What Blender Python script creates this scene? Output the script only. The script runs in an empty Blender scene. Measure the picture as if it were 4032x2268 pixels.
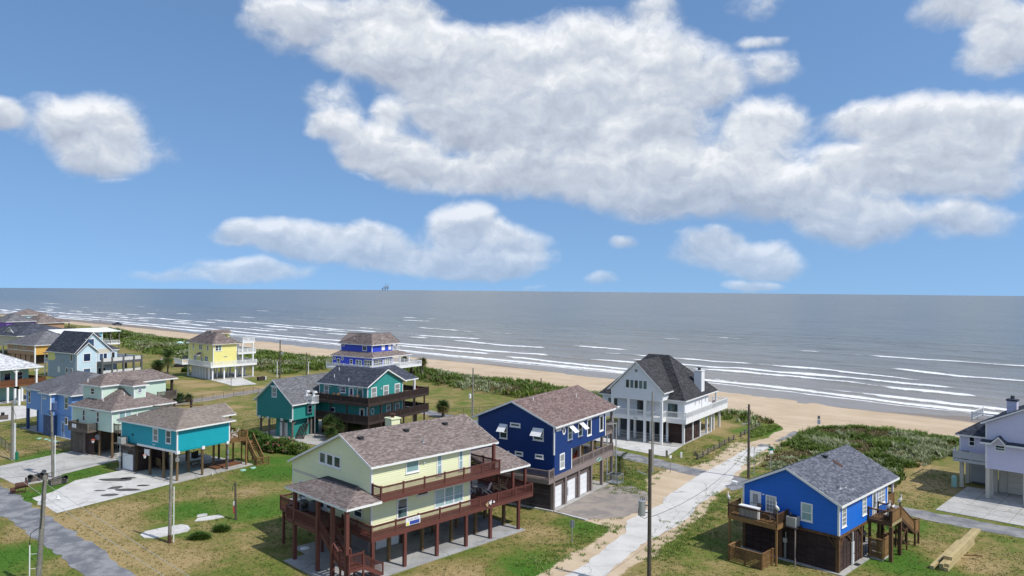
import bpy, math, random
import numpy as np
from mathutils import Matrix, Vector, noise as mnoise
from mathutils.geometry import tessellate_polygon

random.seed(11)
rng = np.random.default_rng(5)
SC = bpy.context.scene
COL = SC.collection

# ------------------------------------------------------------------ camera, sun, sky, exposure
cd = bpy.data.cameras.new("camera")
cam = bpy.data.objects.new("camera", cd)
COL.objects.link(cam)
cd.sensor_width = 36.0
cd.lens = 25.83
cd.clip_start = 0.5
cd.clip_end = 30000.0
PITCH, ROLL = 0.00207, 0.0076
fw = Vector((0, math.cos(PITCH), math.sin(PITCH)))
r0 = Vector((1, 0, 0))
u0 = r0.cross(fw)
rr = r0 * math.cos(ROLL) + u0 * math.sin(ROLL)
uu = rr.cross(fw)
m = Matrix.Identity(4)
for i in range(3):
    m[i][0], m[i][1], m[i][2] = rr[i], uu[i], -fw[i]
m[0][3], m[1][3], m[2][3] = 0, 0, 24.5
cam.matrix_world = m
SC.camera = cam

SC.view_settings.view_transform = 'Standard'
SC.view_settings.look = 'None'
SC.view_settings.gamma = 1.0
SC.view_settings.use_curve_mapping = False
SC.view_settings.exposure = 0.90

SUN_AZ = math.radians(-33.0)      # direction towards the sun, from +X towards +Y
SUN_EL = math.radians(53.0)
sl = bpy.data.lights.new("sun", 'SUN')
sl.energy = 2.3
sl.angle = math.radians(0.6)
sl.color = (1.0, 0.955, 0.89)
sun = bpy.data.objects.new("sun", sl)
COL.objects.link(sun)
sd = Vector((math.cos(SUN_AZ) * math.cos(SUN_EL), math.sin(SUN_AZ) * math.cos(SUN_EL), math.sin(SUN_EL)))
sun.rotation_euler = sd.to_track_quat('Z', 'Y').to_euler()
sun.location = sd * 300


# ------------------------------------------------------------------ node helper
class G:
    """small expression builder for shader nodes"""
    def __init__(s, nt):
        s.nt = nt

    def n(s, t, **kw):
        nd = s.nt.nodes.new(t)
        for k, v in kw.items():
            setattr(nd, k, v)
        return nd

    def put(s, sock, v):
        if isinstance(v, V):
            s.nt.links.new(v.s, sock)
        elif hasattr(v, 'is_output'):
            s.nt.links.new(v, sock)
        elif v is not None:
            if isinstance(v, (tuple, list)) and sock.type == 'RGBA' and len(v) == 3:
                v = (*v, 1)
            sock.default_value = v

    def math(s, op, a, b=None, c=None, clamp=False):
        nd = s.n('ShaderNodeMath', operation=op, use_clamp=clamp)
        s.put(nd.inputs[0], a)
        if b is not None: s.put(nd.inputs[1], b)
        if c is not None: s.put(nd.inputs[2], c)
        return V(s, nd.outputs[0])

    def vmath(s, op, a, b=None, out=0):
        nd = s.n('ShaderNodeVectorMath', operation=op)
        s.put(nd.inputs[0], a)
        if b is not None: s.put(nd.inputs[1], b)
        return V(s, nd.outputs[out])

    def sstep(s, x, a, b):
        nd = s.n('ShaderNodeMapRange', interpolation_type='SMOOTHSTEP')
        s.put(nd.inputs[0], x)
        nd.inputs[1].default_value, nd.inputs[2].default_value = a, b
        return V(s, nd.outputs[0])

    def lin(s, x, a, b, c=0.0, d=1.0):
        nd = s.n('ShaderNodeMapRange')
        s.put(nd.inputs[0], x)
        for i, v in enumerate((a, b, c, d)): nd.inputs[i + 1].default_value = v
        return V(s, nd.outputs[0])

    def mix(s, f, a, b, blend='MIX'):
        nd = s.n('ShaderNodeMix', data_type='RGBA', blend_type=blend)
        s.put(nd.inputs[0], f); s.put(nd.inputs[6], a); s.put(nd.inputs[7], b)
        return V(s, nd.outputs[2])

    def noise(s, vec, scale, detail=4, rough=.55, dist=0., col=False):
        nd = s.n('ShaderNodeTexNoise')
        if vec is not None: s.put(nd.inputs['Vector'], vec)
        nd.inputs['Scale'].default_value = scale
        nd.inputs['Detail'].default_value = detail
        nd.inputs['Roughness'].default_value = rough
        nd.inputs['Distortion'].default_value = dist
        return V(s, nd.outputs['Color' if col else 'Fac'])

    def pos(s):
        return V(s, s.n('ShaderNodeNewGeometry').outputs['Position'])

    def objco(s):
        return V(s, s.n('ShaderNodeTexCoord').outputs['Object'])

    def attr(s, name):
        return V(s, s.n('ShaderNodeAttribute', attribute_name=name).outputs['Fac'])

    def island(s):
        return V(s, s.n('ShaderNodeNewGeometry').outputs['Random Per Island'])

    def objrand(s):
        return V(s, s.n('ShaderNodeObjectInfo').outputs['Random'])

    def xyz(s, v):
        nd = s.n('ShaderNodeSeparateXYZ')
        s.put(nd.inputs[0], v)
        return [V(s, o) for o in nd.outputs]

    def comb(s, x, y, z):
        nd = s.n('ShaderNodeCombineXYZ')
        for i, v in enumerate((x, y, z)): s.put(nd.inputs[i], v)
        return V(s, nd.outputs[0])

    def ramp(s, f, stops):
        nd = s.n('ShaderNodeValToRGB')
        s.put(nd.inputs[0], f)
        e = nd.color_ramp.elements
        while len(e) < len(stops): e.new(0.5)
        for el, (p, c) in zip(e, stops):
            el.position = p
            el.color = (*c, 1)
        return V(s, nd.outputs[0])

    def bump(s, h, strength=.3, dist=.05):
        nd = s.n('ShaderNodeBump')
        nd.inputs['Strength'].default_value = strength
        nd.inputs['Distance'].default_value = dist
        s.put(nd.inputs['Height'], h)
        return V(s, nd.outputs[0])


class V:
    def __init__(s, g, sock): s.g, s.s = g, sock
    def __add__(s, o): return s.g.math('ADD', s, o)
    def __radd__(s, o): return s.g.math('ADD', s, o)
    def __sub__(s, o): return s.g.math('SUBTRACT', s, o)
    def __rsub__(s, o): return s.g.math('SUBTRACT', o, s)
    def __mul__(s, o): return s.g.math('MULTIPLY', s, o)
    def __rmul__(s, o): return s.g.math('MULTIPLY', s, o)
    def __truediv__(s, o): return s.g.math('DIVIDE', s, o)
    def max(s, o): return s.g.math('MAXIMUM', s, o)
    def min(s, o): return s.g.math('MINIMUM', s, o)


def material(name):
    mt = bpy.data.materials.new(name)
    mt.use_nodes = True
    nt = mt.node_tree
    bs = next(n for n in nt.nodes if n.type == 'BSDF_PRINCIPLED')
    return mt, G(nt), bs


# ------------------------------------------------------------------ sky
W = bpy.data.worlds.new("World")
SC.world = W
W.use_nodes = True
W.cycles.sampling_method = 'MANUAL'
W.cycles.sample_map_resolution = 512
nt = W.node_tree
nt.nodes.clear()
g = G(nt)
gen = V(g, g.n('ShaderNodeTexCoord').outputs['Generated'])
dx, dy, dz = g.xyz(gen)
sky = g.n('ShaderNodeTexSky', sky_type='NISHITA')
sky.sun_disc = False
sky.sun_elevation = SUN_EL
sky.sun_rotation = math.pi / 2 - SUN_AZ
sky.altitude = 20
sky.air_density = 1.15
sky.dust_density = 0.35
sky.ozone_density = 2.2
# the sky goes on below the true horizon so that the far edge of the sea meets air
g.nt.links.new(g.vmath('NORMALIZE', g.comb(dx, dy, g.math('MULTIPLY_ADD', dz.max(0.0), .85, .24))).s, sky.inputs[0])
az = g.math('ARCTAN2', dx, dy) * 57.2958
el = g.math('ARCSINE', dz) * 57.2958
P = g.comb(az, el, 0.0)
wob = g.noise(gen, 9.0, 3, .5, col=True)
P = g.vmath('ADD', P, g.vmath('MULTIPLY', g.vmath('SUBTRACT', wob, (.5, .5, .5)), (4.2, 2.2, 0)))
# cloud masses in degrees: azimuth, elevation, half width, half height, weight
CL = [
 (-29.5,10.4,3.7,2.4,1),(-27.0,10.0,2.3,1.2,.45),(-35.0,10.9,1.5,.9,.8),
 (-16.8,19.0,3.3,1.8,.62),(-12.4,19.6,4.9,1.6,.62),(-8.8,20.6,3.4,1.2,.5),
 (-11.1,17.4,4.0,1.7,1),(-7.3,17.0,6.0,2.3,1),(-1.2,16.2,8.0,3.2,1),(6.5,16.8,7.4,3.2,1),(11.0,16.2,4.6,2.7,.9),(14.9,15.2,3.3,1.8,.9),
 (.4,13.4,8.0,3.2,1),(5.0,13.0,8.0,3.2,1),(9.6,12.2,6.0,2.7,.95),
 (-13.9,12.2,2.2,1.5,.85),(-11.3,10.7,3.0,1.8,.95),(-8.0,9.9,3.4,1.9,.95),(-9.6,13.0,1.8,1.1,.6),(-14.8,14.2,2.1,1.2,.5),
 (-2.7,8.8,6.7,1.5,1),(3.5,9.0,6.7,2.0,1),(8.0,8.6,6.6,2.3,1),(12.4,8.3,6.0,2.6,1),(16.8,8.7,5.3,3.0,1),(18.7,11.8,3.0,2.1,.9),
 (20.9,7.0,5.7,2.0,.95),(25.0,5.3,4.4,1.7,.9),(27.3,8.8,4.8,2.0,.95),(26.2,12.0,3.2,1.5,.85),(29.2,11.3,4.2,2.2,1),(32.6,10.5,3.6,2.4,1),
 (31.9,8.2,4.0,1.8,.9),(31.6,5.1,3.6,1.3,.85),(.1,7.3,1.2,.8,.5),
 (31.9,18.8,3.0,1.6,.8),(34.0,16.4,2.2,1.8,.85),(33.3,15.3,1.8,1.3,.7),
 (10.5,20.8,1.9,1.3,.5),(17.5,20.5,2.5,1.0,.42),(18.3,18.0,1.5,.4,.4),(19.2,15.9,1.7,1.2,.38),
 (-19.9,3.7,2.3,.9,.75),(-15.9,3.5,4.0,1.35,1),(-11.9,3.2,4.5,1.6,1),(-8.9,2.3,4.5,1.35,1),(-3.7,4.2,3.3,2.0,1),(-1.8,3.2,4.2,1.9,1),(-4.3,2.0,6.0,1.2,1),
 (16.4,2.8,4.0,1.4,1),(15.2,3.9,2.2,1.1,.95),(18.3,2.2,3.1,1.2,.9),(8.7,3.7,1.2,.55,.5),
 (-21.9,1.3,3.0,.75,.8),(-19.7,1.1,4.2,.85,.85),(-24.4,1.1,2.8,.55,.7),
 (17.8,.45,1.7,.45,.75),(6.9,.6,1.5,.5,.4),(1.9,.2,.8,.25,.4),
]
fld = None
for (a, e, ra, re, w_) in CL:
    d = g.vmath('MULTIPLY', g.vmath('SUBTRACT', P, (a, e, 0)), (1 / (ra * 1.3), 1 / (re * 1.3), 0))
    dd = g.vmath('DOT_PRODUCT', d, d, out=1)
    v = g.math('MULTIPLY_ADD', dd, -w_, w_)
    ee = g.vmath('DOT_PRODUCT', d, (0, 1.0, 0), out=1)       # height inside the mass
    if fld is None:
        fld, hgt, wsum = v, ee * v.max(0.0), v.max(0.0) + .001
    else:
        fld = g.math('SMOOTH_MAX', fld, v, 0.35)
        vp = v.max(0.0)
        hgt = g.math('MULTIPLY_ADD', ee, vp, hgt)
        wsum = wsum + vp
hgt = hgt / wsum
# beyond the picture the cloud cover goes on at about the same density
low = g.noise(gen, 3.2, 3, .5)
side = g.sstep(g.math('ABSOLUTE', az), 37., 44.).max(g.sstep(el, 22.5, 27.))
fld = fld + side * (g.sstep(low, .45, .72) * 1.3 - fld)
fld = fld.max(-1.0)
warp = g.vmath('ADD', gen, g.vmath('MULTIPLY', g.vmath('SUBTRACT', g.noise(gen, 14., 4, .55, col=True), (.5, .5, .5)), (.06, .06, .06)))
sc_ = g.vmath('MULTIPLY', warp, (1.0, 1.0, 1.45))
n1 = g.noise(sc_, 11., 9, .56)
n2 = g.noise(g.vmath('ADD', sc_, (-.006, .004, .016)), 11., 9, .56)
big = g.noise(sc_, 6.0, 4, .5)
dens = fld * .95 + (n1 - .5) * 1.45 + (big - .5) * .55
alpha = g.sstep(dens, .02, .62)
core = g.sstep(dens, .25, 1.1)
lit = (n1 - n2) * 2.6 + hgt * .62 + .62 - core * .16 + (big - .5) * .5
lit = g.math('MINIMUM', g.math('MAXIMUM', lit, 0.0), 1.0)
ccol = g.ramp(lit, [(0.0, (1.75, 1.95, 2.35)), (.45, (2.4, 2.6, 2.95)), (.78, (3.15, 3.28, 3.45)), (1.0, (3.9, 3.95, 4.05))])
# clouds low over the sea take on the colour of the air in front of them
skyc = V(g, sky.outputs[0])
skyc = g.mix(1.0, skyc, (.49, .57, .63), 'MULTIPLY')
far = g.lin(el, 0., 9., .52, 1.0)
both = g.mix(alpha * .93 * far, skyc, ccol)
bg = g.n('ShaderNodeBackground')
g.put(bg.inputs[0], both)
bg.inputs[1].default_value = 0.135
wo = g.n('ShaderNodeOutputWorld')
nt.links.new(bg.outputs[0], wo.inputs[0])
# ------------------------------------------------------------------ materials
MATS = {}


def paint(name, c, rough=.5, var=.10, grime=.12, streak=True, spec=.4):
    """weathered house paint: soft blotches, rain streaks, each board slightly its own shade"""
    mt, g, bs = material(name)
    p = g.pos()
    a = g.noise(p, .7, 4, .6)
    st = g.noise(g.vmath('MULTIPLY', p, (3.2, 3.2, .35)), 1.0, 4, .6)
    f = (a - .5) * (var * 2) + (st - .5) * (var * 1.4) + (g.objrand() - .5) * (var * .5) + 1.0
    col = g.mix(1.0, c, g.comb(f, f, f), 'MULTIPLY')
    if grime:
        gr = g.sstep(g.noise(g.vmath('MULTIPLY', p, (1.6, 1.6, .8)), 1.1, 6, .65), .58, .8)
        col = g.mix(gr * grime, col, (.20, .19, .16))
    g.put(bs.inputs['Base Color'], col)
    bs.inputs['Roughness'].default_value = rough
    bs.inputs['Specular IOR Level'].default_value = spec
    g.put(bs.inputs['Normal'], g.bump(g.noise(p, 18., 3, .6), .12, .01))
    MATS[name] = mt
    return mt


def wood(name, c, c2, rough=.75, scale=1.0):
    mt, g, bs = material(name)
    p = g.objco()
    q = g.vmath('MULTIPLY', p, (3., 3., 9.))
    w = g.pos()
    n = g.noise(q, 1.6 * scale, 5, .65)
    b = g.noise(w, .9, 4, .6)
    col = g.mix(g.sstep(n * .6 + b * .5 + (g.objrand() - .5) * .28, .36, .74), c, c2)
    fine = g.noise(w, 14., 4, .7)
    col = g.mix(1.0, col, g.comb(*[fine * .5 + .75] * 3), 'MULTIPLY')
    g.put(bs.inputs['Base Color'], col)
    bs.inputs['Roughness'].default_value = rough
    bs.inputs['Specular IOR Level'].default_value = .25
    g.put(bs.inputs['Normal'], g.bump(fine, .3, .01))
    MATS[name] = mt
    return mt


def shingle(name, cols, streak=.18):
    """asphalt shingles: every tab is its own island with its own shade"""
    mt, g, bs = material(name)
    p = g.pos()
    r = g.island()
    col = g.ramp(r, [(0., cols[0]), (.35, cols[1]), (.7, cols[2]), (1., cols[3])])
    blot = g.noise(p, .55, 4, .6)
    gran = g.noise(p, 30., 3, .7)
    f = (blot - .5) * streak * 2 + (gran - .5) * .5 + 1.0
    col = g.mix(1.0, col, g.comb(f, f, f), 'MULTIPLY')
    g.put(bs.inputs['Base Color'], col)
    bs.inputs['Roughness'].default_value = .88
    bs.inputs['Specular IOR Level'].default_value = .25
    g.put(bs.inputs['Normal'], g.bump(gran, .35, .01))
    MATS[name] = mt
    return mt


def glass(name, c, c2, rough=.06, spec=.75):
    """window pane in front of blinds or a dark room, aqua ones with sky reflection painted in"""
    mt, g, bs = material(name)
    p = g.objco()
    r = g.objrand()
    bl = g.math('FRACT', g.xyz(g.pos())[2] * 14.0)
    n = g.noise(g.vmath('MULTIPLY', g.pos(), (2.2, 2.2, .5)), 1.4, 3, .5)
    col = g.mix(g.sstep(n + (r - .5) * .9, .38, .66), c, c2)
    col = g.mix(g.sstep(bl, .0, .3) * .12, col, (0.02, .02, .025))
    g.put(bs.inputs['Base Color'], col)
    bs.inputs['Roughness'].default_value = rough
    bs.inputs['Specular IOR Level'].default_value = spec
    MATS[name] = mt
    return mt


def plain(name, c, rough=.5, metal=0., var=.12, scale=3.):
    mt, g, bs = material(name)
    n = g.noise(g.pos(), scale, 4, .6)
    f = (n - .5) * 2 * var + 1.0
    g.put(bs.inputs['Base Color'], g.mix(1.0, c, g.comb(f, f, f), 'MULTIPLY'))
    bs.inputs['Roughness'].default_value = rough
    bs.inputs['Metallic'].default_value = metal
    MATS[name] = mt
    return mt


def concrete(name, c, c2, stain=.25, sc=.35):
    mt, g, bs = material(name)
    p = g.pos()
    a = g.noise(p, sc, 5, .62)
    b = g.noise(p, 5.5, 5, .65)
    col = g.mix(g.sstep(a, .38, .66), c, c2)
    f = (b - .5) * .34 + 1.0
    col = g.mix(1.0, col, g.comb(f, f, f), 'MULTIPLY')
    s2 = g.sstep(g.noise(p, .9, 6, .7, .6), .6, .74)
    col = g.mix(s2 * stain, col, (.09, .085, .08))
    # hairline cracks
    vo = g.n('ShaderNodeTexVoronoi', feature='DISTANCE_TO_EDGE')
    g.put(vo.inputs['Vector'], g.vmath('ADD', p, g.vmath('MULTIPLY', g.noise(p, .8, 4, .6, col=True), (1.6, 1.6, 0))))
    vo.inputs['Scale'].default_value = .22
    crack = g.sstep(V(g, vo.outputs['Distance']), .012, .0)
    col = g.mix(crack * .45, col, (.06, .06, .055))
    g.put(bs.inputs['Base Color'], col)
    bs.inputs['Roughness'].default_value = .9
    bs.inputs['Specular IOR Level'].default_value = .2
    g.put(bs.inputs['Normal'], g.bump(b, .25, .02))
    MATS[name] = mt
    return mt


def asphalt(name, c, c2, c3):
    mt, g, bs = material(name)
    p = g.pos()
    a = g.noise(p, .5, 5, .65, .4)
    st = g.noise(g.vmath('MULTIPLY', p, (1, 1, 1)), 1.7, 5, .7)
    gr = g.noise(p, 26., 3, .7)
    col = g.mix(g.sstep(a, .40, .62), c, c2)
    col = g.mix(g.sstep(st, .56, .74) * .8, col, c3)
    f = (gr - .5) * .7 + 1.0
    col = g.mix(1.0, col, g.comb(f, f, f), 'MULTIPLY')
    g.put(bs.inputs['Base Color'], col)
    bs.inputs['Roughness'].default_value = .92
    bs.inputs['Specular IOR Level'].default_value = .2
    g.put(bs.inputs['Normal'], g.bump(gr, .4, .02))
    MATS[name] = mt
    return mt


def leafmat(name, cols, trans=.25, rough=.6):
    """foliage; each leaf or blade its own shade; attribute tint picks the species"""
    mt, g, bs = material(name)
    r = g.island()
    tint = g.attr('tint')
    k = len(cols)
    col = g.ramp(tint * .999, [(i / (k - 1), c) for i, c in enumerate(cols)])
    f = (r - .5) * .75 + 1.0
    col = g.mix(1.0, col, g.comb(f, f, f * .92), 'MULTIPLY')
    g.put(bs.inputs['Base Color'], col)
    bs.inputs['Roughness'].default_value = rough
    bs.inputs['Specular IOR Level'].default_value = .25
    tr = g.n('ShaderNodeBsdfTranslucent')
    g.put(tr.inputs[0], g.mix(1.0, col, (1.1, 1.25, .7), 'MULTIPLY'))
    mx = g.n('ShaderNodeMixShader')
    mx.inputs[0].default_value = trans
    g.nt.links.new(bs.outputs[0], mx.inputs[1])
    g.nt.links.new(tr.outputs[0], mx.inputs[2])
    out = next(n for n in g.nt.nodes if n.type == 'OUTPUT_MATERIAL')
    g.nt.links.new(mx.outputs[0], out.inputs[0])
    MATS[name] = mt
    return mt


# paints
paint('white_trim', (.78, .78, .77), .45, .05, .10)
paint('white_siding', (.74, .745, .76), .5, .06, .10)
paint('cream_siding', (.76, .78, .50), .5, .06, .10)
paint('navy_siding', (.004, .030, .150), .42, .12, .03)
paint('bright_blue_siding', (.010, .135, .56), .42, .10, .03)
paint('turquoise_siding', (.008, .330, .40), .42, .10, .04)
paint('teal_siding', (.030, .250, .225), .45, .10, .05)
paint('mint_siding', (.56, .70, .58), .5, .06, .10)
paint('periwinkle_siding', (.175, .335, .66), .5, .08, .06)
paint('cobalt_siding', (.030, .062, .50), .45, .08, .03)
paint('yellow_siding', (.76, .70, .26), .5, .07, .14)
paint('lavender_siding', (.62, .60, .74), .5, .05, .08)
paint('grey_blue_siding', (.30, .37, .42), .5, .08, .14)
paint('pale_blue_siding', (.52, .66, .74), .5, .06, .10)
paint('sky_blue_siding', (.16, .55, .68), .5, .06, .06)
paint('orange_siding', (.62, .36, .085), .5, .07, .08)
paint('tan_siding', (.40, .245, .15), .5, .07, .10)
paint('purple_siding', (.24, .11, .48), .5, .07, .04)
paint('sand_siding', (.58, .54, .45), .5, .07, .08)
paint('seafoam_siding', (.30, .52, .45), .5, .07, .06)
paint('grey_panel', (.48, .49, .50), .6, .08, .18)
paint('dark_grey_paint', (.10, .105, .11), .6, .10, .10)
paint('taupe_paint', (.235, .190, .175), .6, .10, .10)
paint('deep_blue_paint', (.050, .085, .20), .5, .10, .06)
paint('red_brown_paint', (.125, .042, .034), .55, .16, .12)
paint('dark_brown_paint', (.048, .030, .026), .6, .16, .06)
paint('white_metal', (.76, .77, .78), .35, .04, .08)
paint('green_sign_paint', (.02, .20, .11), .4, .05, .05)
# woods
wood('raw_post_wood', (.20, .135, .07), (.105, .068, .036))
wood('grey_post_wood', (.21, .19, .165), (.115, .10, .085))
wood('treated_deck_wood', (.26, .150, .060), (.135, .075, .032))
wood('brown_deck_wood', (.155, .085, .042), (.075, .042, .024))
wood('brown_louvre_wood', (.060, .036, .030), (.030, .019, .017))
wood('taupe_louvre_wood', (.145, .115, .105), (.085, .066, .060))
wood('rust_deck_wood', (.165, .070, .030), (.095, .042, .022))
wood('pole_wood', (.155, .135, .11), (.075, .062, .05))
wood('grey_pole_wood', (.30, .285, .25), (.17, .16, .135))
wood('lumber', (.46, .37, .19), (.30, .24, .12))
wood('weathered_plank', (.185, .155, .13), (.095, .075, .062))
wood('fence_wood', (.20, .17, .14), (.10, .085, .07))
# roofs
shingle('brown_shingle', [(.118, .092, .086), (.165, .132, .122), (.205, .168, .156), (.26, .215, .20)])
shingle('red_brown_shingle', [(.105, .072, .066), (.155, .108, .100), (.20, .145, .135), (.25, .19, .175)])
shingle('tan_shingle', [(.165, .135, .115), (.205, .170, .146), (.235, .198, .172), (.28, .24, .21)], .12)
shingle('grey_blue_shingle', [(.062, .068, .088), (.092, .100, .126), (.120, .130, .160), (.165, .175, .205)])
shingle('slate_shingle', [(.032, .036, .050), (.048, .054, .074), (.064, .072, .096), (.092, .100, .128)])
shingle('black_shingle', [(.030, .030, .033), (.045, .045, .049), (.060, .060, .065), (.085, .085, .092)])
shingle('grey_shingle', [(.105, .105, .115), (.135, .135, .147), (.165, .165, .180), (.20, .20, .215)], .12)
shingle('pale_shingle', [(.30, .31, .33), (.42, .43, .45), (.52, .53, .55), (.64, .65, .66)])
plain('metal_roof', (.78, .79, .80), .4, 0., .05)
# glass
glass('dark_pane', (.018, .022, .028), (.085, .105, .115))
glass('teal_pane', (.025, .055, .058), (.11, .19, .19))
glass('aqua_sky_pane', (.26, .42, .43), (.38, .54, .54), .12)  # reflected sky put into the pale aqua base colour
glass('blind_pane', (.24, .26, .25), (.38, .40, .38), .10)
glass('navy_pane', (.012, .025, .08), (.05, .10, .20))
# others
plain('black_plastic', (.018, .019, .022), .5)
plain('grey_plastic', (.19, .20, .22), .5)
plain('white_plastic', (.74, .75, .75), .4, 0., .05)
plain('galvanised', (.46, .48, .50), .42, .6, .12)
plain('dark_metal', (.05, .05, .055), .5, .4)
plain('ac_metal', (.42, .42, .40), .5, .2)
plain('rust', (.075, .032, .022), .85, .1, .35, 5.)
plain('orange_paint', (.62, .11, .03), .5)
plain('yellow_paint', (.70, .42, .03), .45)
plain('red_cloth', (.42, .09, .06), .8)
plain('wicker_wood', (.40, .29, .17), .7)
plain('adirondack_wood', (.19, .10, .055), .7)
plain('weathered_chair_wood', (.16, .125, .11), .75)
plain('navy_car_paint', (.012, .016, .035), .25)
plain('rubber', (.015, .015, .015), .8)
plain('skin', (.45, .29, .21), .6)
plain('dark_cloth', (.03, .035, .05), .85)
plain('feather_white', (.70, .70, .68), .7)
plain('feather_dark', (.10, .085, .075), .8)
plain('beak', (.42, .32, .18), .6)
plain('black_letter', (.02, .02, .025), .6)
plain('grey_letter', (.30, .31, .34), .6)
plain('blue_letter', (.03, .06, .30), .6)
plain('sign_yellow', (.72, .66, .10), .6)
plain('sign_white', (.72, .73, .76), .5)
plain('sign_back', (.34, .36, .39), .5, .3)
plain('wire', (.03, .03, .03), .6)
plain('pale_wire', (.42, .42, .38), .5)
plain('brick_dark', (.09, .06, .05), .85)
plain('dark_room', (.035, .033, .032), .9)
plain('green_cloth', (.05, .30, .25), .7)
plain('hazed_rig_steel', (.24, .33, .44), .7)  # distance haze is mixed into this steel colour
plain('umbrella_cloth', (.45, .68, .70), .8)
plain('pink_petal', (.62, .22, .24), .7)
concrete('road_concrete', (.55, .535, .51), (.47, .455, .43), .16, .25)
concrete('drive_concrete', (.43, .42, .40), (.33, .325, .31), .30)
concrete('pale_drive_concrete', (.54, .53, .51), (.43, .42, .40), .30)
concrete('slab_concrete', (.36, .36, .355), (.26, .26, .26), .35)
concrete('house_slab', (.40, .385, .36), (.31, .30, .285), .3)
asphalt('old_asphalt', (.135, .142, .158), (.24, .245, .255), (.36, .35, .34))
asphalt('lane_asphalt', (.155, .158, .168), (.26, .255, .255), (.40, .36, .31))
asphalt('gravel', (.215, .195, .18), (.30, .26, .225), (.36, .28, .20))
plain('wet_stain', (.085, .078, .072), .35, 0., .2, 2.)
leafmat('palm_leaf', [(.030, .060, .018), (.060, .098, .030), (.16, .135, .05), (.25, .17, .09)], .2)
leafmat('dune_leaf', [(.060, .090, .024), (.105, .155, .034), (.16, .22, .045), (.20, .24, .12), (.30, .32, .22), (.14, .105, .048)], .25)
leafmat('hedge_leaf', [(.030, .075, .012), (.065, .125, .022), (.10, .17, .035)], .25)
leafmat('lawn_blade', [(.13, .095, .045), (.24, .185, .08), (.115, .140, .035), (.060, .115, .018), (.085, .19, .02)], .25)
# ------------------------------------------------------------------ mesh helpers
class MB:
    def __init__(s, f=None):
        s.v, s.f, s.fn = [], [], f

    def pts(s, ps):
        b = len(s.v)
        s.v += [s.fn(*p) if s.fn else tuple(p) for p in ps]
        return b

    def box(s, x0, x1, y0, y1, z0, z1):
        b = s.pts([(x0, y0, z0), (x1, y0, z0), (x1, y1, z0), (x0, y1, z0), (x0, y0, z1), (x1, y0, z1), (x1, y1, z1), (x0, y1, z1)])
        s.f += [tuple(b + i for i in q) for q in ((3, 2, 1, 0), (4, 5, 6, 7), (0, 1, 5, 4), (1, 2, 6, 5), (2, 3, 7, 6), (3, 0, 4, 7))]
        return s

    def beam(s, p, q, w, h=None, up=(0, 0, 1)):
        h = h or w
        p, q = Vector(p), Vector(q)
        d = (q - p).normalized()
        up = Vector(up)
        if abs(d.dot(up)) > .98: up = Vector((1, 0, 0))
        a = d.cross(up).normalized() * (w / 2)
        c = a.cross(d).normalized() * (h / 2)
        b = s.pts([tuple(e + i * a + j * c) for e in (p, q) for i, j in ((-1, -1), (1, -1), (1, 1), (-1, 1))])
        s.f += [tuple(b + i for i in k) for k in ((0, 1, 2, 3), (7, 6, 5, 4), (0, 4, 5, 1), (1, 5, 6, 2), (2, 6, 7, 3), (3, 7, 4, 0))]
        return s

    def cyl(s, p, q, r0, r1=None, n=10, caps=True):
        r1 = r0 if r1 is None else r1
        p, q = Vector(p), Vector(q)
        d = (q - p).normalized()
        u = d.orthogonal().normalized()
        w = d.cross(u)
        b = s.pts([tuple(c + (u * math.cos(t) + w * math.sin(t)) * r) for c, r in ((p, r0), (q, r1)) for t in [2 * math.pi * i / n for i in range(n)]])
        s.f += [(b + i, b + (i + 1) % n, b + n + (i + 1) % n, b + n + i) for i in range(n)]
        if caps:
            s.f += [tuple(b + i for i in reversed(range(n))), tuple(b + n + i for i in range(n))]
        return s

    def tube(s, path, r, n=6):
        for p, q in zip(path, path[1:]): s.cyl(p, q, r, r, n)
        return s

    def lathe(s, c, prof, n=12):
        """prof: (radius, z) from the bottom up about the vertical through c"""
        b = s.pts([(c[0] + r * math.cos(2 * math.pi * i / n), c[1] + r * math.sin(2 * math.pi * i / n), c[2] + z) for r, z in prof for i in range(n)])
        for k in range(len(prof) - 1):
            s.f += [(b + k * n + i, b + k * n + (i + 1) % n, b + (k + 1) * n + (i + 1) % n, b + (k + 1) * n + i) for i in range(n)]
        s.f += [tuple(b + i for i in reversed(range(n))), tuple(b + (len(prof) - 1) * n + i for i in range(n))]
        return s

    def poly(s, ps):
        b = s.pts(ps)
        s.f.append(tuple(range(b, b + len(ps))))
        return s

    def prism(s, ps, dz):
        """polygon ps (3D) thickened by the vector (0,0,dz)"""
        n = len(ps)
        d = dz if isinstance(dz, (tuple, list)) else (0, 0, dz)
        b = s.pts(list(ps) + [tuple(p[i] + d[i] for i in range(3)) for p in ps])
        s.f += [tuple(range(b, b + n)), tuple(b + n + i for i in reversed(range(n)))]
        s.f += [(b + i, b + n + i, b + n + (i + 1) % n, b + (i + 1) % n) for i in range(n)]
        return s

    def mesh(s, name):
        me = bpy.data.meshes.new(name)
        me.from_pydata(s.v, [], s.f)
        me.validate()
        return me


def link(name, me, mat=None, parent=None, loc=None, rot=None):
    o = bpy.data.objects.new(name, me)
    COL.objects.link(o)
    if mat and me and not me.materials:
        me.materials.append(MATS[mat] if isinstance(mat, str) else mat)
    if parent: o.parent = parent
    if loc is not None: o.location = loc
    if rot is not None: o.rotation_euler = rot
    return o


def obj(name, mb, mat, parent=None, loc=None, rot=None, smooth=False, kind=None, label=None):
    me = mb.mesh(name)
    if smooth:
        me.polygons.foreach_set('use_smooth', [True] * len(me.polygons))
    o = link(name, me, mat, parent, loc, rot)
    if kind: o['kind'] = kind
    if label: o['label'] = label
    return o


def tag(o, label, cat, group=None):
    o['label'], o['category'] = label, cat
    if group: o['group'] = group
    return o


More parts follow.
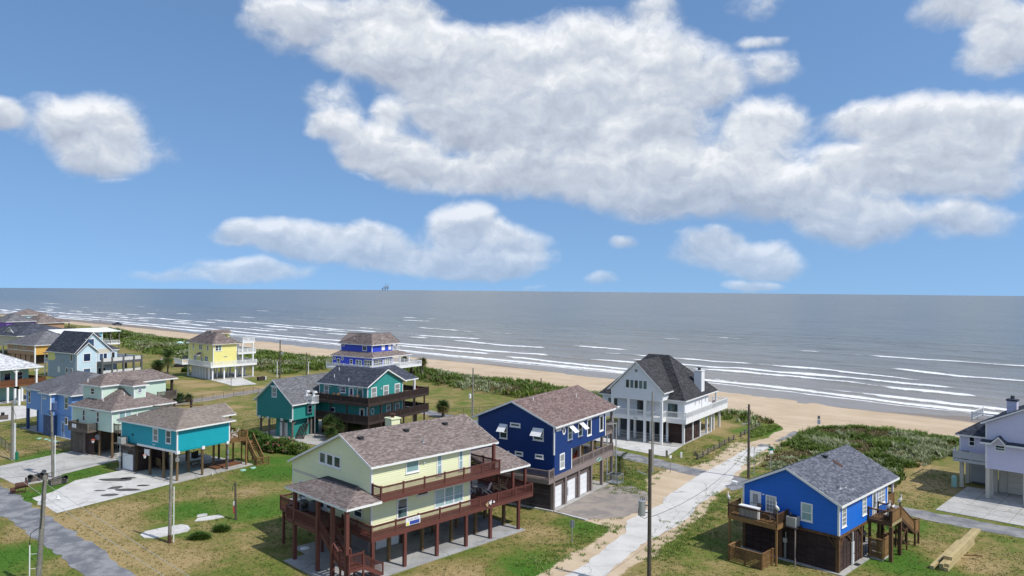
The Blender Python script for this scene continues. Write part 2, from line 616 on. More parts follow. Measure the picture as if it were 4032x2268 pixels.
def thing(name, label, cat, loc=(0, 0, 0), rz=0., group=None):
    o = link(name, None, None, None, loc, (0, 0, rz))
    return tag(o, label, cat, group)


def dup(root, loc, rz, label=None):
    """a copy of a thing with copies of its parts and sub-parts"""
    r = root.copy(); COL.objects.link(r)
    r.location = loc; r.rotation_euler = (0, 0, rz)
    if label: r['label'] = label
    for ch in root.children:
        c = ch.copy(); COL.objects.link(c); c.parent = r
        for gch in ch.children:
            d = gch.copy(); COL.objects.link(d); d.parent = c
    return r


_SH = {}


def shared(key, make):
    if key not in _SH: _SH[key] = make().mesh(key[0])
    return _SH[key]


# ------------------------------------------------------------------ numpy noise
def vnoise(x, y, seed=0):
    xi, yi = np.floor(x).astype(np.int64), np.floor(y).astype(np.int64)
    fx, fy = x - xi, y - yi
    fx, fy = fx * fx * (3 - 2 * fx), fy * fy * (3 - 2 * fy)

    def h(a, b):
        n = (a * 374761393 + b * 668265263 + seed * 974711) & 0x7fffffff
        n = ((n ^ (n >> 13)) * 1274126177) & 0x7fffffff
        return ((n ^ (n >> 16)) & 0xffff) / 65535.0
    a, b, c, d = h(xi, yi), h(xi + 1, yi), h(xi, yi + 1), h(xi + 1, yi + 1)
    return (a * (1 - fx) + b * fx) * (1 - fy) + (c * (1 - fx) + d * fx) * fy


def fbm(x, y, oct=4, seed=0):
    s, a, t = 0., .5, 0.
    for i in range(oct):
        s = s + a * vnoise(x * 2 ** i, y * 2 ** i, seed + i); t += a; a *= .55
    return s / t


def polydist(px, py, poly):
    """signed distance, positive inside"""
    d = np.full(px.shape, 1e9); ins = np.zeros(px.shape, bool)
    n = len(poly)
    for i in range(n):
        (x0, y0), (x1, y1) = poly[i], poly[(i + 1) % n]
        ex, ey = x1 - x0, y1 - y0
        t = np.clip(((px - x0) * ex + (py - y0) * ey) / (ex * ex + ey * ey + 1e-9), 0, 1)
        d = np.minimum(d, np.hypot(px - x0 - t * ex, py - y0 - t * ey))
        if y0 != y1:
            c = ((y0 > py) != (y1 > py)) & (px < ex * (py - y0) / (y1 - y0) + x0)
            ins ^= c
    return np.where(ins, d, -d)


def np_mesh(name, verts, quads=None, tris=None):
    me = bpy.data.meshes.new(name)
    verts = np.asarray(verts, np.float32)
    fs = quads if quads is not None else tris
    k = 4 if quads is not None else 3
    fs = np.asarray(fs, np.int32)
    me.vertices.add(len(verts)); me.vertices.foreach_set('co', verts.ravel())
    me.loops.add(fs.size); me.loops.foreach_set('vertex_index', fs.ravel())
    me.polygons.add(len(fs)); me.polygons.foreach_set('loop_start', np.arange(len(fs), dtype=np.int32) * k)
    me.update(calc_edges=True)
    return me


def set_attr(me, name, vals):
    a = me.attributes.new(name, 'FLOAT', 'POINT')
    a.data.foreach_set('value', np.asarray(vals, np.float32))


# ------------------------------------------------------------------ the house kit
class House:
    def __init__(s, name, label, O, A, cat='house', group=None):
        s.A = math.radians(A)
        s.O = O
        s.e = thing(name, label, cat, (O[0], O[1], 0), s.A, group)

    def w(s, x, y, z=0.):
        c, t = math.cos(s.A), math.sin(s.A)
        return (s.O[0] + x * c - y * t, s.O[1] + x * t + y * c, z)

    def part(s, name, mb, mat, parent=None, **k):
        return obj(name, mb, mat, parent or s.e, **k)

    @staticmethod
    def face(f, c):
        """(along, outward, z) on the face x=c looking -x, y=c looking -y (capitals: the opposite sides)"""
        if f == 'x': return lambda a, d, z: (c - d, a, z)
        if f == 'X': return lambda a, d, z: (c + d, a, z)
        if f == 'y': return lambda a, d, z: (a, c - d, z)
        return lambda a, d, z: (a, c + d, z)

    def wall(s, x0, x1, y0, y1, z0, z1, mat, gable=None, name='wall'):
        m_ = MB()
        m_.box(x0, x1, y0, y1, z0, z1)
        if gable:
            for (poly, vec) in gable: m_.prism(poly, vec)
        return s.part(name, m_, mat)

    def siding(s, f, c, a0, a1, z0, z1, mat, step=.18, top=None):
        """lap boards one by one; top(z) gives the span left at height z (gables)"""
        n = max(1, int(math.ceil((z1 - z0) / step - 1e-6)))
        for i in range(n):
            z = z0 + i * step
            h = min(step, z1 - z)
            if h < .03: continue
            lo, hi = (a0, a1) if top is None else top(z + h)
            lo, hi = max(lo, a0), min(hi, a1)
            L = round(hi - lo, 2)
            if L < .15: continue

            def mk(L=L, h=h):
                F = s.face(f.lower(), 0.) if f.islower() else s.face(f, 0.)
                q = MB(F)
                prof = [(.0, 0.), (.034, 0.), (.034, .02), (.010, h), (0., h)]
                b = q.pts([(0, d, zz) for d, zz in prof] + [(L, d, zz) for d, zz in prof])
                k = len(prof)
                q.f += [tuple(b + j for j in range(k)), tuple(b + k + j for j in reversed(range(k)))]
                q.f += [(b + j, b + k + j, b + k + (j + 1) % k, b + (j + 1) % k) for j in range(k)]
                return q
            me = shared(('siding_board', f, L, round(h, 3), mat), mk)
            pos = (c, lo, z) if f in 'xX' else (lo, c, z)
            link('siding_board', me, mat, s.e, pos)

    def trim(s, boxes, mat='white_trim', name='corner_board'):
        for b in boxes:
            s.part(name, MB().box(*b), mat)

    def window(s, f, c, a0, a1, z0, z1, style='hung', pane='dark_pane', fr='white_trim', tw=.10, cols=1, grid=(1, 1), sill=True):
        F = s.face(f, c)
        if a0 > a1: a0, a1 = a1, a0
        q = MB(F)
        D = .075
        q.box(a0, a1, .03, D, z1 - tw, z1); q.box(a0, a1, .03, D, z0, z0 + tw)
        q.box(a0, a0 + tw, .03, D - .003, z0 + tw, z1 - tw); q.box(a1 - tw, a1, .03, D - .003, z0 + tw, z1 - tw)
        ia, ib, ja, jb = a0 + tw, a1 - tw, z0 + tw, z1 - tw
        cw = (ib - ia) / cols
        panes = []
        for k in range(cols):
            p, r = ia + k * cw, ia + (k + 1) * cw
            if k: q.box(p - tw * .55, p + tw * .55, .03, D - .002, ja, jb)
            pa, pb = p + (tw * .55 if k else 0), r - (tw * .55 if k < cols - 1 else 0)
            zs = [(ja, jb)]
            if style == 'hung':
                zm = ja + (jb - ja) * .47
                q.box(pa, pb, .03, D - .012, zm - .035, zm + .035)
                zs = [(ja, zm - .035), (zm + .035, jb)]
            for (za, zb) in zs:
                panes.append((pa, pb, za, zb))
                gx, gz = grid
                for i in range(1, gx):
                    x = pa + (pb - pa) * i / gx
                    q.box(x - .018, x + .018, .03, .055, za, zb)
                for i in range(1, gz):
                    z = za + (zb - za) * i / gz
                    q.box(pa, pb, .03, .054, z - .018, z + .018)
        o = s.part('window', q, fr)
        for (pa, pb, za, zb) in panes:
            obj('pane', MB(F).box(pa, pb, .005, .042, za, zb), pane, o)
        if sill:
            obj('sill', MB(F).box(a0 - .05, a1 + .05, .03, .12, z0 - .05, z0 - .002), fr, o)
        return o

    def round_window(s, f, c, a, z, r, rz=None, pane='dark_pane', fr='white_trim', cross=False):
        rz = rz or r
        F = s.face(f, c)
        n = 20
        q = MB(F)
        ring = [(math.cos(2 * math.pi * i / n), math.sin(2 * math.pi * i / n)) for i in range(n)]
        b = q.pts([(a + x * k * r, d, z + y * k * rz) for k, d in ((1., .03), (1., .08), (.66, .08), (.66, .03)) for x, y in ring])
        for k in range(3):
            q.f += [(b + k * n + i, b + k * n + (i + 1) % n, b + (k + 1) * n + (i + 1) % n, b + (k + 1) * n + i) for i in range(n)]
        if cross:
            q.box(a - .02, a + .02, .03, .07, z - .66 * rz, z + .66 * rz); q.box(a - .66 * r, a + .66 * r, .03, .068, z - .02, z + .02)
        o = s.part('window', q, fr)
        p = MB(F)
        p.prism([(a + x * .67 * r, .012, z + y * .67 * rz) for x, y in ring], (0, .035, 0))
        obj('pane', p, pane, o)
        return o

    def door(s, f, c, a0, a1, z0, z1, mat='white_trim', pane=None, glass_=(.2, .8, .35, .9), fr='white_trim', tw=.1):
        F = s.face(f, c)
        if a0 > a1: a0, a1 = a1, a0
        q = MB(F)
        q.box(a0, a0 + tw, .03, .08, z0, z1); q.box(a1 - tw, a1, .03, .08, z0, z1); q.box(a0 + tw, a1 - tw, .03, .08, z1 - tw, z1)
        o = s.part('door', q, fr)
        w_, h_ = a1 - a0 - 2 * tw, z1 - z0 - tw
        A, B = a0 + tw, z0
        lf = MB(F)
        lf.box(A, A + w_, .005, .05, B, B + h_)
        obj('door_leaf', lf, mat, o)
        if pane:
            u0_, u1_, v0_, v1_ = glass_
            obj('pane', MB(F).box(A + w_ * u0_, A + w_ * u1_, .03, .06, B + h_ * v0_, B + h_ * v1_), pane, o)
        obj('handle', MB(F).box(A + w_ * .88, A + w_ * .95, .05, .11, B + h_ * .45, B + h_ * .48), 'dark_metal', o)
        return o

    def garage_door(s, f, c, a0, a1, z0, z1, mat='white_metal', n=4):
        F = s.face(f, c)
        if a0 > a1: a0, a1 = a1, a0
        q = MB(F)
        q.box(a0, a0 + .06, -.05, .06, z0, z1); q.box(a1 - .06, a1, -.05, .06, z0, z1); q.box(a0 + .06, a1 - .06, -.05, .06, z1 - .06, z1)
        o = s.part('garage_door', q, mat)
        h = (z1 - .06 - z0) / n
        for i in range(n):
            p = MB(F)
            p.box(a0 + .06, a1 - .06, -.04, .02, z0 + i * h + .008, z0 + (i + 1) * h - .008)
            p.box(a0 + .14, a1 - .14, .02, .032, z0 + i * h + .09, z0 + (i + 1) * h - .09)
            obj('door_panel', p, mat, o)
        return o

    def pilings(s, pts, z0, z1, w=.28, mat='raw_post_wood', round_=False, name='piling'):
        for (x, y) in pts:
            me = shared((name, round(z0, 2), round(z1, 2), w, mat, round_),
                        lambda: MB().cyl((0, 0, z0), (0, 0, z1), w * .54, w * .48, 10) if round_ else MB().box(-w / 2, w / 2, -w / 2, w / 2, z0, z1))
            link(name, me, mat, s.e, (x, y, 0))

    def deck(s, x0, x1, y0, y1, z, mat, rim=.25, axis='x', board=.145, single=False, rim_mat=None):
        """joists and rim as one part; boards run across, one by one when single"""
        rim_mat = rim_mat or mat
        q = MB()
        t = .05
        zt = z - .04
        q.box(x0, x1, y0, y0 + t, zt - rim, zt + .036); q.box(x0, x1, y1 - t, y1, zt - rim, zt + .036)
        q.box(x0, x0 + t, y0 + t, y1 - t, zt - rim, zt + .036); q.box(x1 - t, x1, y0 + t, y1 - t, zt - rim, zt + .036)
        nj = max(1, int((x1 - x0 if axis == 'x' else y1 - y0) / 1.2))
        q.box(x0 + t, x1 - t, y0 + t, y1 - t, zt - .05, zt - .005)
        o = s.part('deck', q, rim_mat)
        L = (y1 - y0 - 2 * t) if axis == 'x' else (x1 - x0 - 2 * t)
        N = int(((x1 - x0) if axis == 'x' else (y1 - y0)) / board)
        st = ((x1 - x0 - 2 * t) if axis == 'x' else (y1 - y0 - 2 * t)) / N
        if single:
            key = ('deck_board', axis, round(L, 2), round(st, 3), mat)
            me = shared(key, lambda: MB().box(.005, st - .005, 0, L, 0, .036) if axis == 'x' else MB().box(0, L, .005, st - .005, 0, .036))
            for i in range(N):
                link('deck_board', me, mat, o, (x0 + t + (i * st if axis == 'x' else 0), y0 + t + (0 if axis == 'x' else i * st), zt))
        else:
            b = MB()
            for i in range(N):
                if axis == 'x': b.box(x0 + t + i * st + .006, x0 + t + (i + 1) * st - .006, y0 + t, y1 - t, zt, zt + .036)
                else: b.box(x0 + t, x1 - t, y0 + t + i * st + .006, y0 + t + (i + 1) * st - .006, zt, zt + .036)
            obj('deck_boards', b, mat, o, kind='stuff')
        return o

    def rail(s, pts, z, h, mat, post=.10, every=2.4, bal=.13, bw=.035, cap=.04, ends=(1, 1), solid=None, bal_mat=None, lift=.1):
        """railing along local points (x,y) or (x,y,z)"""
        P3 = [Vector((p[0], p[1], p[2] if len(p) > 2 else z)) for p in pts]
        q, b = MB(), MB()
        posts = []
        for i, (p, r) in enumerate(zip(P3, P3[1:])):
            d = r - p
            L = Vector((d.x, d.y, 0)).length
            top, low = Vector((0, 0, h)), Vector((0, 0, lift))
            q.beam(p + top, r + top, .13, cap)
            q.beam(p + top - Vector((0, 0, .09)), r + top - Vector((0, 0, .09)), .04, .08)
            if not solid: q.beam(p + low, r + low, .04, .08)
            n = max(1, round(L / every))
            for k in range(n + 1):
                if k == 0 and (i > 0 or not ends[0]): continue
                if k == n and i == len(P3) - 2 and not ends[1]: continue
                posts.append(p + d * (k / n))
            nb = max(1, int(L / bal))
            for k in range(nb):
                c = p + d * ((k + .5) / nb)
                if solid:
                    u = d.normalized()
                    w2 = L / nb * .5 - .004
                    e0, e1 = c - u * w2, c + u * w2
                    b.beam(e0 + Vector((0, 0, (h - .05 + solid) / 2)), e1 + Vector((0, 0, (h - .05 + solid) / 2)), .03, h - .05 - solid)
                else:
                    b.box(c.x - bw / 2, c.x + bw / 2, c.y - bw / 2, c.y + bw / 2, c.z + lift, c.z + h - .08)
        o = s.part('railing', q, mat)
        obj('balusters', b, bal_mat or mat, o, kind='stuff')
        if post:
            me = shared(('railing_post', post, round(h, 2), mat), lambda: MB().box(-post / 2, post / 2, -post / 2, post / 2, -.2, h + .06).box(-post * .62, post * .62, -post * .62, post * .62, h + .06, h + .09))
            for p in posts:
                link('railing_post', me, mat, o, p)
        return o

    def stairs(s, p0, p1, width, n, mat, rails=None, rail_mat=None):
        """from the top p0 to the bottom p1 (centre line), n treads"""
        p0, p1 = Vector(p0), Vector(p1)
        d = p1 - p0
        flat = Vector((d.x, d.y, 0)).normalized()
        side = Vector((-flat.y, flat.x, 0)) * (width / 2)
        q = MB()
        for sg in (-1, 1):
            q.beam(p0 + side * sg - Vector((0, 0, .12)), p1 + side * sg - Vector((0, 0, .05)), .05, .28)
        o = s.part('staircase', q, mat)
        run = Vector((d.x, d.y, 0)).length / n
        ang = math.atan2(flat.y, flat.x)
        me = shared(('step', round(width, 2), round(run, 2), mat), lambda: MB().box(0, run * .94, -width / 2, width / 2, -.045, 0))
        for k in range(n):
            t = (k + .0) / n
            c = p0 + d * t
            link('step', me, mat, o, (c.x, c.y, p0.z + d.z * (k + 1) / (n + 1)), (0, 0, ang))
        return o

    def roof(s, planes, mat, th=.16, exposure=.16, tab=.33, tabs=True, fascia='white_trim', fh=.20, soffit=True, caps=(), name='roof', lift=.012):
        """planes: (points ccw from above with the eave first, edges that carry a fascia)"""
        q, so = MB(), MB()
        for pts, _ in planes:
            q.prism([tuple(p) for p in pts], -th)
            so.prism([(p[0], p[1], p[2] - th - .004) for p in pts], -.02)
        o = s.part(name, q, mat)
        if soffit: obj('soffit', so, 'white_trim', o)
        for pts, ed in planes:
            cx = sum(p[0] for p in pts) / len(pts); cy = sum(p[1] for p in pts) / len(pts)
            for k in ed:
                p, r = Vector(pts[k]), Vector(pts[(k + 1) % len(pts)])
                d = (r - p); fl = Vector((d.x, d.y, 0)).normalized()
                nrm = Vector((fl.y, -fl.x, 0))
                if nrm.dot(Vector((cx, cy, 0)) - Vector((p.x, p.y, 0))) > 0: nrm = -nrm
                dz = Vector((0, 0, -fh))
                t = nrm * .035
                p2, r2 = p + nrm * .001 - d.normalized() * .03, r + nrm * .001 + d.normalized() * .03
                fb = MB()
                b = fb.pts([tuple(v) for v in (p2, r2, r2 + dz, p2 + dz, p2 + t, r2 + t, r2 + dz + t, p2 + dz + t)])
                fb.f += [tuple(b + i for i in k2) for k2 in ((0, 1, 2, 3), (7, 6, 5, 4), (0, 4, 5, 1), (1, 5, 6, 2), (2, 6, 7, 3), (3, 7, 4, 0))]
                obj('fascia', fb, fascia, o)
        if tabs:
            VV, FF = [], []
            nb = 0
            for pts, _ in planes:
                P0, P1 = Vector(pts[0]), Vector(pts[1])
                U = (P1 - P0).normalized()
                N = Vector((0, 0, 0))
                for k in range(1, len(pts) - 1):
                    N += (Vector(pts[k]) - P0).cross(Vector(pts[k + 1]) - P0)
                N.normalize()
                if N.z < 0: N = -N
                S = N.cross(U).normalized()
                if S.z < 0: S = -S
                uv = [((Vector(p) - P0).dot(U), (Vector(p) - P0).dot(S)) for p in pts]
                vm = max(v for u, v in uv)

                def span(v):
                    xs = []
                    for (a, b), (c, d) in zip(uv, uv[1:] + uv[:1]):
                        if (b <= v <= d) or (d <= v <= b):
                            xs.append(a if abs(d - b) < 1e-9 else a + (c - a) * (v - b) / (d - b))
                            if abs(d - b) < 1e-9: xs.append(c)
                    return (min(xs), max(xs)) if xs else (0, 0)
                n = max(1, int(vm / exposure))
                ex = vm / n
                for i in range(n):
                    v0_, v1_ = i * ex - (.03 if i == 0 else 0), (i + 1) * ex + .02
                    s0_, s1_ = span(max(i * ex, 1e-4)), span(min((i + 1) * ex, vm - 1e-4))
                    a, b = min(s0_[0], s1_[0]), max(s0_[1], s1_[1])
                    u = a - random.random() * tab * .8
                    while u < b:
                        w_ = tab * random.uniform(.75, 1.25)
                        ua, ub = max(u, a), min(u + w_, b)
                        u += w_
                        if ub - ua < .02: continue
                        tk = lift + random.random() * .012
                        dv = random.uniform(-.012, .012)
                        c0 = P0 + U * ua + S * (v0_ + dv); c1 = P0 + U * ub + S * (v0_ + dv)
                        c2 = P0 + U * ub + S * v1_; c3 = P0 + U * ua + S * v1_
                        VV += [c0 + N * tk, c1 + N * tk, c2 + N * .004, c3 + N * .004, c0, c1]
                        FF += [(nb, nb + 1, nb + 2, nb + 3), (nb + 4, nb + 5, nb + 1, nb)]
                        nb += 6
            for (p, r) in caps:
                p, r = Vector(p), Vector(r)
                d = r - p
                n = max(1, int(d.length / .22))
                u = d.normalized(); sd_ = u.cross(Vector((0, 0, 1))).normalized() * .15
                for k in range(n):
                    a, b = p + d * (k / n), p + d * ((k + 1) / n)
                    top = Vector((0, 0, .035 + random.random() * .01)); low = Vector((0, 0, -.055))
                    VV += [a - sd_ + low, a + top, a + sd_ + low, b - sd_ + low, b + top, b + sd_ + low]
                    FF += [(nb, nb + 1, nb + 4, nb + 3), (nb + 1, nb + 2, nb + 5, nb + 4)]
                    nb += 6
            me = np_mesh('shingles', [tuple(v) for v in VV], quads=FF)
            so_ = link('shingles', me, mat, o)
            so_['kind'] = 'stuff'
        return o

    def gable_x(s, x0, x1, y0, z0, yr, zr, y1, z1, mat, rake=(1, 1), **k):
        """ridge along x"""
        caps = [((x0, yr, zr), (x1, yr, zr))]
        e = ([3] if rake[0] else []) + ([1] if rake[1] else [])
        e2 = ([1] if rake[0] else []) + ([3] if rake[1] else [])
        return s.roof([([(x0, y0, z0), (x1, y0, z0), (x1, yr, zr), (x0, yr, zr)], [0] + e),
                       ([(x1, y1, z1), (x0, y1, z1), (x0, yr, zr), (x1, yr, zr)], [0] + e2)], mat, caps=caps, **k)

    def gable_y(s, y0, y1, x0, z0, xr, zr, x1, z1, mat, rake=(1, 1), **k):
        caps = [((xr, y0, zr), (xr, y1, zr))]
        e = ([1] if rake[0] else []) + ([3] if rake[1] else [])
        e2 = ([3] if rake[0] else []) + ([1] if rake[1] else [])
        return s.roof([([(x0, y1, z0), (x0, y0, z0), (xr, y0, zr), (xr, y1, zr)], [0] + e),
                       ([(x1, y0, z1), (x1, y1, z1), (xr, y1, zr), (xr, y0, zr)], [0] + e2)], mat, caps=caps, **k)

    def hip(s, x0, x1, y0, y1, ze, a, b, mat, **k):
        """a, b: ridge ends (x,y,z); a nearer the y0/x0 corner"""
        c = [(x0, y0, ze), (x1, y0, ze), (x1, y1, ze), (x0, y1, ze)]
        if abs(a[0] - b[0]) < abs(a[1] - b[1]):      # ridge along y
            pl = [([c[0], c[1], a], [0]), ([c[1], c[2], b, a], [0]), ([c[2], c[3], b], [0]), ([c[3], c[0], a, b], [0])]
            caps = [(c[0], a), (c[1], a), (c[2], b), (c[3], b), (a, b)]
        else:
            pl = [([c[0], c[1], b, a], [0]), ([c[1], c[2], b], [0]), ([c[2], c[3], a, b], [0]), ([c[3], c[0], a], [0])]
            caps = [(c[0], a), (c[1], b), (c[2], b), (c[3], a), (a, b)]
        return s.roof(pl, mat, caps=caps, **k)

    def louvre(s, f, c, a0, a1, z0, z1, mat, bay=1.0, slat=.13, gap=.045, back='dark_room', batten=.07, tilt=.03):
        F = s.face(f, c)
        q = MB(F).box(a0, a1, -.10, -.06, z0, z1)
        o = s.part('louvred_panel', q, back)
        n = max(1, round((a1 - a0) / bay))
        bw = (a1 - a0) / n
        m_ = int((z1 - z0) / (slat + gap))
        st = (z1 - z0) / m_
        sw = bw - batten

        def mk():
            F0 = s.face(f, 0.)
            r = MB(F0)
            b = r.pts([(e, d, z) for e in (0, sw) for d, z in ((-.02, st - gap), (-.045, st - gap), (tilt - .02, 0), (tilt + .008, .0), (tilt + .008, .02))])
            r.f += [tuple(b + i for i in range(5)), tuple(b + 5 + i for i in reversed(range(5)))]
            r.f += [(b + i, b + 5 + i, b + 5 + (i + 1) % 5, b + (i + 1) % 5) for i in range(5)]
            return r
        me = shared(('slat', f, round(sw, 2), round(st, 3), round(gap, 3), mat), mk)
        for k in range(n):
            for i in range(m_):
                p = a0 + k * bw + batten / 2
                z = z0 + i * st + random.uniform(-.006, .006)
                link('slat', me, mat, o, (c, p, z) if f in 'xX' else (p, c, z))
        bt = MB(F)
        for k in range(n + 1):
            bt.box(a0 + k * bw - batten / 2, a0 + k * bw + batten / 2, -.058, .05, z0, z1)
        obj('battens', bt, mat, o)
        return o

    def vents(s, pts, kind='pipe'):
        for (x, y, z) in pts:
            if kind == 'pipe':
                s.part('roof_vent', MB().cyl((x, y, z - .1), (x, y, z + .35), .06, .055, 8).cyl((x, y, z + .35), (x, y, z + .40), .09, .09, 8).cyl((x, y, z - .02), (x, y, z + .04), .18, .08, 8), 'galvanised')
            elif kind == 'box':
                s.part('roof_vent', MB().box(x - .2, x + .2, y - .2, y + .2, z - .1, z + .14).box(x - .27, x + .27, y - .27, y + .27, z + .141, z + .18), 'dark_metal')
            elif kind == 'white':
                s.part('roof_vent', MB().cyl((x, y, z - .1), (x, y, z + .45), .055, .055, 8), 'white_plastic')


def gspan(zl, zr, yr, a0, a1, ztop):
    """span of a gable wall between a0 (eave zl) and a1 (eave zr) with the ridge at yr"""
    def f(z):
        lo = a0 if z <= zl else a0 + (yr - a0) * min(1, (z - zl) / (ztop - zl))
        hi = a1 if z <= zr else a1 - (a1 - yr) * min(1, (z - zr) / (ztop - zr))
        return lo, hi
    return f
# ------------------------------------------------------------------ ground, beach, sea
S0 = np.array([-27.2, 269.4]); TA = np.array([.737, -.676]); TB = np.array([.676, .737])
ST, SO = [-2000, -552, -380, -196, 0, 121, 156, 178, 2000], [-11, -11, -2, .7, 0, -1, -8, -10, -12]
DT, DS = [-2000, -266, -200, -60, -14, 31, 57, 78, 135, 149, 154, 161, 173, 2000], [-22, -22, -31, -40, -37, -34, -36, -38.5, -42, -47, -46, -40, -39, -39]


def to_ts(x, y):
    rx, ry = x - S0[0], y - S0[1]
    return rx * TA[0] + ry * TA[1], rx * TB[0] + ry * TB[1]


def from_ts(t, s):
    return S0[0] + t * TA[0] + s * TB[0], S0[1] + t * TA[1] + s * TB[1]


DUNE_W = [(-238, 433), (-195, 381), (-98, 280), (-62, 251), (-27, 223), (-16, 213), (-15, 206), (-10, 206), (-6, 199), (4, 193), (22, 173), (42, 151), (48, 145), (48.6, 135),
          (44, 134), (40, 141), (25, 151), (8, 168), (1, 166), (-1, 170), (-6, 171), (-9, 174), (-12, 179), (-17, 184), (-21, 188), (-34, 203), (-54, 221), (-65, 206), (-70, 212), (-113, 248), (-123, 261), (-133, 268), (-155, 293), (-182, 343)]
DUNE_E = [(54.9, 131), (58.7, 132), (63, 130), (68, 126.5), (74.7, 122), (90, 108), (80, 100), (67.4, 110), (62, 107), (54, 99.5), (48, 92), (40, 95), (35, 102), (36.7, 106.5), (40.8, 112.7), (47.3, 123), (51.5, 127.5)]
GREEN_TIP = [(41.2, 126), (44, 132.5), (48, 134), (48.4, 132.7), (42.2, 124), (40, 122.5)]
SHOULDER = [(-3, 55), (2.1, 63), (5.4, 68.8), (7.8, 72.4), (10.2, 76), (8, 78.6), (12, 80.5), (16, 85), (16.6, 89), (17.2, 95.6), (20.6, 100), (24.5, 101), (29, 106), (34, 114), (38, 119.5), (43, 124), (48.5, 132.5), (49, 139), (60, 136), (52, 127.6),
            (47, 123), (41, 113), (36, 106), (30.5, 98), (29, 93), (25.8, 88.5), (23.5, 84.9), (19.4, 78), (16.2, 73), (12.6, 67.6), (9.8, 63), (6, 55)]
NEARFENCE = [(27, 104.5), (30, 104), (38, 118), (37, 121.5)]

tt = np.concatenate([-300 - np.cumsum(np.geomspace(6, 400, 26))[::-1], np.arange(-300, -40, 2.2), np.arange(-40, 200, .6), 200 + np.cumsum(np.geomspace(.8, 300, 30))])
ss = np.concatenate([-172 - np.cumsum(np.geomspace(1, 300, 26))[::-1], np.arange(-172, 14, .62), [14.6, 16, 20, 26]])
T_, S_ = np.meshgrid(tt, ss)
X_, Y_ = from_ts(T_, S_)
sh = np.interp(T_, ST, SO)
du = np.interp(T_, DT, DS)
q_ = S_ - sh
jit = (fbm(X_ * .11, Y_ * .11, 4, 3) - .5)
dw, de = polydist(X_, Y_, DUNE_W) + jit * 7, polydist(X_, Y_, DUNE_E) + jit * 3
beach = np.clip((S_ - du + jit * 6) / 2.5 + .5, 0, 1)
shoulder = np.clip((polydist(X_, Y_, SHOULDER) + jit * 3.4) / 1.6 + .5, 0, 1)
nf = np.clip((polydist(X_, Y_, NEARFENCE) + jit * 4) / 3 + .35, 0, .75)
sand = np.maximum(np.maximum(beach, shoulder), nf)
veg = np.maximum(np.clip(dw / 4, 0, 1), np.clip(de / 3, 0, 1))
sand = sand * (1 - veg * .85)
wet = np.clip((q_ + 9 + jit * 3) / 2.2, 0, 1)


def blobs(pts, r):
    v = np.zeros(X_.shape)
    for (x, y, k) in pts:
        v = np.maximum(v, k * np.clip(1.25 - np.hypot(X_ - x, Y_ - y) / (r * max(k, .5)), 0, 1))
    return v


lush = blobs([(-46, 65, 1.2), (-35, 81, .8), (-31, 99, 1.0), (-28, 81, .9), (36, 68, .9), (28, 69, .6), (-58, 96.5, 1.0), (-56, 87, 1.1), (8, 76, .7), (2, 64, .8), (-72, 111, .5), (40, 77.5, .7), (-35, 73, .7), (-26, 85, .6), (-66, 106, .8),
              (44, 128, 1.1), (-100, 235, .9), (-115, 245, .8), (-90, 225, .8), (-50, 197, .5), (-10, 158, .5), (5, 155, .5), (-42, 60, 1.2), (-54, 70, 1.2), (26, 60, .5), (-33, 104, .8), (-55.5, 90, .9), (-53, 94, .9), (-68, 108, .8)], 5.5)
dry = blobs([(-43, 79.5, .9), (-40, 72, 1.0), (-36, 68, 1.0), (-30, 65, .8), (41, 68, .8), (53, 94, .9), (-4, 63.5, .8), (-67, 169, 1.1), (-78, 183, 1.1), (-69, 113, .8), (-31, 88, .5), (25, 76, .5), (3, 74, .6), (-45, 75.5, 1.), (-49, 72.5, .9), (-62, 178, 1.), (-84, 190, .9), (-50, 160, 1.0), (-57, 150, .8),
             (10, 145, .4), (34, 130, .9), (38, 135, .9), (40, 125, .6), (30, 112, .5), (57, 103, .8), (-41, 64, .9), (-61, 88, .9), (-52, 80.5, .8), (-73, 107, .8)], 5.0)
h_dune = np.clip(dw / 7, 0, 1) * (.35 + 1.1 * fbm(X_ * .09, Y_ * .09, 4, 8)) + np.clip(de / 5, 0, 1) * (.3 + .9 * fbm(X_ * .12, Y_ * .12, 4, 9))
bz = np.where(S_ > du, -.5 * np.clip((S_ - du) / 42, 0, 1.6) ** 1.5, 0) + beach * (fbm(X_ * .22, Y_ * .22, 3, 4) - .5) * .10
z_ = -.02 + h_dune * (1 - np.clip(wet, 0, 1)) + bz
z_ = np.where(q_ > 8, z_ - (q_ - 8) * .12, z_)
nr, nc = X_.shape
idx = np.arange(nr * nc).reshape(nr, nc)
Q = np.stack([idx[:-1, :-1], idx[:-1, 1:], idx[1:, 1:], idx[1:, :-1]], -1).reshape(-1, 4)
me = np_mesh('ground', np.stack([X_, Y_, z_], -1).reshape(-1, 3), quads=Q)
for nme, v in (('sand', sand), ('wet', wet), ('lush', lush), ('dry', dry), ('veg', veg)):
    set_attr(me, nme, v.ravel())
me.polygons.foreach_set('use_smooth', [True] * len(me.polygons))

mt, g, bs = material('ground_mat')
p = g.pos()
big = g.noise(p, .085, 4, .55)
mid = g.noise(p, .42, 5, .62, .3)
fine = g.noise(p, 3.6, 5, .72)
tiny = g.noise(p, 17., 3, .7)
d = mid * .55 + big * .55 + (fine - .5) * .28 + g.attr('dry') * .30 - g.attr('lush') * .34
grass = g.ramp(d, [(.26, (.052, .125, .012)), (.40, (.085, .135, .020)), (.50, (.125, .142, .030)), (.60, (.205, .170, .062)), (.74, (.30, .225, .105))])
brown = g.sstep(g.noise(p, .33, 5, .7, .5), .60, .74)
grass = g.mix(brown * .55, grass, (.185, .125, .078))
f = (fine - .5) * .9 + (tiny - .5) * .75 + 1.0
grass = g.mix(1.0, grass, g.comb(f, f, f), 'MULTIPLY')
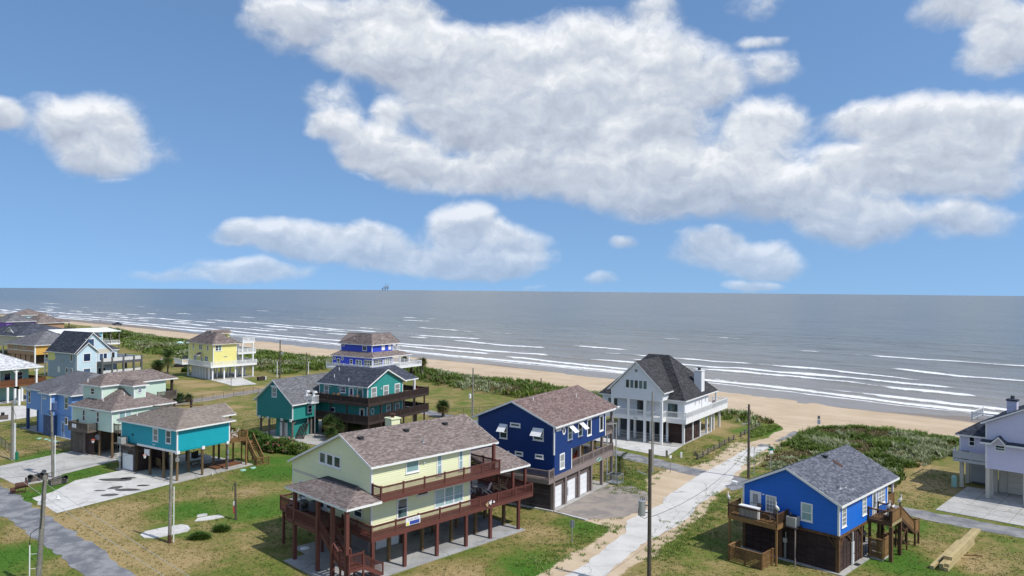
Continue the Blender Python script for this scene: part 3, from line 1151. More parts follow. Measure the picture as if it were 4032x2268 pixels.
# under the dune plants: darker olive to brown
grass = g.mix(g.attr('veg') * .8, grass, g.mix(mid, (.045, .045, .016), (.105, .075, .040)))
ct = g.vmath('DOT_PRODUCT', p, (TA[0], TA[1], 0), out=1)
cs = g.vmath('DOT_PRODUCT', p, (TB[0], TB[1], 0), out=1)
trk = g.noise(g.comb(ct * .018, cs * .55, 0.0), 1.0, 4, .6)
sandc = g.ramp(g.noise(p, .11, 5, .6) * .5 + trk * .5, [(.34, (.40, .305, .205)), (.5, (.475, .375, .262)), (.64, (.545, .44, .318))])
rip = g.noise(p, 1.5, 5, .7)
f = (rip - .5) * .22 + (tiny - .5) * .18 + 1.0
sandc = g.mix(1.0, sandc, g.comb(f, f, f), 'MULTIPLY')
wr = g.sstep(g.noise(g.comb(ct * .05, cs * .35, 1.7), 1.0, 6, .75), .62, .70)
sandc = g.mix(wr * .55, sandc, (.13, .10, .07))
sandc = g.mix(g.attr('wet'), sandc, (.215, .175, .140))
sf = g.sstep(g.attr('sand') + (fine - .5) * .55 + (mid - .5) * .5, .40, .60)
col = g.mix(sf, grass, sandc)
g.put(bs.inputs['Base Color'], col)
g.put(bs.inputs['Roughness'], g.lin(g.attr('wet'), 0, 1, .95, .5))
bs.inputs['Specular IOR Level'].default_value = .2
g.put(bs.inputs['Normal'], g.bump(fine * .6 + tiny * .5, .5, .08))
gr = link('ground', me, mt)
gr['kind'] = 'structure'

# sea -------------------------------------------------------------
tw = np.concatenate([-640 - np.cumsum(np.geomspace(4, 2200, 24))[::-1], np.arange(-640, 260, 1.7), 260 + np.cumsum(np.geomspace(3, 2400, 26))])
sw = np.concatenate([np.arange(-16, 70, .62), np.arange(70, 235, 1.25), 235 + np.cumsum(np.geomspace(2, 1100, 44))])
T_, S_ = np.meshgrid(tw, sw)
X_, Y_ = from_ts(T_, S_)
qq = S_ - np.interp(T_, ST, SO)
zz = np.zeros_like(qq); foam = np.zeros_like(qq)
LINES = [(7, .22, .16, 1.5), (17, .28, .34, 2.2), (29, .36, .40, 2.6), (43, .46, .40, 2.8), (58, .42, .46, 3.2), (76, .50, .44, 3.4), (97, .56, .44, 3.8), (122, .60, .42, 4.2), (152, .66, .40, 4.6), (186, .70, .36, 5.), (225, .74, .32, 5.)]
wx = fbm(T_ * .012, S_ * .012, 3, 40)
for k, (b, thr, amp, wd) in enumerate(LINES):
    c = b + 13 * (fbm(T_ * .011 + k * 7.3, T_ * 0 + k, 4, 21) - .5) * min(1, b / 20) + 1.6 * (fbm(T_ * .09, T_ * 0 + k * 3, 3, 22) - .5)
    a = fbm(T_ * .021 + k * 3.1, T_ * 0 + k * 5, 3, 30 + k)
    act = np.clip((a - thr) / .10, 0, 1)
    d_ = qq - c
    swell = np.exp(-(d_ / np.where(d_ < 0, wd * .55, wd * 1.6)) ** 2)
    zz += amp * swell * (.45 + .55 * act)
    tail = 3.5 + 9 * act * fbm(T_ * .05, T_ * 0 + k, 3, 50 + k) * (1.3 if k < 6 else .6)
    fr = np.where(d_ < 0, np.clip(1 + d_ / (1.4 + .5 * act), 0, 1), np.clip(1 - d_ / tail, 0, 1) ** 1.2)
    foam = np.maximum(foam, act * fr * np.where(d_ < 1.2, 1.0, .72))
sw_ = np.clip(1 - np.abs(qq - 1.5 - 5 * fbm(T_ * .05, T_ * 0, 4, 77)) / 1.5, 0, 1) * .75
foam = np.maximum(foam, sw_)
chop = (fbm(T_ * .11 + 5, S_ * .24, 4, 60) - .5) * .55 + (fbm(T_ * .035, S_ * .09, 3, 61) - .5) * .7
zz += chop * np.clip(qq / 40, .08, 1) * np.clip(1.6 - qq / 900, .0, 1)
zz = zz * np.clip((qq + 4) / 10, .05, 1) - .30
nr, nc = X_.shape
idx = np.arange(nr * nc).reshape(nr, nc)
Q = np.stack([idx[:-1, :-1], idx[:-1, 1:], idx[1:, 1:], idx[1:, :-1]], -1).reshape(-1, 4)
me = np_mesh('sea', np.stack([X_, Y_, zz], -1).reshape(-1, 3), quads=Q)
set_attr(me, 'foam', foam.ravel()); set_attr(me, 'off', qq.ravel())
me.polygons.foreach_set('use_smooth', [True] * len(me.polygons))
mt, g, bs = material('sea_mat')
p = g.pos()
ct = g.vmath('DOT_PRODUCT', p, (TA[0], TA[1], 0), out=1)
cs = g.vmath('DOT_PRODUCT', p, (TB[0], TB[1], 0), out=1)
pv = g.comb(ct * .45, cs, 0.0)
off = g.attr('off')
wcol = g.ramp(g.lin(off, 0., 260.), [(0., (.24, .215, .185)), (.2, (.185, .182, .168)), (.6, (.140, .152, .148)), (1., (.118, .136, .140))])
wv = g.noise(g.comb(ct * .016, cs * .06, .3), 1.0, 5, .6)
wcol = g.mix(1.0, wcol, g.comb(*[wv * .8 + .6] * 3), 'MULTIPLY')
lace = g.noise(pv, .75, 6, .72, .8)
lace2 = g.noise(pv, .16, 4, .6)
fo = g.attr('foam')
fm = g.sstep(fo + (lace - .5) * 1.15 + (lace2 - .5) * .5, .36, .66) * g.sstep(fo, .03, .20)
caps = g.sstep(g.noise(g.comb(ct * .09, cs * .32, 4.), 1.0, 5, .62), .735, .765) * g.sstep(off, 60., 120.) * g.lin(off, 500., 1500., 1., 0.)
fm = fm.max(caps * .6)
g.put(bs.inputs['Base Color'], g.mix(fm, wcol, (.74, .76, .77)))
g.put(bs.inputs['Roughness'], g.math('MULTIPLY_ADD', fm, .55, .26))
bs.inputs['IOR'].default_value = 1.333
bs.inputs['Specular IOR Level'].default_value = .42
w1 = g.noise(pv, .30, 5, .65); w2 = g.noise(g.comb(ct * .35, cs, 3.), .075, 4, .6)
bm = g.n('ShaderNodeBump')
bm.inputs['Strength'].default_value = .85
bm.inputs['Distance'].default_value = 1.0
g.put(bm.inputs['Height'], w1 * .55 + w2 * 2.2 + lace * .10)
g.nt.links.new(bm.outputs[0], bs.inputs['Normal'])
sea = link('sea', me, mt)
sea['kind'] = 'structure'


# roads and slabs ---------------------------------------------------
def ragged(poly, step=.7, amp=.18, seed=1):
    out = []
    for i in range(len(poly)):
        p, r = np.array(poly[i], float), np.array(poly[(i + 1) % len(poly)], float)
        d = r - p; L = np.hypot(*d)
        n = max(1, int(L / step)); nn = np.array([-d[1], d[0]]) / (L + 1e-9)
        for k in range(n):
            c = p + d * (k / n)
            o = (mnoise.noise((c[0] * .45, c[1] * .45, seed)) + .6 * mnoise.noise((c[0] * 1.5, c[1] * 1.5, seed + 9))) * amp * 2
            out.append(tuple(c + nn * (o if 0 < k else 0)))
    return out


def sheet(name, poly, z, mat, rag=0., seed=1, thick=0., step=.7):
    poly = ragged(poly, step, rag, seed) if rag else list(poly)
    tri = tessellate_polygon([[Vector((x, y, 0)) for x, y in poly]])
    me = bpy.data.meshes.new(name)
    n = len(poly)
    area = sum(poly[i][0] * poly[(i + 1) % n][1] - poly[(i + 1) % n][0] * poly[i][1] for i in range(n))
    if area < 0: poly = poly[::-1]; tri = [tuple(n - 1 - i for i in t) for t in tri]
    vs = [(x, y, z) for x, y in poly]
    fs = []
    for t in tri:
        a, b, c = [Vector(vs[i]) for i in t]
        fs.append(tuple(t) if (b - a).cross(c - a).z > 0 else tuple(reversed(t)))
    if thick:
        vs += [(x, y, z - thick) for x, y in poly]
        fs += [(i, n + i, n + (i + 1) % n, (i + 1) % n) for i in range(n)]
        fs = [tuple(f) if len(f) == 3 else tuple(f) for f in fs]
    me.from_pydata(vs, [], fs)
    me.validate()
    o = link(name, me, mat)
    o['kind'] = 'structure'
    return o


def strip(path, w):
    P = [Vector(p) for p in path]
    L, R = [], []
    for i, p in enumerate(P):
        d = (P[min(i + 1, len(P) - 1)] - P[max(i - 1, 0)]).normalized()
        nn = Vector((-d.y, d.x)) * (w / 2)
        L.append(tuple(p + nn)); R.append(tuple(p - nn))
    return R + L[::-1]


sheet('asphalt_road', [(-82, 107), (-62.6, 90.4), (-45.8, 75.2), (-39.2, 69.6), (-32, 62.6), (-20, 51), (-24, 48), (-35.7, 62.0), (-40.4, 66.2), (-44.8, 70.2), (-55.2, 79.4), (-80, 100)], .004, 'old_asphalt', .28, 3)
sheet('beach_lane', strip([(-42, 175), (-14, 143), (14.5, 112), (26.5, 97.8), (43.8, 82.6), (52, 75.2), (75, 55)], 3.5), .006, 'lane_asphalt', .30, 5)
sheet('concrete_road', [(3.6, 61), (4.7, 63), (6.3, 65.1), (9, 69.6), (11.8, 74.8), (12.3, 78), (14.8, 81.5), (17.6, 84.6), (18.2, 87), (21, 91.4), (23.2, 94.8), (25.8, 98.9), (29.3, 103.5), (33.5, 109.6), (37.5, 115.7), (41.2, 116.4), (35.3, 107.7), (30.5, 99.4), (27.9, 93.5),
                         (25.3, 89.2), (23.6, 87.2), (21.5, 84.1), (19.4, 79.5), (16.3, 75.2), (12.5, 70.8), (8.2, 63.1), (7, 60)], .014, 'road_concrete', .15, 7, step=.5)
sheet('asphalt_patch', [(39.1, 116.9), (40.1, 118), (41.6, 117.4), (40.8, 115.9), (39.4, 116.1)], .018, 'old_asphalt', .15, 8)
sheet('asphalt_patch', [(43.1, 120.4), (46, 124), (49.7, 129.2), (50.5, 128.3), (47, 123.4), (43.8, 119.9)], .004, 'lane_asphalt', .3, 9)
sheet('asphalt_patch', [(26.9, 92.5), (28.6, 94.6), (30.6, 96.4), (30, 93.6), (28.6, 91.2), (27.2, 90.2)], .020, 'old_asphalt', .3, 10)
sheet('sandy_lane', strip([(-96, 136), (-75, 149), (-68.3, 158.5), (-61.8, 171), (-55, 185), (-46, 200)], 4.6), .005, 'gravel', .35, 11)
sheet('gravel_yard', [(5.2, 81.6), (8.3, 78.4), (12, 79), (14.4, 82), (16.4, 86), (16.6, 89), (15.2, 92.2), (12.4, 92.6), (11.4, 91.6)], .006, 'gravel', .35, 13)
sheet('driveway', [(-69.4, 99.9), (-65.2, 109.3), (-55.2, 104), (-58.3, 95.8), (-58, 92.3), (-60.1, 89.9), (-65.3, 94)], .010, 'drive_concrete', .03, 14)
sheet('driveway', [(-48.9, 79.3), (-55.2, 84.9), (-54.5, 87.5), (-54.9, 92.7), (-51.9, 98.1), (-49.0, 96.6), (-41.9, 91.9)], .010, 'pale_drive_concrete', .03, 15)
sheet('driveway', [(-78.8, 193.6), (-69, 182.6), (-64.5, 186.4), (-72.8, 199)], .010, 'pale_drive_concrete', .08, 16)
sheet('driveway', [(27.3, 116.6), (22.9, 108.4), (17.6, 113.6), (12, 121), (18, 132)], .010, 'pale_drive_concrete', .05, 17)
sheet('driveway', [(-103.7, 149), (-100, 150.6), (-93.6, 145.8), (-89, 139), (-91.8, 132), (-112, 141), (-114, 153)], .010, 'pale_drive_concrete', .05, 18)
for pl in ([(-36.5, 72.5), (-36.5, 73.6), (-35.3, 74.8), (-33.9, 75.8), (-33.1, 75.5), (-32.4, 74.5), (-32.3, 73.7), (-33.3, 72.7), (-34.6, 71.6), (-35.7, 71.7)], [(-33, 76.9), (-33.1, 77.9), (-32.2, 78.6), (-31.3, 79.1), (-30.5, 78.4), (-31.3, 77.6), (-32.4, 77)], [(-33.4, 78.3), (-33.6, 79), (-33.1, 79.5), (-32.7, 79.4), (-32.5, 78.8), (-33, 78.4)]):
    sheet('concrete_pad', pl, .05, 'pale_drive_concrete', .05, 19, thick=.1)
for k, (x, y, a, b) in enumerate([(-49.9, 93.2, 2.3, .7), (-48.1, 89.5, .75, .8), (-46.2, 88.6, 1.5, .6), (-49.3, 88.2, .7, .3), (-47.1, 86.4, .9, .6), (-45.3, 90.6, .8, .45), (-49.0, 94, 1.0, .6)]):
    pts = []
    for i in range(18):
        t = 2 * math.pi * i / 18
        r = 1 + .35 * mnoise.noise((math.cos(t) * 1.4 + k * 5, math.sin(t) * 1.4, k))
        u, v = a * r * math.cos(t), b * r * math.sin(t)
        pts.append((x + u * .98 + v * .35, y + v * .94 - u * .05))
    sheet('puddle_stain', pts, .014, 'wet_stain')
# lavender house apron: single slabs with open joints
for i in range(6):
    for j in range(7):
        o_ = np.array([47.9, 82.9]); e1 = np.array([.70, .715]) * 2.35; e2 = np.array([.735, -.678]) * 2.3
        a = o_ + e1 * i + e2 * j
        if i > 5: continue
        c = [a + e1 * .012 + e2 * .012, a + e1 * .988 + e2 * .012, a + e1 * .988 + e2 * .988, a + e1 * .012 + e2 * .988]
        sheet('paving_slab', [tuple(q) for q in c], .05, 'drive_concrete', thick=.07)
# ------------------------------------------------------------------ houses
HG = 'houses on stilts along the beach'


def slab(h, x0, x1, y0, y1, mat='house_slab', z=.06):
    o = h.part('slab', MB().box(x0, x1, y0, y1, -.15, z), mat)
    return o


# ---- 1 cream house, closest to the camera
h = House('beach_house', 'large cream two storey stilt house with dark red wrap around decks and brown roof', (-9.17, 64.61), 45.7, group=HG)
slab(h, -6.8, 14.9, -.45, 8.9, 'slab_concrete'); slab(h, -4.5, 14.9, 8.902, 11.3, 'slab_concrete')
x0, x1, ya, yb = -2.65, 8.9, 1.45, 14.8
gpoly = [(x0, ya, 3.3), (x0, ya, 9.1), (x0, 6.0, 11.08), (x0, yb, 7.34), (x0, yb, 3.3)]
h.part('wall', MB().prism(gpoly, (x1 - x0, 0, 0)), 'cream_siding')
h.siding('x', x0, ya + .1, yb - .1, 3.3, 11.05, 'cream_siding', .19, gspan(7.34 if 0 else 9.1, 7.34, 6.0, ya + .1, yb - .1, 11.08))
h.siding('y', ya, x0 + .1, x1 - .1, 3.3, 9.1, 'cream_siding', .19)
h.trim([(x0 - .045, x0 + .1, ya - .045, ya + .1, 3.3, 9.08), (x1 - .1, x1 + .04, ya - .045, ya + .1, 3.3, 9.08), (x0 - .045, x0 + .1, yb - .1, yb + .045, 3.3, 7.4)])
h.trim([(x0 - .04, x0 + .01, 10.3, yb - .12, 6.35, 6.62)], 'sand_siding', 'flashing_board')
h.gable_x(-3.0, 12.35, 1.0, 9.14, 6.0, 11.30, 15.2, 7.36, 'brown_shingle', exposure=.145, tab=.30)
A_, B_, C_, D_, E_, F_ = (-6.15, -.15, 6.4), (-6.15, 9.9, 6.4), (-2.7, 8.3, 6.98), (-2.7, 3.4, 6.98), (-2.7, -.15, 6.4), (-2.7, 9.9, 6.4)
h.roof([([B_, A_, D_, C_], [0]), ([A_, E_, D_], [0]), ([F_, B_, C_], [0])], 'brown_shingle', caps=[(A_, D_), (B_, C_)], exposure=.145, tab=.30, name='porch_roof')
h.part('flashing', MB().prism([(-2.71, 3.4, 7.03), (-2.71, 8.3, 7.03), (-3.25, 8.5, 6.95), (-3.25, 3.2, 6.95)], -.02), 'black_shingle')
h.gable_x(11.8, 16.75, .7, 6.2, 5.6, 7.35, 10.5, 6.2, 'brown_shingle', exposure=.145, tab=.30, name='porch_roof')
for (y, za, zb, pa) in ((0, 1.02, 2.54, 0), ):
    h.window('y', ya, 1.02, 2.54, 7.78, 8.98, 'fixed', 'aqua_sky_pane', tw=.13)
h.window('y', ya, 4.64, 5.31, 6.98, 8.98, 'hung', 'aqua_sky_pane', tw=.13)
h.window('y', ya, 7.35, 7.96, 6.98, 8.98, 'hung', 'aqua_sky_pane', tw=.13)
h.window('y', ya, 4.38, 8.04, 3.9, 5.72, 'hung', 'aqua_sky_pane', tw=.14, cols=3)
h.window('y', ya, .05, 1.30, 3.82, 5.72, 'hung', 'teal_pane', tw=.15)
h.window('y', ya, 2.32, 3.68, 5.46, 5.92, 'fixed', 'dark_pane', tw=.11)
for a in (6.19, 7.43, 8.68):
    h.window('x', x0, a, a + 1.2, 7.95, 9.12, 'fixed', 'teal_pane', tw=.15)
h.window('x', x0, 12.25, 13.47, 4.03, 5.70, 'hung', 'teal_pane', tw=.12)
h.door('x', x0, 8.68, 10.06, 3.62, 5.75, 'white_metal', 'dark_pane', (.25, .75, .15, .9))
h.window('x', x0, 7.35, 8.6, 3.9, 5.6, 'hung', 'dark_pane', tw=.12)
h.window('x', x0, 2.73, 4.03, 4.22, 5.45, 'hung', 'teal_pane', tw=.12)
RB = 'red_brown_paint'
h.deck(-2.65, 11.7, .02, 1.45, 6.55, RB, .3, single=True)
h.deck(8.9, 11.7, 1.45, 10.5, 6.546, RB, .3)
h.rail([(-2.6, 1.35), (-2.6, .08), (11.64, .08), (11.64, 9.5)], 6.55, .98, RB, .13, 2.38, .118)
h.deck(-3.6, 16.5, .02, 1.45, 3.4, RB, .33, single=True)
h.deck(8.9, 16.5, 1.45, 10.4, 3.396, RB, .3)
h.deck(-3.6, -2.65, 1.45, 4.6, 3.4, RB, .3, axis='y')
h.deck(-6.1, -2.65, 4.6, 9.9, 3.62, RB, .34, axis='y', single=True)
h.deck(-4.9, -2.65, 9.9, 13.2, 3.618, RB, .34, axis='y', single=True)
h.rail([(-3.54, 4.55), (-3.54, .08), (16.44, .08), (16.44, 10.3)], 3.4, .96, RB, .13, 2.38, .118)
h.rail([(-6.04, 4.75), (-6.04, 9.84), (-4.86, 9.84)], 3.62, 1.0, RB, .13, 3.4, .118)
h.rail([(-4.86, 9.9), (-4.86, 13.14), (-2.7, 13.14)], 3.62, 1.0, RB, .13, 3.4, .118)
h.part('brace', MB().beam((-4.8, 12.9, 3.25), (-2.9, 12.9, 1.6), .12), RB)
h.pilings([(-3.4, .15), (0, 0.15), (3.67, .15), (7.26, .15), (10.46, .15), (14.47, .15)], .05, 3.06, .28, RB)
h.pilings([(-.19, 2.2), (3.61, 2.2), (7.2, 2.2), (10.4, 2.2), (14.4, 2.2), (3.6, 5.2), (7.4, 5.2), (10.4, 5.0), (14.4, 5.0), (-2.4, 5.2), (3.6, 8.4), (7.4, 8.4), (10.4, 8.4), (14.4, 8.4), (-2.4, 8.4), (0.5, 10.9), (7.4, 10.9)], .05, 3.3, .28, 'raw_post_wood')
h.pilings([(-5.95, 8.5), (-5.95, 4.6), (-5.95, 2.3), (-5.95, .15)], .05, 6.28, .30, RB, name='porch_post')
h.pilings([(11.6, .9), (11.6, 6.0)], 6.55, 9.05, .26, RB, name='porch_post')
h.pilings([(14.47, 1.0), (16.3, 1.0), (14.47, 10), (11.9, 5.6)], 3.4, 6.1, .26, RB, name='porch_post')
h.pilings([(-3.2, 8.4), (-4.6, 13.0)], .05, 3.3, .22, RB)
h.stairs((-5.4, 4.55, 3.6), (-5.4, 1.15, 1.42), 1.05, 10, RB)
h.rail([(-5.93, 4.5, 3.6), (-5.93, 1.2, 1.42)], 0, 1.0, RB, .11, 3.6, .12)
h.rail([(-4.86, 4.5, 3.6), (-4.86, 1.2, 1.42)], 0, 1.0, RB, .11, 3.6, .12)
h.deck(-6.05, -4.6, -.35, 1.13, 1.42, RB, .2, axis='y')
h.rail([(-6.0, 1.13), (-6.0, -.3), (-4.62, -.3)], 1.42, 1.2, RB, .11, 1.4, .12)
h.pilings([(-6.0, 1.0), (-6.0, -.3), (-4.62, -.3), (-4.62, 1.0)], .05, 1.2, .14, RB, name='stair_post')
h.stairs((-4.6, .42, 1.42), (-2.5, .42, .1), 1.1, 6, RB)
h.rail([(-4.55, -.1, 1.42), (-2.5, -.1, .1)], 0, .95, RB, .11, 2.2, .12)
h.part('storage_room', MB().box(-.3, 3.3, 5.3, 8.6, .06, 3.25), 'taupe_paint')
h.door('y', 5.3, .55, 1.85, .1, 2.5, 'white_metal'); h.door('y', 5.3, 1.95, 3.15, .1, 2.5, 'white_metal')
h.part('chimney', MB().box(3.8, 4.85, 7.35, 8.4, 9.6, 11.55).box(3.72, 4.93, 7.27, 8.48, 11.55, 11.68), 'cream_siding')
h.part('chimney_cap', MB().cyl((4.32, 7.87, 11.68), (4.32, 7.87, 11.98), .19, .19, 12).cyl((4.32, 7.87, 11.98), (4.32, 7.87, 12.05), .32, .32, 12), 'rust')
h.vents([(-1.49, 4.84, 10.83), (3.72, 4.86, 10.84), (8.62, 4.9, 10.85)], 'box'); h.vents([(4.17, 2.81, 9.95)], 'pipe')
h.part('floodlight', MB().box(3.0, 3.2, 1.28, 1.4, 8.45, 8.6), 'white_plastic')
cream = h
# banner hanging on the front railing
bn = h.part('banner', MB().box(.0, 1.6, -.02, -.005, 3.62, 4.30), 'sign_white')
obj('banner_print', MB().box(.42, 1.5, -.024, -.0205, 3.66, 3.98), 'blue_letter', bn)
obj('banner_print', MB().box(.05, .33, -.024, -.0205, 3.64, 3.9), 'sign_yellow', bn)
tx = bpy.data.curves.new('lettering', 'FONT'); tx.body = 'FOR SALE'; tx.size = .26; tx.extrude = .003
t_o = link('lettering', tx, 'grey_letter', bn, (.26, -.026, 4.05), (math.pi / 2, 0, 0))

# ---- 2 navy house
h = House('beach_house', 'navy blue stilt house with white awnings, garages and brown roof beside the gravel yard', (4.8, 81.41), 58.0, group=HG)
slab(h, -.15, 14.2, -.3, 10.2)
NV = 'navy_siding'
TP = 'taupe_paint'
gp = [(0, 0, 6.2), (0, 0, 9.35), (0, 5.36, 11.62), (0, 10.3, 9.5), (0, 10.3, 6.2)]
h.part('wall', MB().prism(gp, (13.42, 0, 0)), NV)
h.part('wall', MB().box(.002, 4.2, .002, 10.298, 3.85, 6.2), NV)
h.part('wall', MB().box(4.2, 13.4, 5.2, 10.29, 3.87, 6.2), NV)
h.part('porch_ceiling', MB().box(4.2, 13.38, .03, 5.2, 6.14, 6.198), 'taupe_paint')
h.siding('x', 0, .12, 10.2, 3.85, 11.6, NV, .18, gspan(9.35, 9.5, 5.36, .12, 10.2, 11.62))
h.siding('y', 0, .12, 13.32, 6.2, 9.36, NV, .18)
h.siding('y', 0, .12, 4.1, 3.85, 6.2, NV, .18)
h.trim([(-.05, .1, -.05, .1, 6.18, 9.4), (13.32, 13.46, -.05, .1, 6.15, 9.35), (4.1, 4.24, -.05, .08, 3.85, 6.2), (-.05, .1, 10.2, 10.35, 5.2, 9.5)])
h.gable_x(-.42, 16.4, -.45, 9.42, 5.36, 11.80, 10.85, 9.48, 'red_brown_shingle', exposure=.145, tab=.30, rake=(1, 1))
ff = MB()
for k in range(46): ff.box(-.2 + k * .36, -.12 + k * .36, -.43, .0, 9.08, 9.22)
h.part('rafter_tails', ff, 'white_trim', kind='stuff')
h.window('y', 0, .42, 1.5, 8.77, 9.26, 'fixed', 'dark_pane', tw=.14)
h.round_window('y', 0, 2.2, 8.53, .36, .44)
h.window('y', 0, 3.16, 4.25, 7.27, 8.94, 'hung', 'teal_pane', tw=.13)
h.window('y', 0, 5.77, 6.87, 7.25, 8.92, 'hung', 'teal_pane', tw=.13)
h.window('y', 0, 8.13, 9.34, 6.93, 8.93, 'fixed', 'dark_pane', tw=.16)
h.window('y', 0, 11.58, 12.72, 6.93, 8.9, 'fixed', 'dark_pane', tw=.16)
h.window('y', 0, 1.24, 2.4, 4.32, 6.06, 'hung', 'blind_pane', tw=.15)
for (a, b, zt, l) in ((3.16, 4.25, 8.94, .95), (5.77, 6.87, 8.92, .95)):
    q = MB(); p0 = [(a + .04, -.08, zt), (b - .04, -.08, zt), (b - .04, -1.0, zt - .72), (a + .04, -1.0, zt - .72)]
    q.prism(p0, (0, .02, .04)); w_ = h.part('awning', q, 'white_metal')
    obj('awning_arm', MB().beam((a + .08, -.08, zt - .95), (a + .08, -.97, zt - .72), .03).beam((b - .08, -.08, zt - .95), (b - .08, -.97, zt - .72), .03), 'white_metal', w_)
for (a, b, z0_, zt, l) in ((6.1, 7.18, 7.28, 8.93, .8), (1.32, 2.7, 7.58, 8.95, .85)):
    h.window('x', 0, a, b, z0_, zt, 'hung', 'teal_pane', tw=.13)
    q = MB(); q.prism([(-.08, a + .02, zt), (-.08, b - .02, zt), (-.85, b - .02, zt - .75), (-.85, a + .02, zt - .75)], (.02, 0, .04))
    w_ = h.part('awning', q, 'white_metal')
    sl_ = MB()
    for k in range(1, 6): sl_.beam((-.08 - .77 * k / 6, a + .02, zt + .045 - .75 * k / 6), (-.08 - .77 * k / 6, b - .02, zt + .045 - .75 * k / 6), .015)
    obj('awning_rib', sl_, 'white_trim', w_)
    obj('awning_arm', MB().beam((-.08, a + .06, zt - .95), (-.83, a + .06, zt - .75), .03).beam((-.08, b - .06, zt - .95), (-.83, b - .06, zt - .75), .03), 'white_metal', w_)
h.window('x', 0, 4.37, 5.75, 8.77, 9.26, 'fixed', 'dark_pane', tw=.15)
for (a, b) in ((7.93, 9.0), (3.99, 5.07), (1.34, 2.4)): h.window('x', 0, a, b, 5.57, 6.06, 'fixed', 'dark_pane', tw=.15)
h.part('wall_lamp', MB().box(-.16, -.02, 5.82, 5.98, 5.75, 5.95).box(-.26, -.1, 5.85, 5.95, 5.9, 6.0), 'white_plastic')
h.deck(4.2, 15.9, .0, 5.2, 3.86, TP, .35); h.deck(-1.25, -.06, -.05, 11.4, 3.62, TP, .4, axis='y')
h.deck(13.4, 15.9, .02, 8.0, 6.45, TP, .3)
h.trim([(-.04, 16.0, -.06, -.005, 3.24, 3.86)], TP, 'beam')
h.rail([(4.3, .06), (15.84, .06), (15.84, 5.0)], 3.86, .92, TP, .14, 2.85, .13)
h.rail([(13.5, .06), (15.84, .06), (15.84, 8.)], 6.45, 1.1, TP, .13, 2.4, .13)
h.rail([(-.1, .0), (-1.2, .0), (-1.2, 11.3)], 3.62, 1.05, TP, .14, 5.4, .13)
h.pilings([(.16, .18), (2.92, .18), (6.24, .18), (9.66, .18), (12.8, .18), (15.73, .18)], .05, 3.24, .34, TP)
h.pilings([(6.65, .22), (10.0, .22), (12.9, .22)], 3.86, 6.15, .30, TP, name='porch_post'); h.pilings([(15.73, .2), (15.73, 6)], 3.86, 9.2, .28, TP, name='porch_post')
h.pilings([(.2, 10.2), (15.7, 6.2), (12.8, 6.2), (9.7, 10)], .05, 3.24, .3, TP)
for (a, b) in ((.24, 2.26), (3.52, 5.64), (6.8, 8.72)):
    h.garage_door('y', .28, a + .12, b, .10, 2.55)
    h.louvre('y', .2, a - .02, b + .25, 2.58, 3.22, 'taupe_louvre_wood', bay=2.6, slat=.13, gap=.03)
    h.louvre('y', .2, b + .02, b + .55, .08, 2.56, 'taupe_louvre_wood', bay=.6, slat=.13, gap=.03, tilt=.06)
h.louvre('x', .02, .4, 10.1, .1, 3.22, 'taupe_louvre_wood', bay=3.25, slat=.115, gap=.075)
h.part('wall', MB().box(9.0, 9.1, .3, 10, .06, 3.22), TP)
h.part('meter_box', MB().box(3.05, 3.35, -.06, .0, 1.0, 1.9), 'galvanised')
h.vents([(3.08, 4.51, 11.4), (11.6, 3.2, 10.9)], 'white')
sg = h.part('house_sign', MB().prism([(11.5 + .72 * math.cos(t), -.075, 3.54 + .22 * math.sin(t)) for t in [i * math.pi / 10 for i in range(20)]], (0, .02, 0)), 'seafoam_siding')
obj('sign_emblem', MB().prism([(11.5 + x, -.085, 3.54 + z) for x, z in ((-.6, -.06), (-.35, .02), (-.1, .12), (.2, .16), (.5, .13), (.55, .03), (.3, .02), (.05, -.02), (-.2, -.1), (-.4, -.13))], (0, .009, 0)), 'dark_metal', sg)
h.part('floodlight', MB().box(15.6, 16.3, -.75, -.5, 9.45, 9.55), 'white_plastic')
navy = h

# ---- 3 bright blue house, on the right
h = House('beach_house', 'bright blue one storey stilt house with grey roof above brown louvred walls', (28.57, 63.86), 44.5, group=HG)
slab(h, -.3, 6.1, -.5, 9.3); slab(h, 6.102, 11.5, -.3, 9.3)
BL = 'bright_blue_siding'
gp = [(0, 0, 3.3), (0, 0, 6.0), (0, 4.65, 8.28), (0, 9.0, 6.15), (0, 9.0, 3.3)]
h.part('wall', MB().prism(gp, (11.75, 0, 0)), BL)
h.siding('x', 0, .12, 8.9, 3.3, 8.26, BL, .175, gspan(6.0, 6.15, 4.65, .12, 8.9, 8.28))
h.siding('y', 0, .12, 11.65, 3.3, 6.02, BL, .175)
h.trim([(-.05, .12, -.05, .12, 3.28, 6.0), (11.63, 11.79, -.05, .12, 3.28, 6.0), (-.05, .12, 8.88, 9.05, 3.28, 6.15)])
h.gable_x(-.36, 14.0, -.36, 6.06, 4.65, 8.52, 9.4, 6.10, 'grey_blue_shingle', exposure=.165, tab=.30, fh=.22)
h.trim([(-.02, 11.8, -.10, -.005, 3.06, 3.29), (-.10, -.005, -.02, 9.05, 3.06, 3.29)], 'brown_deck_wood', 'beam')
h.window('y', 0, .45, 1.46, 3.9, 5.6, 'hung', 'blind_pane', tw=.13, grid=(2, 2))
h.window('y', 0, 5.2, 6.2, 3.95, 5.64, 'hung', 'blind_pane', tw=.13, grid=(2, 2))
h.window('y', 0, 9.06, 10.97, 4.12, 5.66, 'hung', 'blind_pane', tw=.13, cols=2, grid=(2, 2))
h.door('y', 0, 7.6, 8.82, 3.5, 5.75, 'white_metal', 'dark_pane', (.2, .8, .3, .92))
h.door('x', 0, 7.17, 8.28, 3.62, 5.66, 'white_metal', 'blind_pane', (.22, .8, .42, .92))
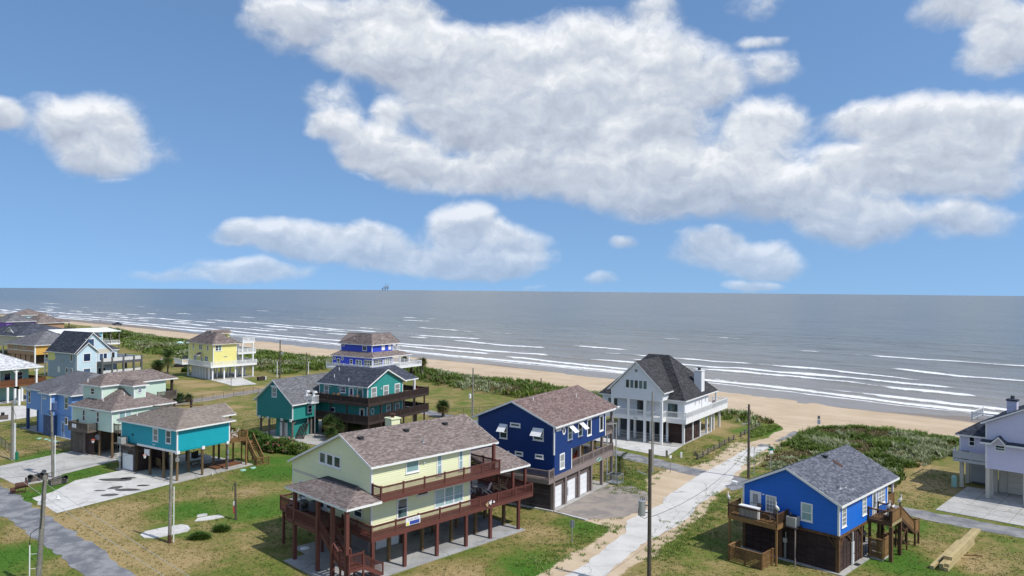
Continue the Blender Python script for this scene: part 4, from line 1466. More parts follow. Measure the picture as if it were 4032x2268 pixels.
h.window('x', 0, 5.66, 6.72, 4.0, 5.55, 'hung', 'blind_pane', tw=.11, grid=(3, 2))
h.window('x', 0, 2.3, 3.37, 3.95, 5.58, 'hung', 'aqua_sky_pane', tw=.12)
h.part('wall_lamp', MB().box(-.14, -.03, 6.82, 7.05, 5.48, 5.58), 'white_plastic'); h.part('meter_box', MB().box(-.1, -.03, 4.2, 4.34, 4.2, 4.45), 'grey_plastic')
LW = 'brown_louvre_wood'
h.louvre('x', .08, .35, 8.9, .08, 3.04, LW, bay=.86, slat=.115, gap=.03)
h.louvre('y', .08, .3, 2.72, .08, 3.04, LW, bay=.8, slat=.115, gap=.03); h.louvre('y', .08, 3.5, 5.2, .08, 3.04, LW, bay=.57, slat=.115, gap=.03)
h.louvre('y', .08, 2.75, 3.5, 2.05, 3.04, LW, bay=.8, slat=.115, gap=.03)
h.door('y', .08, 2.92, 3.48, .1, 2.04, 'white_metal', tw=.05)
h.part('downpipe', MB().cyl((2.8, -.12, .1), (2.8, -.12, 3.05), .045), 'white_plastic')
WD = 'raw_post_wood'
h.pilings([(.14, .14), (5.3, .14), (.14, 8.9), (.1, 5.3)], .05, 3.06, .30, 'brown_deck_wood')
h.pilings([(8.7, 2.2), (11.4, .3), (11.4, 4.5), (11.4, 8.6), (8.7, 6), (5.3, 6)], .05, 3.28, .30, 'brown_deck_wood'); h.part('wall', MB().box(5.22, 5.3, .3, 8.9, .06, 3.28), 'dark_brown_paint')
h.part('brace', MB().beam((.0, .5, 3.0), (0, .15, 2.2), .1).beam((.0, 1.0, 3.05), (0, .2, 2.1), .09), 'brown_deck_wood')
for (a, b) in ((.9, .3), (1.6, 2.6), (4.3, 5.1)): h.part('brace', MB().beam((a, -.02, 3.06), (b, -.02, 2.35), .1), 'brown_deck_wood')
TD = 'treated_deck_wood'
h.deck(-2.3, 0, 4.5, 9.35, 3.62, TD, .36, axis='y', single=True)
h.rail([(-.06, 4.56), (-2.24, 4.56), (-2.24, 9.29), (-.06, 9.29)], 3.62, .98, 'brown_deck_wood', .12, 5., .125, bw=.04)
h.pilings([(-2.2, 4.62), (-2.2, 9.2)], -.02, 3.24, .16, TD)
h.part('condenser_shelf', MB().box(-1.2, -.03, 3.25, 4.42, 3.34, 3.44), 'dark_brown_paint'); h.part('shelf_post', MB().cyl((-1.1, 3.4, -.02), (-1.1, 3.4, 3.34), .065), 'taupe_paint')
h.part('conduit', MB().cyl((-.16, 4.7, .05), (-.16, 4.7, 2.6), .03).cyl((-.16, 4.82, .05), (-.16, 4.82, 1.9), .025).box(-.22, -.05, 4.6, 4.95, 1.6, 2.0), 'galvanised')
# side deck and stairs towards the lane
h.deck(6.5, 9.05, -2.15, -.04, 3.5, 'brown_deck_wood', .3, axis='y')
h.rail([(6.56, -.1), (6.56, -2.09)], 3.5, 1.0, 'brown_deck_wood', .14, 2.2, .125)
h.rail([(6.56, -2.09), (9.0, -2.09)], 3.5, 1.0, TD, .14, 2.6, .145, solid=.02)
h.rail([(9.0, -.1), (9.0, -1.0)], 3.5, 1.0, 'brown_deck_wood', .14, 2.2, .125)
h.part('rim_board', MB().box(6.5, 9.05, -2.19, -2.152, 3.18, 3.45), 'lumber')
h.pilings([(6.47, -2.1), (8.94, -2.05)], -.02, 3.16, .30, 'brown_deck_wood'); h.pilings([(6.6, -.2), (8.9, -.2)], -.02, 3.16, .2, 'brown_deck_wood')
h.stairs((9.05, -1.6, 3.5), (12.75, -1.6, 1.35), 1.1, 11, 'brown_deck_wood')
h.rail([(9.05, -2.12, 3.5), (12.75, -2.12, 1.35)], 0, 1.0, TD, .12, 3.8, .145, solid=-.05)
h.rail([(9.05, -1.08, 3.5), (12.75, -1.08, 1.35)], 0, 1.0, 'brown_deck_wood', .12, 3.8, .145)
h.deck(12.75, 13.95, -2.25, -1.0, 1.33, 'brown_deck_wood', .2)
h.rail([(12.8, -2.2), (13.9, -2.2), (13.9, -1.05)], 1.33, .95, TD, .12, 1.2, .145, solid=.02)
h.stairs((13.35, -.95, 1.33), (13.35, .9, .1), 1.1, 6, 'brown_deck_wood')
h.pilings([(12.78, -2.2), (13.85, -2.2), (13.85, -1.05)], -.02, 1.15, .16, 'brown_deck_wood', name='stair_post'); h.pilings([(10.95, -2.05), (11.0, -1.06)], -.02, 2.3, .12, 'brown_deck_wood', name='stair_post')
h.part('brace', MB().beam((11.0, -2.08, .3), (9.2, -2.08, 1.5), .1).beam((9.0, -2.08, 1.0), (10.9, -2.08, 2.2), .1), 'brown_deck_wood')
h.deck(11.8, 13.8, .0, 9.0, 3.5, 'brown_deck_wood', .3); h.rail([(11.9, .05), (13.75, .05), (13.75, 8.9)], 3.5, 1.0, TD, .12, 3., .145, solid=.05)
h.trim([(11.85, 13.8, -.035, -.001, 3.1, 3.3)], 'white_trim', 'rim_board')
h.pilings([(13.65, .15), (13.65, 8.8)], 3.5, 6.0, .16, 'white_trim', name='porch_post')
h.vents([(2.47, .95, 6.75), (2.75, 1.0, 6.76), (3.5, .85, 6.7), (4.3, .5, 6.5)], 'pipe'); h.vents([(7.2, 4.2, 8.36)], 'box')
h.part('shingle_patch', MB().prism([(7.4, 3.6, 8.06), (7.9, 3.6, 8.06), (7.9, 2.7, 7.58), (7.4, 2.7, 7.58)], .012), 'rust')
h.part('floodlight', MB().box(-.75, -.3, 9.4, 9.9, 6.25, 6.32).beam((-.4, 9.5, 6.0), (-.5, 9.6, 6.3), .05), 'white_plastic')
blue = h

# ---- 4 white house
h = House('beach_house', 'white stilt house with tall dark hipped roof, front gable and chimney close to the beach', (27.6, 117.32), 56.0, group=HG)
slab(h, -2.7, 13.2, -.15, 14.6)
WS = 'white_siding'
h.part('wall', MB().box(0, 11.2, 0, 14.5, 3.5, 6.95), WS)
h.siding('x', 0, .1, 14.4, 4.15, 6.95, WS, .2); h.siding('y', 0, .1, 11.1, 4.15, 6.95, WS, .2)
gb = [(-2.4, 2.66, 6.95), (-2.4, 2.66, 8.35), (-2.4, 7.16, 12.78), (-2.4, 11.62, 8.35), (-2.4, 11.62, 6.95)]
h.part('gable_wall', MB().prism(gb, (3.2, 0, 0)), WS)
h.siding('x', -2.4, 2.76, 11.52, 6.95, 12.7, WS, .2, gspan(8.35, 8.35, 7.16, 2.76, 11.52, 12.78))
h.siding('y', 2.66, -2.3, .8, 6.95, 8.35, WS, .2)
h.trim([(-2.45, -2.3, 2.61, 2.76, 6.95, 8.35), (-2.45, -2.3, 11.52, 11.67, 6.95, 8.35), (-.045, .1, -.045, .1, 3.5, 6.95), (11.1, 11.25, -.045, .1, 3.5, 6.95), (-2.43, -2.38, 2.6, 11.7, 6.8, 6.97)])
BK = 'black_shingle'
h.hip(-.45, 15.3, -.45, 14.95, 6.98, (7.5, 5.6, 13.4), (7.5, 9.3, 13.4), BK, exposure=.2, tab=.36)
h.gable_x(-2.85, 7.0, 2.2, 8.28, 7.16, 13.05, 12.1, 8.28, BK, exposure=.2, tab=.36, rake=(1, 0), name='gable_roof')
for k in range(5): h.window('x', -2.4, 5.26 + k * .772, 5.26 + k * .772 + .73, 8.56, 10.0, 'fixed', 'teal_pane', tw=.08, sill=False)
h.round_window('x', -2.4, 7.2, 11.48, .42, pane='blind_pane')
DF = 'dark_metal'
h.window('x', 0, 1.06, 2.68, 4.25, 6.28, 'fixed', 'teal_pane', DF, .09, cols=2, sill=False)
h.window('x', 0, 6.93, 8.04, 4.25, 6.3, 'fixed', 'dark_pane', DF, .12, cols=2, sill=False)
h.window('x', 0, 11.69, 13.35, 4.6, 6.25, 'fixed', 'teal_pane', DF, .1, cols=2, sill=False)
for a in (4.85, 6.75, 9.85): h.window('y', 0, a, a + .22, 5.6, 6.38, 'fixed', 'dark_pane', tw=.03, sill=False)
h.part('chimney', MB().box(8.0, 9.5, .0, 1.3, 6.6, 10.9).box(7.93, 9.57, -.07, 1.37, 10.9, 11.05), WS); h.part('chimney_cap', MB().cyl((8.75, .65, 11.05), (8.75, .65, 11.4), .25).cyl((8.75, .65, 11.4), (8.75, .65, 11.5), .42), 'dark_metal')
WT = 'white_trim'
h.deck(-2.4, 0, 2.6, 14.5, 4.15, WT, .6, axis='y'); h.deck(-1.0, 0, -.7, 2.6, 4.148, WT, .75, axis='y'); h.deck(.0, 19.8, -.7, -.002, 4.146, WT, .75); h.deck(11.2, 19.8, .0, 13, 4.144, WT, .6)
h.rail([(-2.36, 14.4), (-2.36, 2.66), (-.96, 2.66), (-.96, -.66), (19.76, -.66), (19.76, 12.9)], 4.15, 1.0, WT, .14, 2.9, .16, bw=.045)
h.pilings([(-2.4, 2.8), (-2.4, 5.65), (-2.4, 8.5), (-2.4, 11.4)], .05, 6.95, .36, WT, name='porch_post')
h.pilings([(.1, .1), (.1, 2.8), (4.0, .1), (7.45, .1), (10.9, .1), (13.06, .1), (.1, 5.65), (.1, 8.5), (.1, 11.4), (.1, 14.3), (4, 5.6), (4, 8.5), (8, 5), (8, 9), (11, 5), (11, 9)], .05, 3.5, .34, WT)
h.pilings([(18.2, .3), (18.2, 6), (15, .3)], -.3, 3.55, .34, WT); h.pilings([(14.9, -.2), (14.9, 6)], 4.15, 6.9, .3, WT, name='porch_post')
h.part('plank_wall', MB().box(.16, .22, .3, 2.66, .05, 3.1), 'brown_louvre_wood')
for k in range(9):
    h.part('plank', MB().box(.12, .155, .32, 2.64, .1 + k * .33, .1 + k * .33 + .31), 'brown_louvre_wood')
h.louvre('y', .14, .3, 7.3, .06, 3.05, 'brown_louvre_wood', bay=1.15, slat=.3, gap=.03)
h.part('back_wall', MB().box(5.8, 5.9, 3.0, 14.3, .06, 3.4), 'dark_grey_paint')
for y in (2.9, 5.75, 8.6): h.part('cable_rail', MB().cyl((.1, y, .5), (.1, y + 2.6, .5), .035).cyl((.1, y, .95), (.1, y + 2.6, .95), .035), WT)
tx = bpy.data.curves.new('house_number', 'FONT'); tx.body = '3433'; tx.size = .42; tx.extrude = .01
link('house_number', tx, 'grey_letter', h.e, (-2.42, 7.7, 3.68), (math.pi / 2, 0, -math.pi / 2))
h.vents([(8.0, 1.6, 8.8)], 'white'); h.part('downpipe', MB().cyl((.0, -.1, 4.2), (.0, -.1, 6.9), .06).cyl((8.0, -.1, 4.2), (8.0, -.1, 6.9), .06), WT)
white = h

# ---- 5 lavender house, cut by the right edge
h = House('beach_house', 'lavender stilt house with navy roof and square chimney, cut by the right edge', (56.86, 87.88), 45.0, group=HG)
LV = 'lavender_siding'
gp = [(0, .05, 3.6), (0, .05, 8.95), (0, -5.0, 11.5), (0, -10, 8.95), (0, -10, 3.6)]
h.part('wall', MB().prism(gp, (12, 0, 0)), LV)
h.siding('x', 0, -9.9, -.05, 3.6, 11.4, LV, .18, gspan(8.95, 8.95, -5.0, -9.9, -.05, 11.5))
h.trim([(-.045, .1, -.05, .1, 3.58, 8.95)])
h.gable_x(-.45, 12.4, -10.5, 8.8, -5.0, 11.75, .5, 9.02, 'slate_shingle', exposure=.2, tab=.36)
h.window('x', 0, -1.92, -.86, 5.85, 6.55, 'hung', 'teal_pane', tw=.1)
h.roof([([(-.75, .5, 6.78), (-.75, -.6, 6.78), (0, -.6, 7.05), (0, .5, 7.05)], [0]), ([(-.75, -2.1, 6.78), (-.75, -10, 6.78), (0, -10, 7.05), (0, -2.1, 7.05)], [0]),
        ([(-.75, -.6, 6.78), (-.75, -1.35, 7.62), (0, -1.35, 7.62), (0, -.6, 7.05)], [0]), ([(-.75, -1.35, 7.62), (-.75, -2.1, 6.78), (0, -2.1, 7.05), (0, -1.35, 7.62)], [0])], 'slate_shingle', exposure=.2, tab=.36, name='eyebrow_roof', th=.1)
h.part('wall', MB().box(3.4, 12, 0.06, 3.6, 3.75, 6.7), LV)
h.siding('x', 3.4, .06, 3.5, 3.75, 6.7, LV, .18)
h.trim([(3.35, 3.5, 3.5, 3.65, 3.75, 6.7)])
h.window('x', 3.4, 1.93, 2.62, 5.38, 6.56, 'hung', 'dark_pane', tw=.1)
h.hip(2.9, 12.4, -.0, 4.0, 6.75, (5.2, 1.6, 8.3), (9, 1.6, 8.3), 'slate_shingle', exposure=.2, tab=.36)
h.rail([(6.5, .1), (6.5, 3.0), (12, 3.0)], 8.2, 1.0, WT, .14, 2.4, .15)
h.deck(2.3, 3.4, .1, 4.1, 3.75, 'grey_panel', .3); h.rail([(2.35, .15), (2.35, 4.05), (3.35, 4.05)], 3.75, 1.0, 'grey_panel', .12, 2., .15, solid=.1)
h.pilings([(.15, -.15), (2.0, -.15), (4.0, -.15), (.15, -3.9), (.15, -7.7)], .05, 3.6, .40, 'sand_siding'); h.pilings([(3.5, 3.4), (6.3, 3.4), (8.7, 3.4), (3.5, .6)], .05, 3.75, .40, 'sand_siding')
h.garage_door('x', 4.2, -6.3, -1.4, .08, 3.05, 'sand_siding'); h.part('wall', MB().box(4.3, 4.5, -10, -.4, .06, 3.6), 'sand_siding'); h.part('wall', MB().box(7.0, 7.2, .3, 3.3, .06, 3.7), 'grey_panel')
h.part('chimney', MB().box(2.2, 3.2, -2.6, -1.6, 9.6, 11.6), LV); h.part('chimney_cap', MB().box(2.12, 3.28, -2.68, -1.52, 11.6, 11.8).cyl((2.7, -2.1, 11.8), (2.7, -2.1, 12.2), .22), 'slate_shingle')
lav = h
# ---- 6 teal house with two stacked dark decks
h = House('beach_house', 'teal two storey stilt house with stacked dark brown decks and navy shingle roof', (-23.36, 119.5), 60.0, group=HG)
TL, DB = 'teal_siding', 'dark_brown_paint'
slab(h, -7.8, 9, -.3, 18.6)
h.part('wall', MB().prism([(0, 0, 3.0), (9.05, 0, 3.0), (9.05, 0, 8.45), (4.6, 0, 10.72), (0, 0, 8.45)], (0, 10.6, 0)), TL)
h.siding('y', 0, .1, 8.95, 3.05, 10.7, TL, .19, gspan(8.45, 8.45, 4.6, .1, 8.95, 10.72)); h.siding('x', 0, .1, 10.5, 3.05, 8.45, TL, .19)
h.trim([(-.045, .1, -.045, .1, 3.05, 8.45), (8.95, 9.1, -.045, .1, 3.05, 8.45), (-.045, .1, 10.5, 10.65, 3.05, 8.45)])
h.gable_y(-.45, 11.0, -.45, 8.52, 4.6, 10.98, 9.6, 8.52, 'slate_shingle', exposure=.2, tab=.36)
h.roof([([(9.5, -.12, 8.62), (13.4, -.12, 8.62), (13.4, 5.2, 10.62), (5.6, 5.2, 10.62), (5.6, 3.2, 9.87)], [0, 1]), ([(13.4, 10.6, 8.62), (5.6, 10.6, 8.62), (5.6, 5.2, 10.62), (13.4, 5.2, 10.62)], [0])], 'slate_shingle', exposure=.2, tab=.36, name='porch_roof')
for (a, b) in ((.84, 2.2), (3.86, 5.28), (6.85, 8.3)): h.window('y', 0, a, b, 6.5, 8.26, 'hung', 'blind_pane', tw=.15)
for (a, b) in ((4.66, 5.85), (7.02, 8.21)): h.window('y', 0, a, b, 3.22, 4.93, 'hung', 'blind_pane', tw=.14)
lr = h.round_window('y', 0, 1.2, 4.35, .42, .55, pane='teal_siding')
h.window('x', 0, .87, 2.19, 6.3, 8.2, 'fixed', 'teal_pane', tw=.14); h.door('x', 0, 2.86, 4.02, 6.05, 8.2, 'white_metal', 'navy_pane', (.25, .75, .12, .92))
h.window('x', 0, 8.42, 9.56, 6.4, 8.2, 'hung', 'blind_pane', tw=.13); h.window('x', 0, 4.64, 5.97, 7.1, 8.2, 'hung', 'navy_pane', tw=.14)
h.window('x', 0, 7.02, 8.14, 3.1, 4.55, 'hung', 'navy_pane', tw=.13); h.door('x', 0, .53, 1.67, 3.1, 4.95, 'white_metal', 'dark_pane', (.2, .8, .2, .92))
for (y, z) in ((8.0, 8.0), (6.3, 7.95), (2.5, 8.0)): h.part('wall_lamp', MB().box(-.14, -.03, y - .1, y + .1, z - .12, z + .08), 'white_plastic')
h.part('wall_lamp', MB().box(3.2, 3.4, -.16, -.03, 7.75, 7.95), 'white_plastic')
for z in (3.1, 6.0):
    h.deck(-1.8, 14.3, -1.75, -.02, z, DB, .38); h.deck(-1.8, -.02, -.02, 12.9, z, DB, .38, axis='y'); h.deck(9.1, 14.3, -.02, 9, z - .004, DB, .35)
    h.rail([(-1.74, 12.8), (-1.74, -1.7), (14.24, -1.7), (14.24, 8.9)], z, 1.0, DB, .15, 2.75, .13, bw=.075)
for x in (-1.55, 1.5, 4.4, 7.4, 10.4, 13.2): h.pilings([(x, -1.6)], .05, 5.62, .2, DB, name='porch_post')
h.pilings([(-1.6, 3.0), (-1.6, 6.5), (-1.6, 10.2)], .05, 5.62, .2, DB, name='porch_post')
h.pilings([(x, y) for x in (.3, 4.5, 8.7, 13.2) for y in (.3, 5, 10)], .05, 3.0, .34, DB)
h.pilings([(12.1, -.2)], 3.1, 8.55, .3, WT, name='porch_post'); h.part('porch_post', MB().box(11.95, 12.25, -.3, 0, .06, 3.0), WT); h.pilings([(12.1, 6)], 3.1, 8.5, .3, WT, name='porch_post')
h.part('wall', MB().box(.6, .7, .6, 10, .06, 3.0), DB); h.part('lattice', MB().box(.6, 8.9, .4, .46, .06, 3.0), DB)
h.vents([(1.2, 8.4, 9.45), (.6, 4.6, 9.1), (3.2, 9.2, 10.4)], 'white')
# grey roofed wing on the left
h.part('wall', MB().prism([(-6.55, 10.05, 3.05), (-6.55, 10.05, 5.75), (-6.55, 14.3, 9.1), (-6.55, 18.35, 5.95), (-6.55, 18.35, 3.05)], (12.5, 0, 0)), TL)
h.siding('x', -6.55, 10.15, 18.25, 3.05, 9.05, TL, .19, gspan(5.75, 5.95, 14.3, 10.15, 18.25, 9.1)); h.siding('y', 10.05, -6.45, 0, 3.05, 5.75, TL, .19)
h.trim([(-6.6, -6.45, 10.0, 10.15, 3.05, 5.75), (-6.6, -6.45, 18.25, 18.4, 3.05, 5.95)])
h.gable_x(-6.95, 6.0, 9.65, 5.62, 14.3, 9.38, 18.85, 5.75, 'grey_shingle', exposure=.2, tab=.36)
h.window('x', -6.55, 13.64, 14.8, 6.5, 8.14, 'hung', 'blind_pane', tw=.13); h.part('shutter_box', MB().box(-6.75, -6.58, 13.5, 14.95, 8.16, 8.42), 'white_metal')
h.window('y', 10.05, -3.3, -2.3, 3.8, 5.1, 'hung', 'navy_pane', tw=.13)
h.part('wall', MB().box(-5.9, 0, 10.8, 14.5, .06, 3.0), TL); h.door('x', -5.9, 11.8, 13.5, .1, 2.4, 'white_metal', tw=.08)
h.pilings([(-6.35, 17.6), (-6.35, 15.6), (-6.3, 12.4), (-6.2, 10.4)], .05, 3.05, .36, 'grey_post_wood', round_=True); h.pilings([(-2, 17.9), (2, 17.9), (-2, 10.5)], .05, 3.05, .34, 'grey_post_wood', round_=True)
for y in (17.6, 15.6, 12.4, 10.4): h.part('post_cap', MB().box(-6.72, -6.5, y - .2, y + .2, 2.8, 3.2), WT)
h.part('brace', MB().beam((-6.3, 17.5, 2.2), (-6.3, 16.7, 3.0), .12).beam((-6.2, 10.3, 2.2), (-5.4, 10.3, 3.0), .12), 'grey_post_wood')
h.stairs((-1.9, 11.5, 3.1), (-6.0, 9.0, .1), 1.2, 12, DB)
teal = h

# ---- 7 cobalt house behind it
h = House('beach_house', 'cobalt blue house with wrap around porch roof and white railings, nearest the beach', (-35.32, 187.0), 57.0, group=HG)
CB = 'cobalt_siding'
h.part('wall', MB().box(0, 7.4, 0, 14.4, 4.0, 6.7), CB); h.part('wall', MB().box(2.45, 10.3, 2.6, 13.8, 6.8, 9.75), CB)
h.siding('x', 0, .1, 14.3, 4.0, 6.6, CB, .3); h.siding('y', 0, .1, 7.3, 4.0, 6.6, CB, .3); h.siding('x', 2.45, 2.7, 13.7, 7.6, 9.7, CB, .3); h.siding('y', 2.6, 2.55, 10.2, 7.6, 9.7, CB, .3)
h.trim([(-.05, .12, -.05, .12, 4.0, 6.6), (2.4, 2.57, 2.55, 2.72, 7.4, 9.7), (-.05, .12, 14.3, 14.45, 4, 6.6), (10.2, 10.35, 2.55, 2.72, 7.4, 9.7), (7.3, 7.45, -.05, .12, 4, 6.6), (2.4, 2.57, 13.7, 13.85, 7.6, 9.7)])
BS = 'brown_shingle'
e = -.5
h.roof([([(e, 14.9, 6.85), (e, e, 6.85), (2.5, 2.65, 7.95), (2.5, 13.8, 7.95)], [0, 3]), ([(e, e, 6.85), (14.6, e, 6.85), (11.9, 2.65, 7.95), (2.5, 2.65, 7.95)], [0]), ([(14.6, e, 6.85), (14.6, 14.9, 6.85), (11.9, 13.8, 7.95), (11.9, 2.65, 7.95)], [0])], BS, exposure=.3, tab=.6, name='porch_roof', caps=[((e, e, 6.85), (2.5, 2.65, 7.95))])
a, P1, P2, P3 = 1.95, (5.2, 5.5, 12.5), (4.9, 13.4, 12.5), (12.4, 5.7, 12.5)
h.roof([([(a, 14.4, 9.85), (a, 2.1, 9.85), P1, P2], [0]), ([(a, 2.1, 9.85), (12.85, 2.1, 9.85), P3, P1], [0]), ([(12.85, 2.1, 9.85), (12.85, 9.0, 9.85), P3], [0]), ([(8.2, 14.4, 9.85), (a, 14.4, 9.85), P2], [0]),
        ([(8.3, 9.0, 9.85), (8.3, 14.4, 9.85), P2, P1], []), ([(12.85, 9.0, 9.85), (8.3, 9.0, 9.85), P1, P3], [])], BS, exposure=.3, tab=.6, caps=[((a, 2.1, 9.85), P1), (P1, P2), (P1, P3)])
h.round_window('x', 0, 13.64, 5.99, .42); h.round_window('x', 0, 10.73, 6.0, .42); h.round_window('x', 2.45, 12.8, 9.4, .42)
h.window('x', 0, 11.6, 12.76, 4.3, 6.02, 'hung', 'teal_pane', tw=.13); h.window('x', 0, 7.0, 8.04, 4.8, 6.05, 'hung', 'dark_pane', tw=.13); h.window('x', 0, 3.7, 5.9, 4.6, 6.05, 'hung', 'teal_pane', tw=.14, cols=2)
h.window('x', 0, .22, 3.0, 4.5, 6.2, 'hung', 'dark_pane', tw=.12, cols=4, sill=False); h.window('y', 0, .3, 3.52, 4.5, 6.33, 'hung', 'dark_pane', tw=.12, cols=4, sill=False); h.window('y', 0, 3.85, 7.05, 4.5, 6.33, 'hung', 'blind_pane', tw=.12, cols=4, sill=False)
h.window('x', 2.45, 4.4, 6.0, 8.2, 9.55, 'fixed', 'navy_pane', tw=.16); h.window('y', 2.6, 6.0, 7.2, 8.3, 9.6, 'fixed', 'white_metal', tw=.1); h.window('y', 2.6, 8.6, 9.7, 8.3, 9.6, 'fixed', 'white_metal', tw=.1)
h.deck(-2.4, 17.4, -1.6, -.02, 4.0, WT, .45); h.deck(-2.4, -.02, -.02, 14.3, 4.0, WT, .45, axis='y'); h.deck(7.4, 17.4, 0, 14, 3.996, WT, .4); h.deck(10.3, 13, 2.6, 13, 7.9, WT, .3)
h.rail([(-2.35, 14.2), (-2.35, -1.55), (17.3, -1.55), (17.3, 13.9)], 4.0, 1.05, WT, .16, 3.0, .2, bw=.06, ends=(1, 1))
h.rail([(10.4, 2.7), (12.9, 2.7), (12.9, 12)], 7.9, 1.0, WT, .14, 2.5, .2)
h.pilings([(13.6, -.2), (10, -.2), (13.6, 7), (10, 8)], 4.0, 6.75, .28, WT, name='porch_post'); h.pilings([(12.0, 2.7)], 7.9, 9.8, .26, WT, name='porch_post')
h.pilings([(x, y) for x in (0, 5, 10, 15) for y in (0, 7, 14)], -.3, 3.9, .34, 'dark_brown_paint'); h.pilings([(17.2, -1.4), (13.5, -1.5)], -.4, 3.6, .26, 'dark_brown_paint')
h.part('downpipe', MB().cyl((-.45, -.4, 4.2), (-.45, -.4, 6.8), .07), WT)
h.vents([(3.9, 7.0, 11.5)], 'pipe'); h.vents([(3.4, 10.0, 11.1), (7, 3.4, 11.0)], 'white')

# ---- 8 yellow house
h = House('beach_house', 'pale yellow stilt house with white decks stacked on its seaward end', (-78.8, 193.76), 48.0, group=HG)
YL = 'yellow_siding'
slab(h, -.4, 12, -.4, 14.6)
h.part('wall', MB().box(.3, 6.9, .3, 14.7, 3.6, 9.35), YL)
h.siding('x', .3, .45, 14.6, 3.75, 9.3, YL, .3); h.siding('y', .3, .45, 6.8, 3.75, 9.3, YL, .3)
h.trim([(.25, .45, .25, .45, 3.7, 9.3), (6.8, 6.95, .25, .4, 3.7, 9.3), (.25, .4, 14.6, 14.75, 3.7, 9.3)])
h.hip(-.25, 7.5, -.25, 15.2, 9.45, (3.6, 4.6, 12.4), (3.6, 10.8, 12.4), BS, exposure=.3, tab=.6, fascia='sand_siding')
h.gable_x(3.2, 8.6, 6.2, 11.85, 8.1, 12.75, 10.0, 11.85, BS, exposure=.3, tab=.6, name='turret_roof', fascia='sand_siding'); h.part('turret_wall', MB().box(4.2, 8.0, 6.7, 9.5, 9.4, 11.8), YL)
for (p, q, z0_, z1_, c) in ((11.45, 12.2, 7.55, 9.0, 1), (6.54, 8.41, 7.58, 9.05, 2), (2.86, 3.74, 7.55, 8.97, 1), (9.79, 11.51, 4.6, 6.05, 2), (3.14, 4.98, 4.6, 6.08, 2)): h.window('x', .3, p, q, z0_, z1_, 'hung', 'teal_pane', tw=.13, cols=c)
h.window('y', .3, .8, 2.6, 7.55, 9.12, 'hung', 'teal_pane', tw=.16, cols=2); h.window('y', .3, 3.1, 4.2, 5.85, 6.07, 'fixed', 'dark_pane', tw=.04, sill=False)
h.door('x', .3, 6.2, 7.2, 3.8, 5.9, 'white_metal', 'navy_pane')
h.roof([([(-.9, 8.6, 6.2), (-.9, 6.0, 6.2), (.28, 6.2, 6.85), (.28, 8.4, 6.85)], [0, 1])], BS, exposure=.3, tab=.6, name='door_hood', th=.08)
h.deck(-.9, 12.1, -.9, .28, 3.75, WT, .4); h.deck(-.9, .28, .28, 14.6, 3.75, WT, .4, axis='y'); h.deck(6.95, 12.1, .28, 10, 3.746, WT, .35); h.deck(6.95, 12.0, -.5, 10, 6.8, WT, .35); h.deck(8.2, 11.6, -.4, 9, 9.75, WT, .35); h.deck(-2.6, -.9, 12.2, 17.2, 3.744, WT, .35)
h.rail([(-.84, 12.2), (-.84, -.84), (12.04, -.84), (12.04, 9.9)], 3.75, 1.05, WT, .16, 3.0, .18, bw=.07); h.rail([(7.0, -.44), (11.94, -.44), (11.94, 9.9)], 6.8, 1.05, WT, .16, 2.5, .18, bw=.07); h.rail([(8.25, 8.9), (8.25, -.34), (11.54, -.34), (11.54, 8.9)], 9.75, 1.1, WT, .16, 1.7, .18, bw=.07)
h.rail([(-.9, 12.25), (-2.55, 12.25), (-2.55, 17.1)], 3.74, 1.05, WT, .16, 2.5, .18, bw=.07)
h.pilings([(8.2, -.3), (11.25, -.3)], .05, 9.4, .32, WT, name='porch_post'); h.pilings([(11.3, 8)], .05, 9.4, .32, WT, name='porch_post')
h.pilings([(0, 0), (3.18, 0), (6.31, 0), (0, 2.0), (0, 14.2), (3.2, 4), (6.3, 4), (9, 4), (11.2, 4), (3.2, 8), (6.3, 8), (9, 8), (6.3, 12)], .05, 3.6, .34, WT)
for k in range(5):
    h.part('wall_panel', MB().box(.12, .2, 4.2 + k * 1.7 + .06, 4.2 + (k + 1) * 1.7 - .06, .08, 3.3), 'grey_panel'); h.part('batten', MB().box(.06, .22, 4.2 + k * 1.7 - .06, 4.2 + k * 1.7 + .06, .06, 3.4), WT)
h.part('wall', MB().box(.3, 2.6, 4.2, 12.7, .06, 3.5), 'grey_panel')
h.stairs((10.6, 2.0, 3.75), (10.6, 5.5, .1), 1.2, 12, WT); h.rail([(10.0, 2.0, 3.75), (10.0, 5.5, .1)], 0, 1.0, WT, .12, 3, .18)

# ---- 9 turquoise house
h = House('beach_house', 'turquoise one storey stilt house with tan hipped roof beside its pale driveway', (-41.97, 92.43), 58.0, group=HG)
TQ = 'turquoise_siding'
slab(h, -.6, 11.3, -.45, 12.7)
h.part('wall', MB().box(0, 7.7, 0, 12.3, 3.7, 6.55), TQ)
h.siding('x', 0, .1, 12.2, 3.86, 6.5, TQ, .175); h.siding('y', 0, .1, 7.6, 3.86, 6.5, TQ, .175)
h.trim([(-.05, .12, -.05, .12, 3.84, 6.5), (7.58, 7.75, -.05, .12, 3.84, 6.5), (-.05, .12, 12.18, 12.35, 3.84, 6.5)]); h.trim([(-.06, 0, .1, 8.6, 3.58, 3.86)], WT, 'skirt_board')
h.hip(-.42, 8.4, -.42, 12.75, 6.62, (4.0, 4.4, 8.25), (4.0, 8.6, 8.25), 'tan_shingle', exposure=.155, tab=.32)
h.gable_x(4.3, 11.4, 3.5, 6.66, 5.9, 7.95, 8.6, 6.66, 'tan_shingle', exposure=.155, tab=.32, rake=(0, 1), name='porch_roof')
h.window('x', 0, 3.94, 5.1, 4.55, 6.25, 'hung', 'blind_pane', tw=.13); h.window('x', 0, 1.2, 2.32, 4.6, 6.3, 'hung', 'dark_pane', tw=.13)
